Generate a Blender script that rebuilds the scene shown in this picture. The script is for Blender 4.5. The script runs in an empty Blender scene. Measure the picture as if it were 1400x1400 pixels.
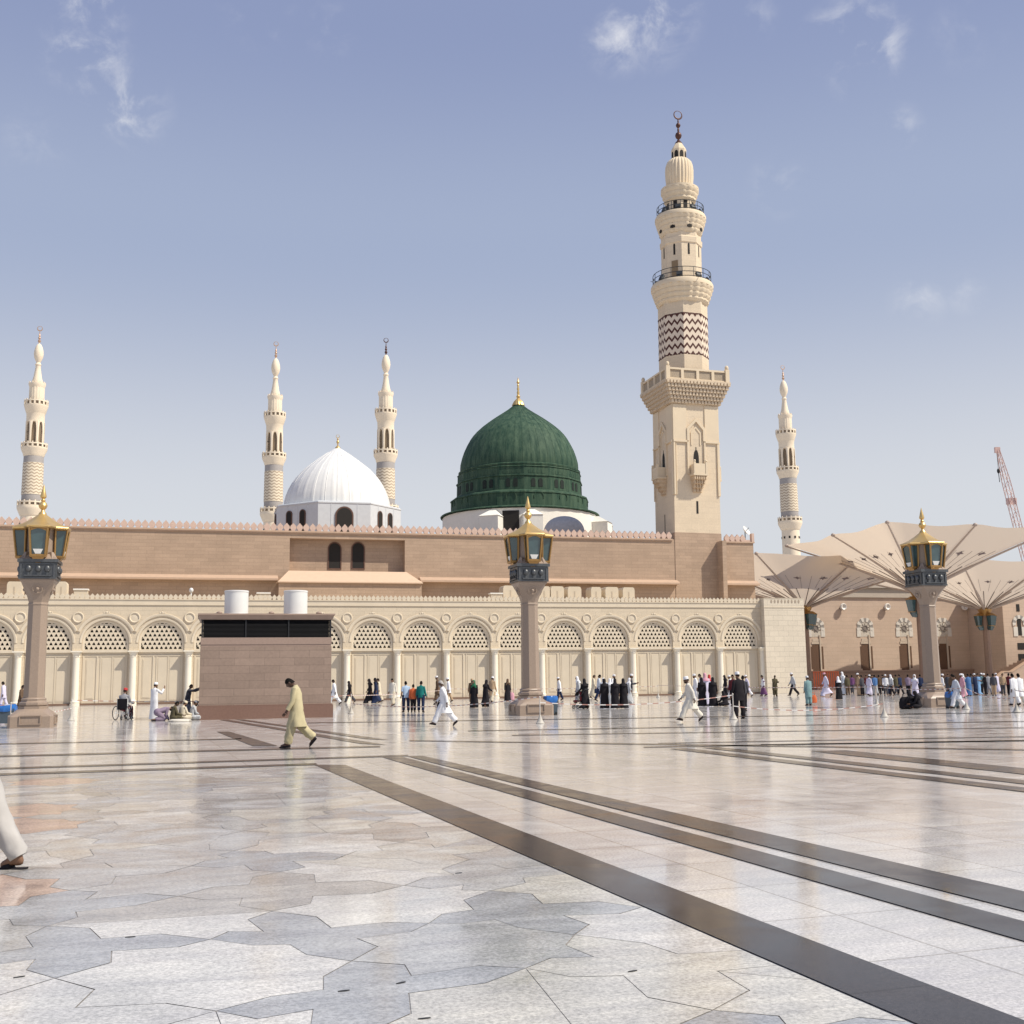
import bpy, bmesh, math, random
from mathutils import Matrix, Vector, Quaternion
random.seed(11)
S = bpy.context.scene
COL = S.collection
R_ = math.radians
TAU = math.tau

# ------------------------------------------------------------------ camera
PAVE = math.radians(18.6)                   # heading of the paving
EYE = 1.6
FPX = 1564.0                                   # focal length in pixels of the 1400 px photograph
CR = Matrix.Rotation(R_(90 + 8.29), 3, 'X') @ Matrix.Rotation(R_(-0.72), 3, 'Z')
cam_d = bpy.data.cameras.new('camera')
cam_d.sensor_width = 36.0
cam_d.lens = FPX / 1400.0 * 36.0
cam_d.clip_start = 0.1
cam_d.clip_end = 6000.0
cam = bpy.data.objects.new('camera', cam_d)
COL.objects.link(cam)
cam.matrix_world = Matrix.Translation((0, 0, EYE)) @ CR.to_4x4()
S.camera = cam

# ------------------------------------------------------------------ light
TH = math.atan(0.274)                          # heading of the facade
SUN_AZ = R_(70.0)                              # from -Y (behind the camera) towards +X
SUN_EL = R_(50.0)
sdir = Vector((math.sin(SUN_AZ) * math.cos(SUN_EL), -math.cos(SUN_AZ) * math.cos(SUN_EL), math.sin(SUN_EL)))
sun_d = bpy.data.lights.new('sun', 'SUN')
sun_d.energy = 5.0
sun_d.angle = R_(0.53)
sun_d.color = (1.0, 0.93, 0.80)
sun = bpy.data.objects.new('sun', sun_d)
COL.objects.link(sun)
sun.rotation_euler = sdir.to_track_quat('Z', 'Y').to_euler()
S.view_settings.view_transform = 'Standard'
S.view_settings.look = 'None'
S.view_settings.exposure = 0.0
S.view_settings.gamma = 1.0

W = bpy.data.worlds.new("World")
S.world = W
W.use_nodes = True
def build_world():
    nt = W.node_tree
    nt.nodes.clear()
    N = nt.nodes.new
    L = nt.links.new
    out = N('ShaderNodeOutputWorld')
    bg = N('ShaderNodeBackground')
    bg.inputs['Strength'].default_value = 0.085
    sky = N('ShaderNodeTexSky')
    sky.sky_type = 'NISHITA'
    sky.sun_disc = False
    sky.sun_elevation = SUN_EL
    sky.sun_rotation = math.atan2(sdir.x, sdir.y)
    sky.altitude = 600
    sky.air_density = 1.0
    sky.dust_density = 2.6
    sky.ozone_density = 2.0
    geo = N('ShaderNodeTexCoord')
    # thin desert veil: greys the sky slightly, more towards the horizon
    sep = N('ShaderNodeSeparateXYZ'); L(geo.outputs['Generated'], sep.inputs[0])
    ramp = N('ShaderNodeValToRGB'); ramp.color_ramp.interpolation = 'EASE'
    K = 10.0
    stops = [(0.0, (8.9, 9.0, 9.2)), (0.13, (9.2, 9.35, 9.75)), (0.37, (5.1, 5.9, 8.0)), (0.53, (3.75, 4.45, 7.0)), (1.0, (2.0, 2.8, 5.4))]
    e = ramp.color_ramp.elements
    e[0].position = stops[0][0]; e[0].color = (*[q / K for q in stops[0][1]], 1)
    e[1].position = 1.0; e[1].color = (*[q / K for q in stops[-1][1]], 1)
    for p_, c_ in stops[1:-1]:
        k = e.new(p_); k.color = (*[q / K for q in c_], 1)
    L(sep.outputs['Z'], ramp.inputs[0])
    sc = N('ShaderNodeVectorMath'); sc.operation = 'SCALE'; sc.inputs['Scale'].default_value = K
    L(ramp.outputs[0], sc.inputs[0])
    veil = N('ShaderNodeMix'); veil.data_type = 'RGBA'
    veil.inputs['Factor'].default_value = 0.8
    L(sky.outputs[0], veil.inputs['A'])
    L(sc.outputs[0], veil.inputs['B'])
    # wisps of cloud
    mp = N('ShaderNodeMapping'); mp.inputs['Scale'].default_value = (1.0, 1.0, 1.25)
    L(geo.outputs['Generated'], mp.inputs[0])
    nz = N('ShaderNodeTexNoise'); nz.inputs['Scale'].default_value = 26.0
    nz.inputs['Detail'].default_value = 7.0; nz.inputs['Roughness'].default_value = 0.62
    nz.inputs['Distortion'].default_value = 0.3
    L(mp.outputs[0], nz.inputs['Vector'])
    cr = N('ShaderNodeMapRange'); cr.interpolation_type = 'SMOOTHSTEP'
    cr.inputs['From Min'].default_value = 0.44; cr.inputs['From Max'].default_value = 0.78
    L(nz.outputs['Fac'], cr.inputs['Value'])
    spots = [((172, 143), .034, 1.0), ((118, 74), .034, .85), ((122, 2), .032, .9), ((352, 12), .03, .35), ((450, 42), .022, .45),
             ((885, 15), .044, .9), ((845, 55), .028, .85), ((1025, 22), .022, .4), ((1178, 55), .038, 1.0), ((1130, 45), .02, .55),
             ((1228, 176), .020, .6), ((1065, 255), .026, .4), ((1256, 408), .024, .5), ((1165, 100), .02, .45), ((1320, 400), .018, .3), ((45, 190), .03, .2), ((1320,40),.03,.2)]
    tot = None
    for (px, py), rad, amp in spots:
        d = ray(px, py)
        vm = N('ShaderNodeVectorMath'); vm.operation = 'DISTANCE'
        nv = N('ShaderNodeVectorMath'); nv.operation = 'NORMALIZE'
        L(geo.outputs['Generated'], nv.inputs[0])
        L(nv.outputs[0], vm.inputs[0]); vm.inputs[1].default_value = d
        m = N('ShaderNodeMapRange'); m.interpolation_type = 'SMOOTHSTEP'
        m.inputs['From Min'].default_value = 0.0; m.inputs['From Max'].default_value = rad * 1.25
        m.inputs['To Min'].default_value = amp; m.inputs['To Max'].default_value = 0.0
        L(vm.outputs['Value'], m.inputs['Value'])
        if tot is None: tot = m.outputs[0]
        else:
            a = N('ShaderNodeMath'); a.operation = 'MAXIMUM'
            L(tot, a.inputs[0]); L(m.outputs[0], a.inputs[1]); tot = a.outputs[0]
    mu = N('ShaderNodeMath'); mu.operation = 'MULTIPLY'
    L(tot, mu.inputs[0]); L(cr.outputs[0], mu.inputs[1])
    cm = N('ShaderNodeMix'); cm.data_type = 'RGBA'
    L(mu.outputs[0], cm.inputs['Factor']); L(veil.outputs['Result'], cm.inputs['A'])
    cm.inputs['B'].default_value = (9.6, 9.7, 10.2, 1)
    L(cm.outputs['Result'], bg.inputs['Color'])
    L(bg.outputs[0], out.inputs[0])

# ------------------------------------------------------------------ pixel -> place
def ray(x, y):
    d = CR @ Vector(((x - 700) / FPX, -(y - 700) / FPX, -1.0))
    return d.normalized()
def at_ground(x, y, z=0.0):
    d = ray(x, y)
    return Vector((0, 0, EYE)) + d * ((z - EYE) / d.z)
def at_depth(x, y, Y):
    d = ray(x, y)
    return Vector((0, 0, EYE)) + d * (Y / d.y)
FACE = Matrix.Translation((0, 96.98, 0)) @ Matrix.Rotation(TH, 4, 'Z')   # facade frame: x along, y away, z up
FINV = FACE.inverted()
def at_wall(x, y, ly):
    """place on the plane ly metres behind the arcade face, in facade coordinates"""
    o = FINV @ Vector((0, 0, EYE)); d = FINV.to_3x3() @ ray(x, y)
    return o + d * ((ly - o.y) / d.y)
def fw(p): return FACE @ Vector(p)
build_world()

# ------------------------------------------------------------------ materials
MATS = {}
def _nodes(name):
    m = bpy.data.materials.new(name); m.use_nodes = True
    nt = m.node_tree
    b = nt.nodes['Principled BSDF']
    return m, nt, b
def plain(name, col, rough=0.6, metal=0.0, var=0.06, nscale=3.0, bump=0.0, spec=0.5, coat=0.0):
    if name in MATS: return MATS[name]
    m, nt, b = _nodes(name)
    N = nt.nodes.new; L = nt.links.new
    tc = N('ShaderNodeTexCoord')
    nz = N('ShaderNodeTexNoise'); nz.inputs['Scale'].default_value = nscale; nz.inputs['Detail'].default_value = 5
    L(tc.outputs['Object'], nz.inputs['Vector'])
    mr = N('ShaderNodeMapRange'); mr.inputs['From Min'].default_value = .25; mr.inputs['From Max'].default_value = .75
    mr.inputs['To Min'].default_value = 1 - var; mr.inputs['To Max'].default_value = 1 + var
    L(nz.outputs['Fac'], mr.inputs['Value'])
    vm = N('ShaderNodeVectorMath'); vm.operation = 'SCALE'
    vm.inputs[0].default_value = col[:3]; L(mr.outputs[0], vm.inputs['Scale'])
    L(vm.outputs[0], b.inputs['Base Color'])
    b.inputs['Roughness'].default_value = rough; b.inputs['Metallic'].default_value = metal
    b.inputs['Specular IOR Level'].default_value = spec
    b.inputs['Coat Weight'].default_value = coat
    if bump:
        bp = N('ShaderNodeBump'); bp.inputs['Strength'].default_value = bump; bp.inputs['Distance'].default_value = .02
        L(nz.outputs['Fac'], bp.inputs['Height']); L(bp.outputs[0], b.inputs['Normal'])
    MATS[name] = m
    return m
def masonry(name, col, bw, rh, mortar=.012, var=.07, rough=.8, joint=.78, bump=.35, spec=.3, stain=.10, offset=.5):
    """coursed stone: blocks bw x rh metres, on any upright face"""
    m, nt, b = _nodes(name)
    N = nt.nodes.new; L = nt.links.new
    tc = N('ShaderNodeTexCoord')
    sp = N('ShaderNodeSeparateXYZ'); L(tc.outputs['Object'], sp.inputs[0])
    ad = N('ShaderNodeMath'); ad.operation = 'ADD'; L(sp.outputs['X'], ad.inputs[0]); L(sp.outputs['Y'], ad.inputs[1])
    cb = N('ShaderNodeCombineXYZ'); L(ad.outputs[0], cb.inputs['X']); L(sp.outputs['Z'], cb.inputs['Y'])
    br = N('ShaderNodeTexBrick'); L(cb.outputs[0], br.inputs['Vector'])
    br.offset = offset
    br.inputs['Scale'].default_value = 1.0; br.inputs['Brick Width'].default_value = bw; br.inputs['Row Height'].default_value = rh
    br.inputs['Mortar Size'].default_value = mortar; br.inputs['Mortar Smooth'].default_value = .3
    c = Vector(col[:3])
    br.inputs['Color1'].default_value = (*(c * (1 + var)), 1); br.inputs['Color2'].default_value = (*(c * (1 - var)), 1)
    br.inputs['Mortar'].default_value = (*(c * joint), 1)
    nz = N('ShaderNodeTexNoise'); nz.inputs['Scale'].default_value = .35; nz.inputs['Detail'].default_value = 6; nz.inputs['Roughness'].default_value = .65
    L(tc.outputs['Object'], nz.inputs['Vector'])
    mr = N('ShaderNodeMapRange'); mr.inputs['From Min'].default_value = .3; mr.inputs['From Max'].default_value = .7
    mr.inputs['To Min'].default_value = 1 - stain; mr.inputs['To Max'].default_value = 1 + stain
    L(nz.outputs['Fac'], mr.inputs['Value'])
    n2 = N('ShaderNodeTexNoise'); n2.inputs['Scale'].default_value = 9; n2.inputs['Detail'].default_value = 4
    L(tc.outputs['Object'], n2.inputs['Vector'])
    m2 = N('ShaderNodeMapRange'); m2.inputs['From Min'].default_value = .3; m2.inputs['From Max'].default_value = .7
    m2.inputs['To Min'].default_value = .94; m2.inputs['To Max'].default_value = 1.06
    L(n2.outputs['Fac'], m2.inputs['Value'])
    mm = N('ShaderNodeMath'); mm.operation = 'MULTIPLY'; L(mr.outputs[0], mm.inputs[0]); L(m2.outputs[0], mm.inputs[1])
    vm = N('ShaderNodeVectorMath'); vm.operation = 'SCALE'; L(br.outputs['Color'], vm.inputs[0]); L(mm.outputs[0], vm.inputs['Scale'])
    L(vm.outputs[0], b.inputs['Base Color'])
    b.inputs['Roughness'].default_value = rough; b.inputs['Specular IOR Level'].default_value = spec
    bp = N('ShaderNodeBump'); bp.inputs['Strength'].default_value = bump; bp.inputs['Distance'].default_value = .02; bp.invert = True
    L(br.outputs['Fac'], bp.inputs['Height']); L(bp.outputs[0], b.inputs['Normal'])
    MATS[name] = m
    return m
def marble(name, col, rough=.12, vein=.12, joints=None, tint=(.8, .8, .85), stretch=(1, 5, 1), spec=.5):
    """polished slab in world coordinates turned with the paving"""
    m, nt, b = _nodes(name)
    N = nt.nodes.new; L = nt.links.new
    geo = N('ShaderNodeNewGeometry')
    mp = N('ShaderNodeMapping'); mp.inputs['Rotation'].default_value = (0, 0, -PAVE)
    L(geo.outputs['Position'], mp.inputs[0])
    m3 = N('ShaderNodeMapping'); m3.inputs['Scale'].default_value = stretch; L(mp.outputs[0], m3.inputs[0])
    nz = N('ShaderNodeTexNoise'); nz.inputs['Scale'].default_value = .7; nz.inputs['Detail'].default_value = 9; nz.inputs['Roughness'].default_value = .68; nz.inputs['Distortion'].default_value = .5
    L(m3.outputs[0], nz.inputs['Vector'])
    fine = N('ShaderNodeTexNoise'); fine.inputs['Scale'].default_value = 42; fine.inputs['Detail'].default_value = 5; fine.inputs['Roughness'].default_value = .75
    L(mp.outputs[0], fine.inputs['Vector'])
    mr = N('ShaderNodeMapRange'); mr.inputs['From Min'].default_value = .32; mr.inputs['From Max'].default_value = .68
    L(nz.outputs['Fac'], mr.inputs['Value'])
    mix = N('ShaderNodeMix'); mix.data_type = 'RGBA'; L(mr.outputs[0], mix.inputs['Factor'])
    c = Vector(col)
    mix.inputs['A'].default_value = (c.x * (1 - vein) * tint[0] / .85, c.y * (1 - vein) * tint[1] / .85, c.z * (1 - vein) * tint[2] / .85, 1)
    mix.inputs['B'].default_value = (*(c * (1 + vein * .6)), 1)
    mf = N('ShaderNodeMapRange'); mf.inputs['From Min'].default_value = .36; mf.inputs['From Max'].default_value = .64
    mf.inputs['To Min'].default_value = .66; mf.inputs['To Max'].default_value = 1.26
    L(fine.outputs['Fac'], mf.inputs['Value'])
    vm = N('ShaderNodeVectorMath'); vm.operation = 'SCALE'; L(mix.outputs['Result'], vm.inputs[0]); L(mf.outputs[0], vm.inputs['Scale'])
    last = vm.outputs[0]
    big = N('ShaderNodeTexNoise'); big.inputs['Scale'].default_value = .9; big.inputs['Detail'].default_value = 6; big.inputs['Roughness'].default_value = .6; big.inputs['Distortion'].default_value = 1.5
    L(mp.outputs[0], big.inputs['Vector'])
    mb_ = N('ShaderNodeMapRange'); mb_.inputs['From Min'].default_value = .3; mb_.inputs['From Max'].default_value = .7
    mb_.inputs['To Min'].default_value = .84; mb_.inputs['To Max'].default_value = 1.10
    L(big.outputs['Fac'], mb_.inputs['Value'])
    vb = N('ShaderNodeVectorMath'); vb.operation = 'SCALE'; L(last, vb.inputs[0]); L(mb_.outputs[0], vb.inputs['Scale']); last = vb.outputs[0]
    if joints:
        br = N('ShaderNodeTexBrick'); L(mp.outputs[0], br.inputs['Vector']); br.offset = 0.0
        br.inputs['Scale'].default_value = 1; br.inputs['Brick Width'].default_value = joints[0]; br.inputs['Row Height'].default_value = joints[1]
        br.inputs['Mortar Size'].default_value = .012; br.inputs['Mortar Smooth'].default_value = .2
        br.inputs['Color1'].default_value = (1.04, 1.04, 1.04, 1); br.inputs['Color2'].default_value = (.9, .9, .91, 1); br.inputs['Mortar'].default_value = (.62, .6, .57, 1)
        v2 = N('ShaderNodeVectorMath'); v2.operation = 'MULTIPLY'; L(last, v2.inputs[0]); L(br.outputs['Color'], v2.inputs[1]); last = v2.outputs[0]
    L(last, b.inputs['Base Color'])
    rr = N('ShaderNodeMapRange'); rr.inputs['From Min'].default_value = .3; rr.inputs['From Max'].default_value = .7; rr.inputs['To Min'].default_value = rough * .55; rr.inputs['To Max'].default_value = rough * 1.7
    L(big.outputs['Fac'], rr.inputs['Value']); L(rr.outputs[0], b.inputs['Roughness'])
    b.inputs['Specular IOR Level'].default_value = spec
    MATS[name] = m
    return m
PAVE = R_(18.6)

cream = masonry('cream_stone', (.61, .515, .385), 1.05, .36, .012, var=.03, joint=.84, stain=.05)
cream_p = plain('cream_plaster', (.65, .56, .43), .7, var=.05, nscale=1.2, spec=.3)
door_m = plain('cream_door', (.62, .535, .41), .6, var=.05, nscale=.8, spec=.3)
pink = masonry('pink_granite', (.425, .308, .222), 1.25, .30, .012, var=.06, joint=.78, stain=.11)
pinktrim = plain('pink_trim', (.49, .345, .245), .7, var=.06)
merlon_m = plain('pale_pink_stone', (.58, .42, .34), .75, var=.06)
boxstone = masonry('brown_granite', (.29, .215, .172), 1.3, .33, .012, var=.08, joint=.80, stain=.13)
plinth_m = plain('red_granite', (.20, .115, .085), .4, var=.10, nscale=12)
minstone = masonry('minaret_stone', (.68, .56, .41), 1.2, .55, .010, var=.025, joint=.88, stain=.06)
minplain = plain('minaret_plain_stone', (.70, .58, .42), .75, var=.05, nscale=.8, spec=.3)
darkhole = plain('dark_opening', (.015, .012, .010), .8, var=.1)
brownwood = plain('brown_wood', (.11, .055, .028), .6, var=.15, nscale=6)
bronze_dark = plain('dark_bronze', (.09, .035, .022), .45, metal=.35, var=.15)
gold = plain('gilded_metal', (.68, .47, .19), .38, metal=.62, var=.08)
gold_dim = plain('brass_frame', (.40, .235, .085), .42, metal=.7, var=.12, nscale=8)
bluebronze = plain('grey_bronze_panel', (.11, .115, .12), .42, metal=.55, var=.2, nscale=14)
lampstone = plain('lamp_granite', (.31, .235, .18), .42, var=.12, nscale=26)
glass_m = plain('lantern_glass', (.045, .085, .09), .06, var=.25, nscale=2, spec=1.0)
whitebulb = plain('lamp_reflector', (.75, .75, .72), .3, var=.03)
whitemetal = plain('white_metal', (.72, .72, .70), .45, var=.04)
black_m = plain('black_louvre', (.010, .010, .012), .5, var=.1)
wdome_m = plain('white_dome_sheet', (.76, .75, .72), .42, var=.04, nscale=1.5)
wwall_m = plain('grey_white_panel', (.58, .60, .62), .6, var=.05)
whitewash = plain('whitewash', (.80, .77, .70), .8, var=.04)
leadgrey = plain('lead_sheet', (.44, .43, .43), .7, var=.12, nscale=4)
brownframe = plain('brown_frame', (.12, .06, .04), .6)
rail_m = plain('dark_rail', (.03, .035, .04), .5)
fabric = plain('umbrella_fabric', (.62, .47, .36), .8, var=.04, nscale=.6, spec=.1)
steelarm = plain('umbrella_arm', (.42, .34, .29), .5, var=.05)
ornament_m = plain('umbrella_ornament', (.16, .12, .12), .7)
redmetal = plain('crane_hazed_paint', (.60, .40, .35), .5, var=.2)  # pale tint, distance haze mixed into the crane colours
whitecrane = plain('crane_hazed_white', (.75, .6, .55), .5)
orange_m = plain('orange_plastic', (.75, .16, .05), .5)
blue_m = plain('blue_plastic', (.02, .13, .42), .35, var=.15, nscale=8)
bin_m = plain('grey_blue_plastic', (.06, .085, .11), .5, var=.1)
rubber = plain('black_rubber', (.012, .012, .013), .5)
tape_w = plain('white_tape', (.74, .72, .69), .5)
tape_r = plain('red_tape', (.46, .24, .20), .5)

def green_mat():
    m, nt, b = _nodes('green_dome_paint')
    N = nt.nodes.new; L = nt.links.new
    tc = N('ShaderNodeTexCoord')
    mp = N('ShaderNodeMapping'); mp.inputs['Scale'].default_value = (2.2, 2.2, .25); L(tc.outputs['Object'], mp.inputs[0])
    nz = N('ShaderNodeTexNoise'); nz.inputs['Scale'].default_value = 1.0; nz.inputs['Detail'].default_value = 8; nz.inputs['Roughness'].default_value = .7
    L(mp.outputs[0], nz.inputs['Vector'])
    mr = N('ShaderNodeMapRange'); mr.inputs['From Min'].default_value = .35; mr.inputs['From Max'].default_value = .72
    L(nz.outputs['Fac'], mr.inputs['Value'])
    mix = N('ShaderNodeMix'); mix.data_type = 'RGBA'; L(mr.outputs[0], mix.inputs['Factor'])
    mix.inputs['A'].default_value = (.017, .050, .034, 1); mix.inputs['B'].default_value = (.085, .135, .085, 1)
    L(mix.outputs['Result'], b.inputs['Base Color']); b.inputs['Roughness'].default_value = .7; b.inputs['Specular IOR Level'].default_value = .2
    MATS['green'] = m
    return m
green_m = green_mat()
def chevron_mat(name, light, dark, n_up, waves, z0, duty):
    """zigzag courses around a round or eight sided shaft, z0 = height of the first course in object space"""
    m, nt, b = _nodes(name)
    N = nt.nodes.new; L = nt.links.new
    def M(op, a, bb=None):
        n = N('ShaderNodeMath'); n.operation = op
        for i, v in enumerate((a, bb)):
            if v is None: continue
            if isinstance(v, (int, float)): n.inputs[i].default_value = v
            else: L(v, n.inputs[i])
        return n.outputs[0]
    tc = N('ShaderNodeTexCoord')
    sp = N('ShaderNodeSeparateXYZ'); L(tc.outputs['Object'], sp.inputs[0])
    an = M('DIVIDE', M('ARCTAN2', sp.outputs['Y'], sp.outputs['X']), TAU)
    tri = M('PINGPONG', M('MULTIPLY', M('ADD', an, 1.0), waves * 1.0), .5)
    zz = M('DIVIDE', M('SUBTRACT', sp.outputs['Z'], z0), n_up)
    fr = M('FRACT', M('ADD', M('ADD', zz, tri), 20.0))
    st = M('LESS_THAN', fr, duty)
    mix = N('ShaderNodeMix'); mix.data_type = 'RGBA'; L(st, mix.inputs['Factor'])
    mix.inputs['A'].default_value = (*light, 1); mix.inputs['B'].default_value = (*dark, 1)
    L(mix.outputs['Result'], b.inputs['Base Color']); b.inputs['Roughness'].default_value = .7
    return m

# ------------------------------------------------------------------ mesh builder
class MB:
    def __init__(s): s.v = []; s.f = []; s.m = []
    def add(s, vs, fs, mi=0, M=None):
        o = len(s.v)
        for p in vs:
            p = Vector(p)
            s.v.append(M @ p if M is not None else p)
        for f in fs:
            s.f.append([o + i for i in f]); s.m.append(mi)
        return s
    def box(s, x0, x1, y0, y1, z0, z1, mi=0, M=None):
        return s.add([(x0, y0, z0), (x1, y0, z0), (x1, y1, z0), (x0, y1, z0), (x0, y0, z1), (x1, y0, z1), (x1, y1, z1), (x0, y1, z1)],
                     [(0, 3, 2, 1), (4, 5, 6, 7), (0, 1, 5, 4), (1, 2, 6, 5), (2, 3, 7, 6), (3, 0, 4, 7)], mi, M)
    def frustum(s, a, b, mi=0, M=None):
        """a, b = (x0,x1,y0,y1,z) lower and upper rectangle"""
        x0, x1, y0, y1, z = a; X0, X1, Y0, Y1, Z = b
        return s.add([(x0, y0, z), (x1, y0, z), (x1, y1, z), (x0, y1, z), (X0, Y0, Z), (X1, Y0, Z), (X1, Y1, Z), (X0, Y1, Z)],
                     [(0, 3, 2, 1), (4, 5, 6, 7), (0, 1, 5, 4), (1, 2, 6, 5), (2, 3, 7, 6), (3, 0, 4, 7)], mi, M)
    def prism(s, poly, y0, y1, mi=0, M=None):
        """outline in x,z pushed from y0 (front) to y1"""
        n = len(poly)
        vs = [(x, y0, z) for x, z in poly] + [(x, y1, z) for x, z in poly]
        fs = [tuple(range(n)), tuple(range(2 * n - 1, n - 1, -1))]
        fs += [(i, i + n, (i + 1) % n + n, (i + 1) % n) for i in range(n)]
        return s.add(vs, fs, mi, M)
    def slab(s, poly, z0, z1, mi=0, M=None):
        n = len(poly)
        vs = [(x, y, z0) for x, y in poly] + [(x, y, z1) for x, y in poly]
        fs = [tuple(range(n - 1, -1, -1)), tuple(range(n, 2 * n))]
        fs += [(i, (i + 1) % n, (i + 1) % n + n, i + n) for i in range(n)]
        return s.add(vs, fs, mi, M)
    def rings(s, rr, cap0=True, cap1=True, mi=0, M=None):
        n = len(rr[0]); vs = [p for r in rr for p in r]; fs = []
        for k in range(len(rr) - 1):
            for i in range(n):
                j = (i + 1) % n
                fs.append((k * n + i, k * n + j, (k + 1) * n + j, (k + 1) * n + i))
        if cap0: fs.append(tuple(range(n - 1, -1, -1)))
        if cap1: fs.append(tuple((len(rr) - 1) * n + i for i in range(n)))
        return s.add(vs, fs, mi, M)
    def lathe(s, prof, seg=32, c=(0, 0), ph=0.0, mi=0, cap0=True, cap1=True, M=None, mod=None):
        rr = []
        for r, z in prof:
            ring = []
            for i in range(seg):
                a = ph + TAU * i / seg
                q = r * (mod(a, z) if mod else 1.0)
                ring.append((c[0] + q * math.cos(a), c[1] + q * math.sin(a), z))
            rr.append(ring)
        return s.rings(rr, cap0, cap1, mi, M)
    def tube(s, pts, rad, seg=8, mi=0, M=None, sx=1.0, crease=0.0):
        pts = [Vector(p) for p in pts]; rr = []
        up = Vector((0, 0, 1))
        n0 = None
        for i, p in enumerate(pts):
            t = (pts[min(i + 1, len(pts) - 1)] - pts[max(i - 1, 0)]).normalized()
            if n0 is None:
                a = up if abs(t.z) < .9 else Vector((1, 0, 0))
                n0 = (a - t * a.dot(t)).normalized()
            else: n0 = (n0 - t * n0.dot(t)).normalized()
            b = t.cross(n0)
            r = rad[i] if isinstance(rad, (list, tuple)) else rad
            rr.append([p + (n0 * math.cos(TAU * k / seg) + b * math.sin(TAU * k / seg) * sx) * (r * (1 + crease * math.sin(3 * TAU * k / seg + 1.7 * i) + crease * .7 * math.sin(5 * TAU * k / seg - 1.1 * i))) for k in range(seg)])
        return s.rings(rr, True, True, mi, M)
    def ell(s, c, r, seg=16, rows=10, mi=0, M=None):
        if isinstance(r, (int, float)): r = (r, r, r)
        rr = []
        for j in range(1, rows):
            t = -math.pi / 2 + math.pi * j / rows
            rr.append([(c[0] + r[0] * math.cos(t) * math.cos(TAU * i / seg), c[1] + r[1] * math.cos(t) * math.sin(TAU * i / seg), c[2] + r[2] * math.sin(t)) for i in range(seg)])
        n = seg; o = (rows - 1) * n
        vs = [p for q in rr for p in q] + [(c[0], c[1], c[2] - r[2]), (c[0], c[1], c[2] + r[2])]
        fs = []
        for k in range(rows - 2):
            for i in range(n): fs.append((k * n + i, k * n + (i + 1) % n, (k + 1) * n + (i + 1) % n, (k + 1) * n + i))
        for i in range(n):
            fs.append((o, (i + 1) % n, i)); fs.append((o + 1, (rows - 2) * n + i, (rows - 2) * n + (i + 1) % n))
        return s.add(vs, fs, mi, M)
    def mesh(s, name, mats, off=None, ang=38, fix=True):
        me = bpy.data.meshes.new(name)
        o = Vector(off) if off is not None else Vector((0, 0, 0))
        me.from_pydata([tuple(p - o) for p in s.v], [], s.f)
        mats = mats if isinstance(mats, (list, tuple)) else [mats]
        for m in mats: me.materials.append(m)
        me.polygons.foreach_set('material_index', s.m)
        me.polygons.foreach_set('use_smooth', [True] * len(s.f))
        if fix:
            bm = bmesh.new(); bm.from_mesh(me)
            bmesh.ops.recalc_face_normals(bm, faces=bm.faces)
            bm.to_mesh(me); bm.free()
        me.set_sharp_from_angle(angle=R_(ang))
        me.update()
        return me
    def build(s, name, mats, root=None, ang=38, fix=True, label=None):
        off = Vector(root['p_']) if root is not None and 'p_' in root.keys() else None
        me = s.mesh(name, mats, off, ang, fix)
        o = bpy.data.objects.new(name, me); COL.objects.link(o)
        if root is not None:
            o.parent = root
            if off is not None: o['p_'] = tuple(off)
        if label: o['label'] = label
        return o

ROOTS = []
def thing(name, label, cat, mat=None, p=(0, 0, 0), group=None):
    """an Empty at the base of a thing; mat = frame it stands in, p = its base in that frame (parts are drawn in that frame)"""
    o = bpy.data.objects.new(name, None); COL.objects.link(o)
    o.empty_display_size = .3
    M = mat if mat is not None else Matrix.Identity(4)
    o.matrix_world = M @ Matrix.Translation(p)
    o['p_'] = tuple(p)
    ROOTS.append(o)
    return tag(o, label, cat, group)
def tag(o, label, cat, group=None):
    o['label'] = label; o['category'] = cat
    if group: o['group'] = group
    return o
def struct(o, kind='structure', label=None):
    o['kind'] = kind
    if label: o['label'] = label
    return o
def copy_tree(o, parent=None):
    c = o.copy(); COL.objects.link(c)
    if parent is not None: c.parent = parent
    for ch in list(o.children): copy_tree(ch, c)
    return c
def arc(cx, cz, r, a0, a1, n):
    return [(cx + r * math.cos(R_(a0 + (a1 - a0) * i / n)), cz + r * math.sin(R_(a0 + (a1 - a0) * i / n))) for i in range(n + 1)]
# ------------------------------------------------------------------ the ground
def sheet(name, poly, z, mat):
    me = bpy.data.meshes.new(name)
    me.from_pydata([(x, y, z) for x, y in poly], [], [tuple(range(len(poly)))])
    me.materials.append(mat)
    bm = bmesh.new(); bm.from_mesh(me); bmesh.ops.recalc_face_normals(bm, faces=bm.faces)
    for f in bm.faces:
        if f.normal.z < 0: f.normal_flip()
    bm.to_mesh(me); bm.free()
    o = bpy.data.objects.new(name, me); COL.objects.link(o)
    return struct(o)
floor_m = marble('plaza_marble', (.625, .595, .555), .10, .13, joints=(1.15, 1.15))
dark_m = marble('dark_granite', (.052, .045, .044), .14, .10, joints=(50, 2.6), stretch=(1, 1, 1), spec=.14)
wl = [marble('marble_white', (.62, .60, .56), .14, .20), marble('marble_cream', (.575, .55, .49), .14, .20),
      marble('marble_grey', (.47, .465, .45), .14, .2), marble('marble_blue_grey', (.395, .40, .405), .16, .26),
      marble('marble_rose', (.58, .43, .345), .11, .2), marble('marble_taupe', (.44, .415, .38), .14, .26),
      marble('joint_cement', (.37, .34, .30), .3, .08)]
sheet('plaza', [(-900, -300), (900, -300), (900, 2500), (-900, 2500)], 0.0, floor_m)
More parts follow.
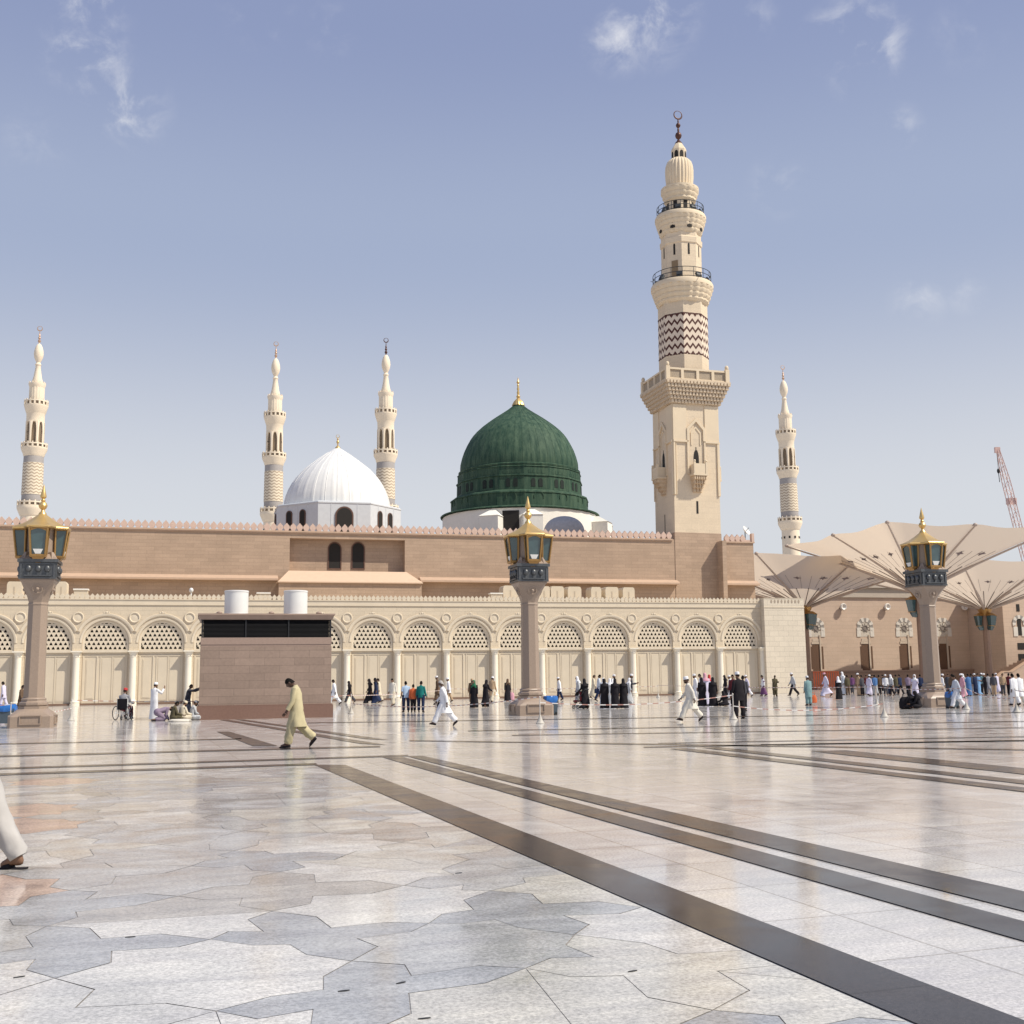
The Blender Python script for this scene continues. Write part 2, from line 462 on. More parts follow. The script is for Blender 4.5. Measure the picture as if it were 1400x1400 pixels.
def gp(x, y):
    p = at_ground(x, y); return (p.x, p.y)
def ext(a, b, t):
    return (a[0] + (b[0] - a[0]) * t, a[1] + (b[1] - a[1]) * t)
def band(e0, e1, t0=0.0, t1=1.25):
    """strip of dark granite between two edges, each given by two points of the ground"""
    a, b = gp(*e0[0]), gp(*e0[1]); c, d = gp(*e1[0]), gp(*e1[1])
    sheet('granite_band', [ext(a, b, t0), ext(a, b, t1), ext(c, d, t1), ext(c, d, t0)], .008, dark_m)
band(((430, 1046), (1250, 1400)), ((472, 1046), (1400, 1397)), 0, 1.45)
band(((522, 1035.3), (1400, 1288)), ((548, 1034.5), (1400, 1261)), 0, 1.4)
band(((556, 1034), (1400, 1247)), ((577, 1033.5), (1400, 1220)), 0, 1.4)
def band_par(p, q, offs, t1=4.0):
    a, b = Vector(gp(*p)), Vector(gp(*q)); d = (b - a); n = Vector((-d.y, d.x)).normalized()
    for o, w in offs:
        e = [a + n * o, a + d * t1 + n * o, a + d * t1 + n * (o + w), a + n * (o + w)]
        sheet('granite_band', [(v.x, v.y) for v in e], .008, dark_m)
band_par((915, 1024), (1400, 1083), ((0, .42), (.80, .42)))
band_par((1110, 1027.5), (1400, 1059), ((0, .80),))
band(((-150, 1057), (558, 1034)), ((-150, 1054.8), (558, 1032.2)), -.2, 1)
band(((-150, 1065.4), (434, 1046)), ((-150, 1062.6), (432, 1043.8)), -.2, 1)
band(((-150, 1039), (520, 1021.6)), ((-150, 1037), (520, 1019.8)), -.2, 1)
band(((560, 1013.5), (1500, 1027.6)), ((560, 1012.2), (1500, 1026)), 0, 1)
band(((880, 1022.4), (1500, 1011.5)), ((880, 1021), (1500, 1010)), 0, 1)
band(((900, 1017), (1500, 1006)), ((900, 1016), (1500, 1005)), 0, 1)
band(((420, 989), (1500, 973)), ((420, 988), (1500, 972)), 0, 1)
band(((640, 1000), (1500, 985)), ((640, 999), (1500, 984)), 0, 1)
band(((700, 1006), (1500, 994)), ((700, 1005), (1500, 993)), 0, 1)
band(((1040, 1019), (1500, 1012)), ((1040, 1017.8), (1500, 1011)), 0, 1)
band(((-150, 1021), (330, 1011)), ((-150, 1019.6), (330, 1009.8)), 0, 1)
band(((300, 984.4), (428, 1006)), ((312, 984.2), (455, 1007)), 0, 1.3)
band(((322, 984.0), (450, 1003)), ((333, 983.8), (476, 1004)), 0, 1.25)
band(((296, 1000.5), (345, 1020)), ((313, 1000.3), (380, 1020)), 0, 1)

def inlay():
    """eight pointed stars and crosses of polished stone, right in front of the camera"""
    rnd = random.Random(5)
    mb = MB(); p = 1.55
    o = Vector((-3.25, 6.2)); cu, su = math.cos(PAVE), math.sin(PAVE)
    def w(u, v):
        u, v = u + .13 * math.sin(1.9 * v + .8 * u) + .06 * math.sin(4.3 * u + 1.1), v + .12 * math.sin(2.3 * u - 1.1 * v) + .05 * math.sin(5.1 * v)
        return (o.x + u * cu - v * su, o.y + u * su + v * cu)
    a0, a1 = Vector(gp(430, 1046)), Vector(gp(1250, 1400))
    dirA = (a1 - a0).normalized(); nA = Vector((-dirA.y, dirA.x))
    if nA.dot(Vector((-6, 10)) - a0) < 0: nA = -nA
    def okp(pt):
        return (Vector(pt) - a0).dot(nA) > .03
    b0, b1 = Vector(gp(-150, 1066.5)), Vector(gp(434, 1047.2)); dB = (b1 - b0).normalized(); nB = Vector((dB.y, -dB.x))
    def clip(poly):
        for (q, n) in ((a0, nA), (b0, nB)):
            out = []
            for i in range(len(poly)):
                s, e = Vector(poly[i]), Vector(poly[(i + 1) % len(poly)])
                ds, de = (s - q).dot(n) - .02, (e - q).dot(n) - .02
                if ds >= 0: out.append(s)
                if (ds >= 0) != (de >= 0): out.append(s + (e - s) * (ds / (ds - de)))
            poly = out
            if len(poly) < 3: return []
        return poly
    def put(uv, mi, gap=.0042):
        c = Vector((sum(q[0] for q in uv) / len(uv), sum(q[1] for q in uv) / len(uv)))
        poly = []
        for q in uv:
            d = Vector(q) - c; l = d.length
            q2 = c + d * max(0, (l - gap * 1.2) / l)
            poly.append(Vector(w(*q2)))
        poly = clip(poly)
        if poly: mb.add([(q.x, q.y, .0075) for q in poly], [tuple(range(len(poly)))], mi)
    rose = [Vector(gp(*q)) for q in ((45, 1215), (70, 1112), (95, 1068), (20, 1125))]
    pick = lambda ws: rnd.choices(range(6), ws)[0]
    for i in range(-7, 9):
        for j in range(-4, 12):
            cx, cy = i * p, j * p
            far = j > 3
            star = [(cx + (p / 2 if k % 2 == 0 else p / 2 * .7654) * math.cos(TAU * k / 16), cy + (p / 2 if k % 2 == 0 else p / 2 * .7654) * math.sin(TAU * k / 16)) for k in range(16)]
            base = pick((5, 3.4, 3.0, 0, 0, 1.0))
            cut = rnd.choice((0, 4, 2, 8))
            wc = Vector(w(cx, cy))
            if any((wc - r_).length < .95 for r_ in rose): base, cut = 4, 0
            if cut == 0: put(star, base)
            else:
                k0 = rnd.choice((0, 2, 4, 6))
                st = star[k0:] + star[:k0]
                n = 8
                for h in range(2):
                    seg = [st[(h * n + q) % 16] for q in range(n + 1)]
                    put(seg, base if h == 0 else (base if rnd.random() < .2 else rnd.choice((0, 1, 2, 2, 5))))
            # cross between four stars
            x, y = cx + p / 2, cy + p / 2
            cr = []
            for q in range(4):
                a = TAU * q / 4
                for (r, da) in ((p / 2, 0.0), (None, None)):
                    pass
            pts = []
            R, rr = p / 2, p / 2 * .7654
            for (sx, sy, angs) in ((1, 1, (180, 202.5, 225, 247.5, 270)), (-1, 1, (270, 292.5, 315, 337.5, 360)), (-1, -1, (0, 22.5, 45, 67.5, 90)), (1, -1, (90, 112.5, 135, 157.5, 180))):
                ccx, ccy = x + sx * p / 2, y + sy * p / 2
                seq = [(ccx + (R if (k % 2 == 0) else rr) * math.cos(R_(a)), ccy + (R if (k % 2 == 0) else rr) * math.sin(R_(a))) for k, a in enumerate(angs)]
                pts.append(seq)
            poly = []
            for seq in pts: poly += seq[::-1][:-1]
            # order the outline by angle around the centre
            poly = sorted(poly, key=lambda q: math.atan2(q[1] - y, q[0] - x))
            near_blue = (3 if rnd.random() < (.6 if j < 2 else .12) else rnd.choice((2, 2, 5)))
            if rnd.random() < .15: near_blue = rnd.choice((0, 1, 2))
            put(poly, near_blue)
    me = mb.mesh('marble_inlay', wl, fix=False)
    bm = bmesh.new(); bm.from_mesh(me)
    for f in bm.faces:
        if f.normal.z < 0: f.normal_flip()
    bm.to_mesh(me); bm.free()
    ob = bpy.data.objects.new('marble_inlay', me); COL.objects.link(ob); struct(ob)
    # cement bed under the pieces
    bed = [Vector(w(-9.5, -6)), Vector(w(12, -6)), Vector(w(12, 19)), Vector(w(-9.5, 19))]
    bed = clip(bed)
    sheet('cement_bed', [(q.x, q.y) for q in bed], .004, wl[6])
    # small iron anchor slots in the paving
    sl = MB()
    for (x, y, a) in ((178, 1283, 0), (26, 1338, .3), (470, 1357, .1), (548, 1346, .4), (580, 1395, 0), (627, 1195, .2), (865, 1330, .2)):
        q = at_ground(x, y); M = Matrix.Translation((q.x, q.y, .008)) @ Matrix.Rotation(PAVE + a, 4, 'Z')
        sl.slab([(.032 * math.cos(TAU * k / 10), .009 * math.sin(TAU * k / 10)) for k in range(10)], 0, .003, 0, M)
    o2 = sl.build('anchor_slots', rubber); struct(o2)
inlay()

# ------------------------------------------------------------------ the arcade
S0, BAY = -32.51, 4.113
IB0, IB1 = -6, 13
ZT = 8.03                                       # wall top below the merlons
def merlon(mb, x, y, z, w, h, t, mi=0, M=None):
    """onion shaped battlement stone"""
    a = w / 2
    pf = [(-.52, 0), (-.60, .12), (-.92, .30), (-.98, .46), (-.80, .64), (-.42, .80), (0, 1.0)]
    poly = [(x + px * a, z + pz * h) for px, pz in pf] + [(x - px * a, z + pz * h) for px, pz in reversed(pf[:-1])]
    mb.prism(poly, y, y + t, mi, M)
def arch_wall(mb, xc, w, hw, zs, zt, y0, y1, zb=0.0, n=20, mi=0):
    """one bay of wall with a round headed opening"""
    xl, xr = xc - w / 2, xc + w / 2
    ar = arc(xc, zs, hw, 180, 0, n)
    for i in range(n):
        (xa, za), (xb, zb_) = ar[i], ar[i + 1]
        mb.add([(xa, y0, za), (xb, y0, zb_), (xb, y0, zt), (xa, y0, zt)], [(0, 1, 2, 3)], mi)
        mb.add([(xa, y0, za), (xa, y1, za), (xb, y1, zb_), (xb, y0, zb_)], [(0, 1, 2, 3)], mi)
    for a, b in ((xl, xc - hw), (xc + hw, xr)):
        mb.add([(a, y0, zb), (b, y0, zb), (b, y0, zt), (a, y0, zt)], [(0, 1, 2, 3)], mi)
    for x in (xc - hw, xc + hw):
        mb.add([(x, y0, zb), (x, y1, zb), (x, y1, zs), (x, y0, zs)], [(0, 1, 2, 3)], mi)
def ring(mb, xc, zs, r0, r1, y0, y1, xlim=None, n=36, leg=None, mi=0):
    """arch moulding from radius r0 to r1, front at y0"""
    a0 = 0.0
    if xlim and r1 > xlim: a0 = math.degrees(math.acos(min(1, xlim / r1)))
    sec = []
    for i in range(n + 1):
        a = 180 - a0 - (180 - 2 * a0) * i / n
        c, s_ = math.cos(R_(a)), math.sin(R_(a))
        q = []
        for r, y in ((r0, y1), (r0, y0 + .015), (r0 + .02, y0), (r1 - .02, y0), (r1, y0 + .02), (r1, y1)):
            q.append((xc + r * c, y, zs + r * s_))
        sec.append(q)
    if leg is not None:
        first = [(p[0], p[1], leg) for p in [(xc - r, y, 0) for r, y in ((r0, y1), (r0, y0 + .015), (r0 + .02, y0), (r1 - .02, y0), (r1, y0 + .02), (r1, y1))]]
        last = [(2 * xc - p[0], p[1], leg) for p in first]
        sec = [first] + sec + [last]
    mb.rings(sec, True, True, mi)

def build_arcade():
    root = thing('arcade', 'long cream stone arcade with arched lattice windows and white half columns', 'building', FACE, (0, 0, 0))
    HW = 1.72; ZS = 4.72
    x0 = S0 + (IB0 - .5) * BAY; x1 = S0 + (IB1 + .5) * BAY
    wall = MB()
    for i in range(IB0, IB1 + 1):
        arch_wall(wall, S0 + i * BAY, BAY, HW, ZS, ZT, 0.0, .24)
    bx = at_wall(1047.5, 900, -.65).x
    wall.box(x1, bx + .3, 0.0, .59, 0, ZT)
    wall.box(x0, bx + .3, .60, 1.0, 0, ZT - .02)
    wall.add([(x0, 0, ZT), (bx, 0, ZT), (bx, 9.0, ZT), (x0, 9.0, ZT)], [(0, 1, 2, 3)])
    wall.build('wall', cream, root)
    tr = MB()
    tr.box(x0, bx - .01, -.07, .30, ZT - .40, ZT - .33); tr.box(x0, bx - .01, -.04, .30, ZT - .33, ZT + .004)
    tr.box(x0, bx - .01, -.10, .30, ZT + .004, ZT + .07)
    tr.build('cornice', cream_p, root)
    par = MB(); w = .362
    n = int((bx - x0) / w)
    for k in range(n): merlon(par, bx - (k + .5) * w, -.05, ZT + .05, w * .98, .43, .16)
    par.build('crenellation', cream_p, root)
    # end pier standing proud of the arcade
    ex = at_wall(1102.5, 900, -.65).x
    pier = MB(); pier.box(bx, ex, -.65, 8.5, 0, ZT + .40)
    pier.build('end_pier', masonry('cream_block', (.66, .58, .46), .95, .46, .020, var=.03, joint=.80, stain=.05), root)
    pc = MB(); pc.box(bx - .03, ex + .03, -.69, 8.4, ZT - .42, ZT - .36)
    pc.box(bx - .02, ex + .02, -.68, 8.3, ZT + .401, ZT + .45)
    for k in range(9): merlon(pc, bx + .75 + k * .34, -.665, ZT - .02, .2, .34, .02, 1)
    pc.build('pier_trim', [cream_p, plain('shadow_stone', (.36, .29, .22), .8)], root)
    # one bay of fittings, then copies for the others
    i0 = 0; xc = S0
    am = MB()
    ring(am, xc, ZS, 2.03, 2.25, -.10, .02, xlim=BAY / 2 - .002)
    ring(am, xc, ZS, HW - .005, 1.90, -.045, .02)
    am.ell((xc, -.08, ZS + 2.33), (.10, .05, .09), 10, 6); am.ell((xc - .16, -.06, ZS + 2.31), (.07, .04, .07), 8, 6); am.ell((xc + .16, -.06, ZS + 2.31), (.07, .04, .07), 8, 6)
    arch = am.build('archivolt', cream_p, root)
    inner = MB(); ring(inner, xc, ZS, 1.52, HW - .001, .10, .25, leg=4.19)
    inner.box(xc - HW + .001, xc + HW - .001, .08, .26, 3.98, 4.189)
    inner.build('inner_arch', cream_p, root)
    g = MB(); s = .345; h = .325; zb = 4.19
    y0, y1 = .16, .22
    for r in range(0, 8):
        for q in range(-12, 13):
            ox = xc + q * s + (s / 2 if r % 2 else 0); oz = zb + r * h
            A, B, T = (ox - s / 2, oz), (ox + s / 2, oz), (ox, oz + h)
            cxx, czz = ox, oz + h / 3
            inside = math.hypot(cxx - xc, max(0, czz - ZS)) < 1.66
            if not inside: continue
            k = .70
            def sh(P): return (cxx + (P[0] - cxx) * k, czz + (P[1] - czz) * k)
            a, b, t = sh(A), sh(B), sh(T)
            # leaf shaped opening: bulge the sides
            def bulge(P, Q): return ((P[0] + Q[0]) / 2 + ((P[0] + Q[0]) / 2 - cxx) * .28, (P[1] + Q[1]) / 2 + ((P[1] + Q[1]) / 2 - czz) * .28)
            hole = [a, b, bulge(b, t), t, bulge(t, a)]
            V = [(p[0], y0, p[1]) for p in (A, B, T)] + [(p[0], y0, p[1]) for p in hole] + [(p[0], y1, p[1]) for p in hole]
            F = [(0, 1, 4, 3), (1, 5, 4), (1, 2, 6, 5), (2, 7, 6), (2, 0, 3, 7)]
            F += [(3 + i, 3 + (i + 1) % 5, 8 + (i + 1) % 5, 8 + i) for i in range(5)]
            g.add(V, F)
            # solid downward triangle to the right
            D = (ox + s, oz + h)
            g.add([(B[0], y0, B[1]), (D[0], y0, D[1]), (T[0], y0, T[1])], [(0, 1, 2)])
    gr = g.build('lattice_window', cream_p, root, fix=False)
    dk = MB(); dk.box(xc - 1.70, xc + 1.70, .42, .48, 4.19, 6.45)
    dk.build('window_void', darkhole, root)
    d = MB(); dz = 3.98
    d.box(xc - HW + .001, xc + HW - .001, .24, .32, .14, dz)
    for (a, b, t) in ((-1.62, -1.50, .04), (1.50, 1.62, .04), (-.62, -.50, .05), (-.36, -.28, .03), (.50, .58, .03)):
        d.box(xc + a, xc + b, .24 - t, .24, .14, dz - .3)
    for (a, b) in ((-1.38, -.74),):
        d.box(xc + a, xc + b, .215, .24, .45, dz - .52); d.box(xc + a + .07, xc + b - .07, .20, .215, .52, dz - .6)
    d.box(xc - .22, xc + .44, .22, .24, .3, dz - .45)
    d.box(xc + .64, xc + 1.42, .22, .24, .3, dz - .45)
    d.box(xc - HW + .001, xc + HW - .001, .20, .32, dz - .3, dz - .2)
    d.build('door_leaf', door_m, root)
    th = MB(); th.box(xc - HW + .002, xc + HW - .002, .02, .34, 0.01, .13)
    th.build('threshold', plain('brown_sill', (.20, .12, .08), .6), root)
    c = MB(); px = xc + BAY / 2
    c.lathe([(.36, 0), (.36, .12), (.30, .14), (.33, .22), (.33, .28), (.27, .33), (.255, .40), (.24, 3.62), (.27, 3.64), (.27, 3.70), (.245, 3.72), (.26, 3.80), (.36, 3.98), (.36, 4.0)], 28, (px, -.06))
    c.box(px - .40, px + .40, -.46, .0, 4.001, 4.10)
    c.build('column', plain('white_marble_column', (.78, .72, .60), .38, var=.04, nscale=1.2), root)
    rd = MB()
    Mr = Matrix.Translation((px, 0, 6.66)) @ Matrix.Rotation(R_(90), 4, 'X')
    rd.lathe([(.42, -.02), (.42, .07), (.39, .10), (.34, .10), (.31, .05), (.30, .03), (.12, .05), (.0001, .055)], 32, M=Mr, cap1=False)
    rd.build('roundel', cream_p, root)
    base = list(root.children)
    fit = [o for o in base if o.name.split('.')[0] in ('archivolt', 'inner_arch', 'lattice_window', 'window_void', 'door_leaf', 'threshold', 'column', 'roundel')]
    for i in range(IB0, IB1 + 1):
        if i == 0: continue
        for o in fit:
            nm = o.name.split('.')[0]
            if i == IB1 and nm == 'roundel': continue
            k = o.copy(); COL.objects.link(k); k.parent = root; k.location = (i * BAY, 0, 0)
    return bx, ex
ABX, AEX = build_arcade()

# ------------------------------------------------------------------ upper hall of the mosque
UY = 6.0
def holed_wall(mb, x0, x1, z0, z1, hx0, hx1, hz0, hz1, y, yr, mi=0):
    xs = [x0, hx0, hx1, x1]; zs = [z0, hz0, hz1, z1]
    for i in range(3):
        for j in range(3):
            if i == 1 and j == 1: continue
            mb.add([(xs[i], y, zs[j]), (xs[i + 1], y, zs[j]), (xs[i + 1], y, zs[j + 1]), (xs[i], y, zs[j + 1])], [(0, 1, 2, 3)], mi)
    c = [(hx0, hz0), (hx1, hz0), (hx1, hz1), (hx0, hz1)]
    for i in range(4):
        a, b = c[i], c[(i + 1) % 4]
        mb.add([(a[0], y, a[1]), (a[0], yr, a[1]), (b[0], yr, b[1]), (b[0], y, b[1])], [(0, 1, 2, 3)], mi)
    mb.add([(p[0], yr, p[1]) for p in c], [(0, 1, 2, 3)], mi)
def arched_window(root, xc, z0, z1, hw, y, t=.10, frame=brownframe, name='window', depth=.12):
    f = MB(); zs = z1 - hw
    out = [(xc - hw, z0)] + arc(xc, zs, hw, 180, 0, 14) + [(xc + hw, z0)]
    inn = [(xc - hw + t, z0 + t)] + arc(xc, zs, hw - t, 180, 0, 14) + [(xc + hw - t, z0 + t)]
    n = len(out)
    vs = [(p[0], y - .06, p[1]) for p in out] + [(p[0], y - .06, p[1]) for p in inn] + [(p[0], y + .02, p[1]) for p in out] + [(p[0], y + depth, p[1]) for p in inn]
    fs = []
    for i in range(n):
        j = (i + 1) % n
        fs += [(i, j, n + j, n + i), (i, 2 * n + i, 2 * n + j, j), (n + i, n + j, 3 * n + j, 3 * n + i)]
    f.add(vs, fs)
    w = f.build(name, frame, root)
    p = MB(); p.prism(inn, y - .02, y + .01)
    pane = p.build('pane', darkhole, w)
    return w

def build_hall():
    xl = -75.0
    zt = at_wall(350, 724.5, UY).z
    zt2 = at_wall(900, 737.5, UY).z
    zt = (zt + zt2) / 2
    tx0 = at_wall(919.5, 750, 5.95).x
    root = thing('mosque_hall', 'long pink granite prayer hall wall with scalloped battlements behind the arcade', 'building', FACE, (0, UY, 0))
    rx0, rx1 = at_wall(396, 760, UY).x, at_wall(553.5, 760, UY).x
    rz0, rz1 = at_wall(470, 781, UY).z, at_wall(470, 737, UY).z
    w = MB()
    holed_wall(w, xl, tx0 + .6, 0, zt - .001, rx0, rx1, rz0, rz1, UY, UY + .95)
    sx0 = at_wall(985.5, 760, UY).x; sx1 = at_wall(1030.5, 760, UY).x
    w.box(sx0 - .3, sx1, UY, UY + 38, 0, zt - .12)
    w.add([(xl, UY, zt), (tx0, UY, zt), (tx0, UY + 40, zt), (xl, UY + 40, zt)], [(0, 1, 2, 3)])
    w.add([(xl, UY + .0, 0), (xl, UY + 40, 0), (xl, UY + 40, zt), (xl, UY, zt)], [(0, 1, 2, 3)])
    w.add([(xl, UY + 40, 0), (sx1, UY + 40, 0), (sx1, UY + 40, zt - .15), (xl, UY + 40, zt - .15)], [(0, 1, 2, 3)])
    w.build('wall', pink, root)
    c = MB()
    c.box(xl, tx0 - .003, UY - .10, UY + .35, zt - .20, zt - .10); c.box(xl, tx0 - .003, UY - .16, UY + .4, zt - .10, zt + .03)
    c.box(sx0 + .10, sx1 + .1, UY - .12, UY + .4, zt - .22, zt - .09)
    c.build('cornice', pinktrim, root)
    m = MB(); mw = .555
    for k in range(int((tx0 - xl) / mw)): merlon(m, tx0 - .02 - (k + .5) * mw, UY - .06, zt + .02, mw * .99, .70, .22)
    m.build('crenellation', merlon_m, root)
    m = MB()
    for k in range(4): merlon(m, sx0 + .42 + (k + .5) * mw, UY - .06, zt - .10, mw * .99, .70, .22)
    m.box(sx0 + .42, sx1 - .19, UY + .0, UY + .15, zt - .10, zt + .1)
    m.build('crenellation', merlon_m, root)
    m = MB(); m.box(sx1 - .18, sx1 + .08, UY - .1, UY + .3, zt - .09, zt + .72)
    m.build('end_post', merlon_m, root)
    # overhanging ledge with a sloped top
    lz1 = (at_wall(230, 787, UY).z + at_wall(850, 792, UY).z) / 2 ; lz0 = lz1 - .42
    def ledge(mb, a, b, e0=0.0, e1=0.0):
        P = .70
        mb.add([(a, UY - .003, lz1 + .06), (b, UY - .003, lz1 + .06), (b - e1, UY - P, lz0 + .16), (a + e0, UY - P, lz0 + .16), (a + e0, UY - P, lz0), (b - e1, UY - P, lz0), (b, UY - .003, lz0), (a, UY - .003, lz0)],
               [(0, 1, 2, 3), (3, 2, 5, 4), (4, 5, 6, 7), (0, 3, 4, 7), (1, 6, 5, 2)])
    bx0, bx1 = at_wall(381, 790, UY - 1.3).x, at_wall(577, 790, UY - 1.3).x
    l = MB(); ledge(l, xl, bx0); ledge(l, bx1, tx0 + .35); ledge(l, sx0 - .1, sx1 + .2)
    l.build('ledge', pinktrim, root)
    # bay under the recess, with a hipped slab roof
    fz0, fz1 = at_wall(470, 797, UY - 1.3).z, rz0
    b = MB()
    b.box(bx0 + .02, bx1 - .02, UY - 1.25, UY - .004, 0, fz0 - .01, 0)
    b.build('bay', pink, root)
    b2 = MB()
    b2.frustum((bx0 - .05, bx1 + .05, UY - 1.45, UY - .004, fz0 + .08), (bx0 + .9, bx1 - 1.2, UY - .3, UY - .004, fz1 - .03))
    b2.box(bx0 - .05, bx1 + .05, UY - 1.45, UY - .004, fz0 - .008, fz0 + .078)
    b2.build('bay_roof', plain('bay_slab', (.62, .45, .32), .75, var=.04), root)
    for px in (457.5, 489.5):
        p = at_wall(px, 760, UY + .95)
        za, zb = at_wall(px, 778.5, UY + .95).z, at_wall(px, 741, UY + .95).z
        arched_window(root, p.x, max(za, rz0 + .02), zb, .60, UY + .95)
    return tx0, sx0, sx1, zt
TX0, SX0, SX1, HZT = build_hall()
# ------------------------------------------------------------------ main minaret
def ppm(p):
    """pixels of the photograph per metre at a world point"""
    q = CR.transposed() @ (Vector(p) - Vector((0, 0, EYE)))
    return FPX / -q.z
OCT = R_(22.5)
def crescent(mb, c, r, t, mi=0, open_top=True):
    """ring that thickens towards its bottom, lying in the x-z plane"""
    n = 28; rr = []
    for i in range(n):
        a = R_(90) + TAU * i / n
        k = t * (.35 + .65 * (1 - math.sin(a)) / 2)
        ce = Vector((c[0] + r * math.cos(a), c[1], c[2] + r * math.sin(a)))
        d = Vector((math.cos(a), 0, math.sin(a)))
        rr.append([ce + d * (k * math.cos(b)) + Vector((0, 1, 0)) * (k * .6 * math.sin(b)) for b in [TAU * j / 8 for j in range(8)]])
    rr.append(rr[0])
    mb.rings(rr, False, False, mi)
def pointed(xc, z0, z1, hw, k=.45, n=6):
    """pointed arch outline"""
    zs = z0 + (z1 - z0) * (1 - k)
    l = [(xc - hw, z0)]
    for i in range(n + 1):
        t = i / n; l.append((xc - hw * math.cos(t * math.pi / 2) ** .8 if t < 1 else xc, zs + (z1 - zs) * math.sin(t * math.pi / 2) ** 1.15))
    r = [(2 * xc - x, z) for x, z in l[:-1]][::-1]
    return l + r
def on_face(c, ang, dist):
    """frame whose x runs along a face, -y outwards, at angle ang (0 = facing -y)"""
    return Matrix.Translation((c[0], c[1], 0)) @ Matrix.Rotation(ang, 4, 'Z') @ Matrix.Translation((0, -dist, 0))
def build_minaret():
    FYm = 5.95
    sL, sR = at_wall(919.5, 640, FYm).x, at_wall(985, 700, FYm).x
    h = (sR - sL) / 2; c = (sL + h, FYm + h)
    root = thing('minaret', 'tall cream stone minaret with square base and dark zigzag band', 'minaret', FACE, (c[0], c[1], 0))
    def zf(py): return at_wall(950, py, FYm).z
    def zc(py, px=935): return at_wall(px, py, c[1]).z
    k = 1.0 / ppm(fw((c[0], c[1], 30)))
    def r_(hw, z=30): return hw / ppm(fw((c[0], c[1], z)))
    zb = zf(728.5)
    base = MB(); base.box(sL, sR + .0, FYm, FYm + 2 * h, 0, zb)
    base.build('pink_base', pink, root)
    fin = MB(); fx = at_wall(986, 760, 5.1).x
    fin.box(fx, fx + .42, 4.75, 6.2, 0, HZT - .15)
    fin.build('base_pilaster', pink, root)
    z1 = zf(553)
    sh = MB(); sh.box(sL + .04, sR - .04, FYm + .04, FYm + 2 * h - .04, zb, z1)
    sh.build('shaft', minstone, root)
    # raised framing on each side face
    fr = MB()
    a_t, a_m, a_b = z1 - .1, zf(604.5), zf(677)
    niche0, niche1, nichet = zf(640), zf(606), zf(578)
    for q in range(4):
        M = on_face(c, q * math.pi / 2, h - .04)
        for (x0, x1) in ((-h + .05, -.95), (.95, h - .05)):
            fr.box(x0, x1, -.16, 0, a_m - .05, a_m + .14, 0, M)
            fr.box(x0, x1, -.09, 0, a_m + .14, a_t, 0, M)
        fr.box(-h + .05, -h + .22, -.12, 0, a_b, a_m - .05, 0, M); fr.box(h - .22, h - .05, -.12, 0, a_b, a_m - .05, 0, M)
        fr.box(-h + .3, -h + .36, -.07, 0, a_b, a_m - .05, 0, M)
        fr.box(-.95, -.80, -.14, 0, niche0 - .6, a_m, 0, M); fr.box(.80, .95, -.14, 0, niche0 - .6, a_m, 0, M)
        # angular hood over the niche
        hz = nichet
        fr.prism([(-.95, a_m + .1), (-.95, hz - .55), (0, hz + .45), (.95, hz - .55), (.95, a_m + .1), (.72, a_m + .1), (.72, hz - .7), (0, hz + .1), (-.72, hz - .7), (-.72, a_m + .1)], -.17, 0, 0, M)
        fr.prism([(-.52, a_m - .3), (-.52, hz - .95), (0, hz - .35), (.52, hz - .95), (.52, a_m - .3), (.40, a_m - .3), (.40, hz - 1.05), (0, hz - .55), (-.40, hz - 1.05), (-.40, a_m - .3)], -.06, 0, 0, M)
        nt = MB(); sl = MB()
        nt.prism(pointed(0, zf(637.5), zf(615), .26, .5), -.035, .0, 0, M)
        nt.box(-.03, .03, -.03, 0, zf(616), zf(611), 0, M)
        if q == 0: sl.box(-.10, .10, -.02, 0, zf(702), zf(685), 0, M)
        else: sl.box(-.05, .07, -.02, 0, zf(727), zf(700), 0, M)
        nt.build('niche_window', darkhole, root); sl.build('arrow_slit', darkhole, root)
    fr.build('relief_frame', minplain, root)
    # bracketed balconies in the middle of each face
    for q in range(4):
        M = on_face(c, q * math.pi / 2, h - .04)
        b = MB(); w = .62
        z0, zt, zd, zbk = zf(649.5), zf(634.5), zf(652), zf(673)
        b.box(-w - .12, w + .12, -1.02, 0, zd, z0, 0, M)
        for (x0, x1, y0, y1) in ((-w, w, -.98, -.88), (-w, -w + .10, -.88, 0), (w - .10, w, -.88, 0)):
            b.box(x0, x1, y0, y1, z0, zt - .1, 0, M)
        for x in (-w + .02, w - .02):
            b.box(x - .09, x + .09, -1.02, -.84, z0, zt + .05, 0, M); b.ell((x, -.93, zt + .16), .12, 8, 6, 0, M)
        b.build('balcony', minplain, root)
        bk = MB(); n = 4
        for r in range(n):
            t = r / n; zz1 = zd - (zd - zbk) * t; zz0 = zd - (zd - zbk) * (t + 1 / n)
            d = .95 * (1 - t) ; ww = (w + .06) * (1 - t * .35)
            m_ = 6 - r
            for i in range(m_):
                x = -ww + 2 * ww * (i + .5) / m_
                bk.box(x - ww / m_ * .55, x + ww / m_ * .55, -d, 0, zz0 + .03, zz1 - .0, 0, M)
            bk.box(-ww * .9, ww * .9, -d + .12, 0, zz0 - .02, zz1 - .05, 0, M)
        bk.build('balcony_bracket', plain('carved_stone', (.60, .46, .31), .8, var=.18, nscale=6), root)
    # stalactite cornice and square gallery
    zg = zf(524); cor = MB(); steps = 6
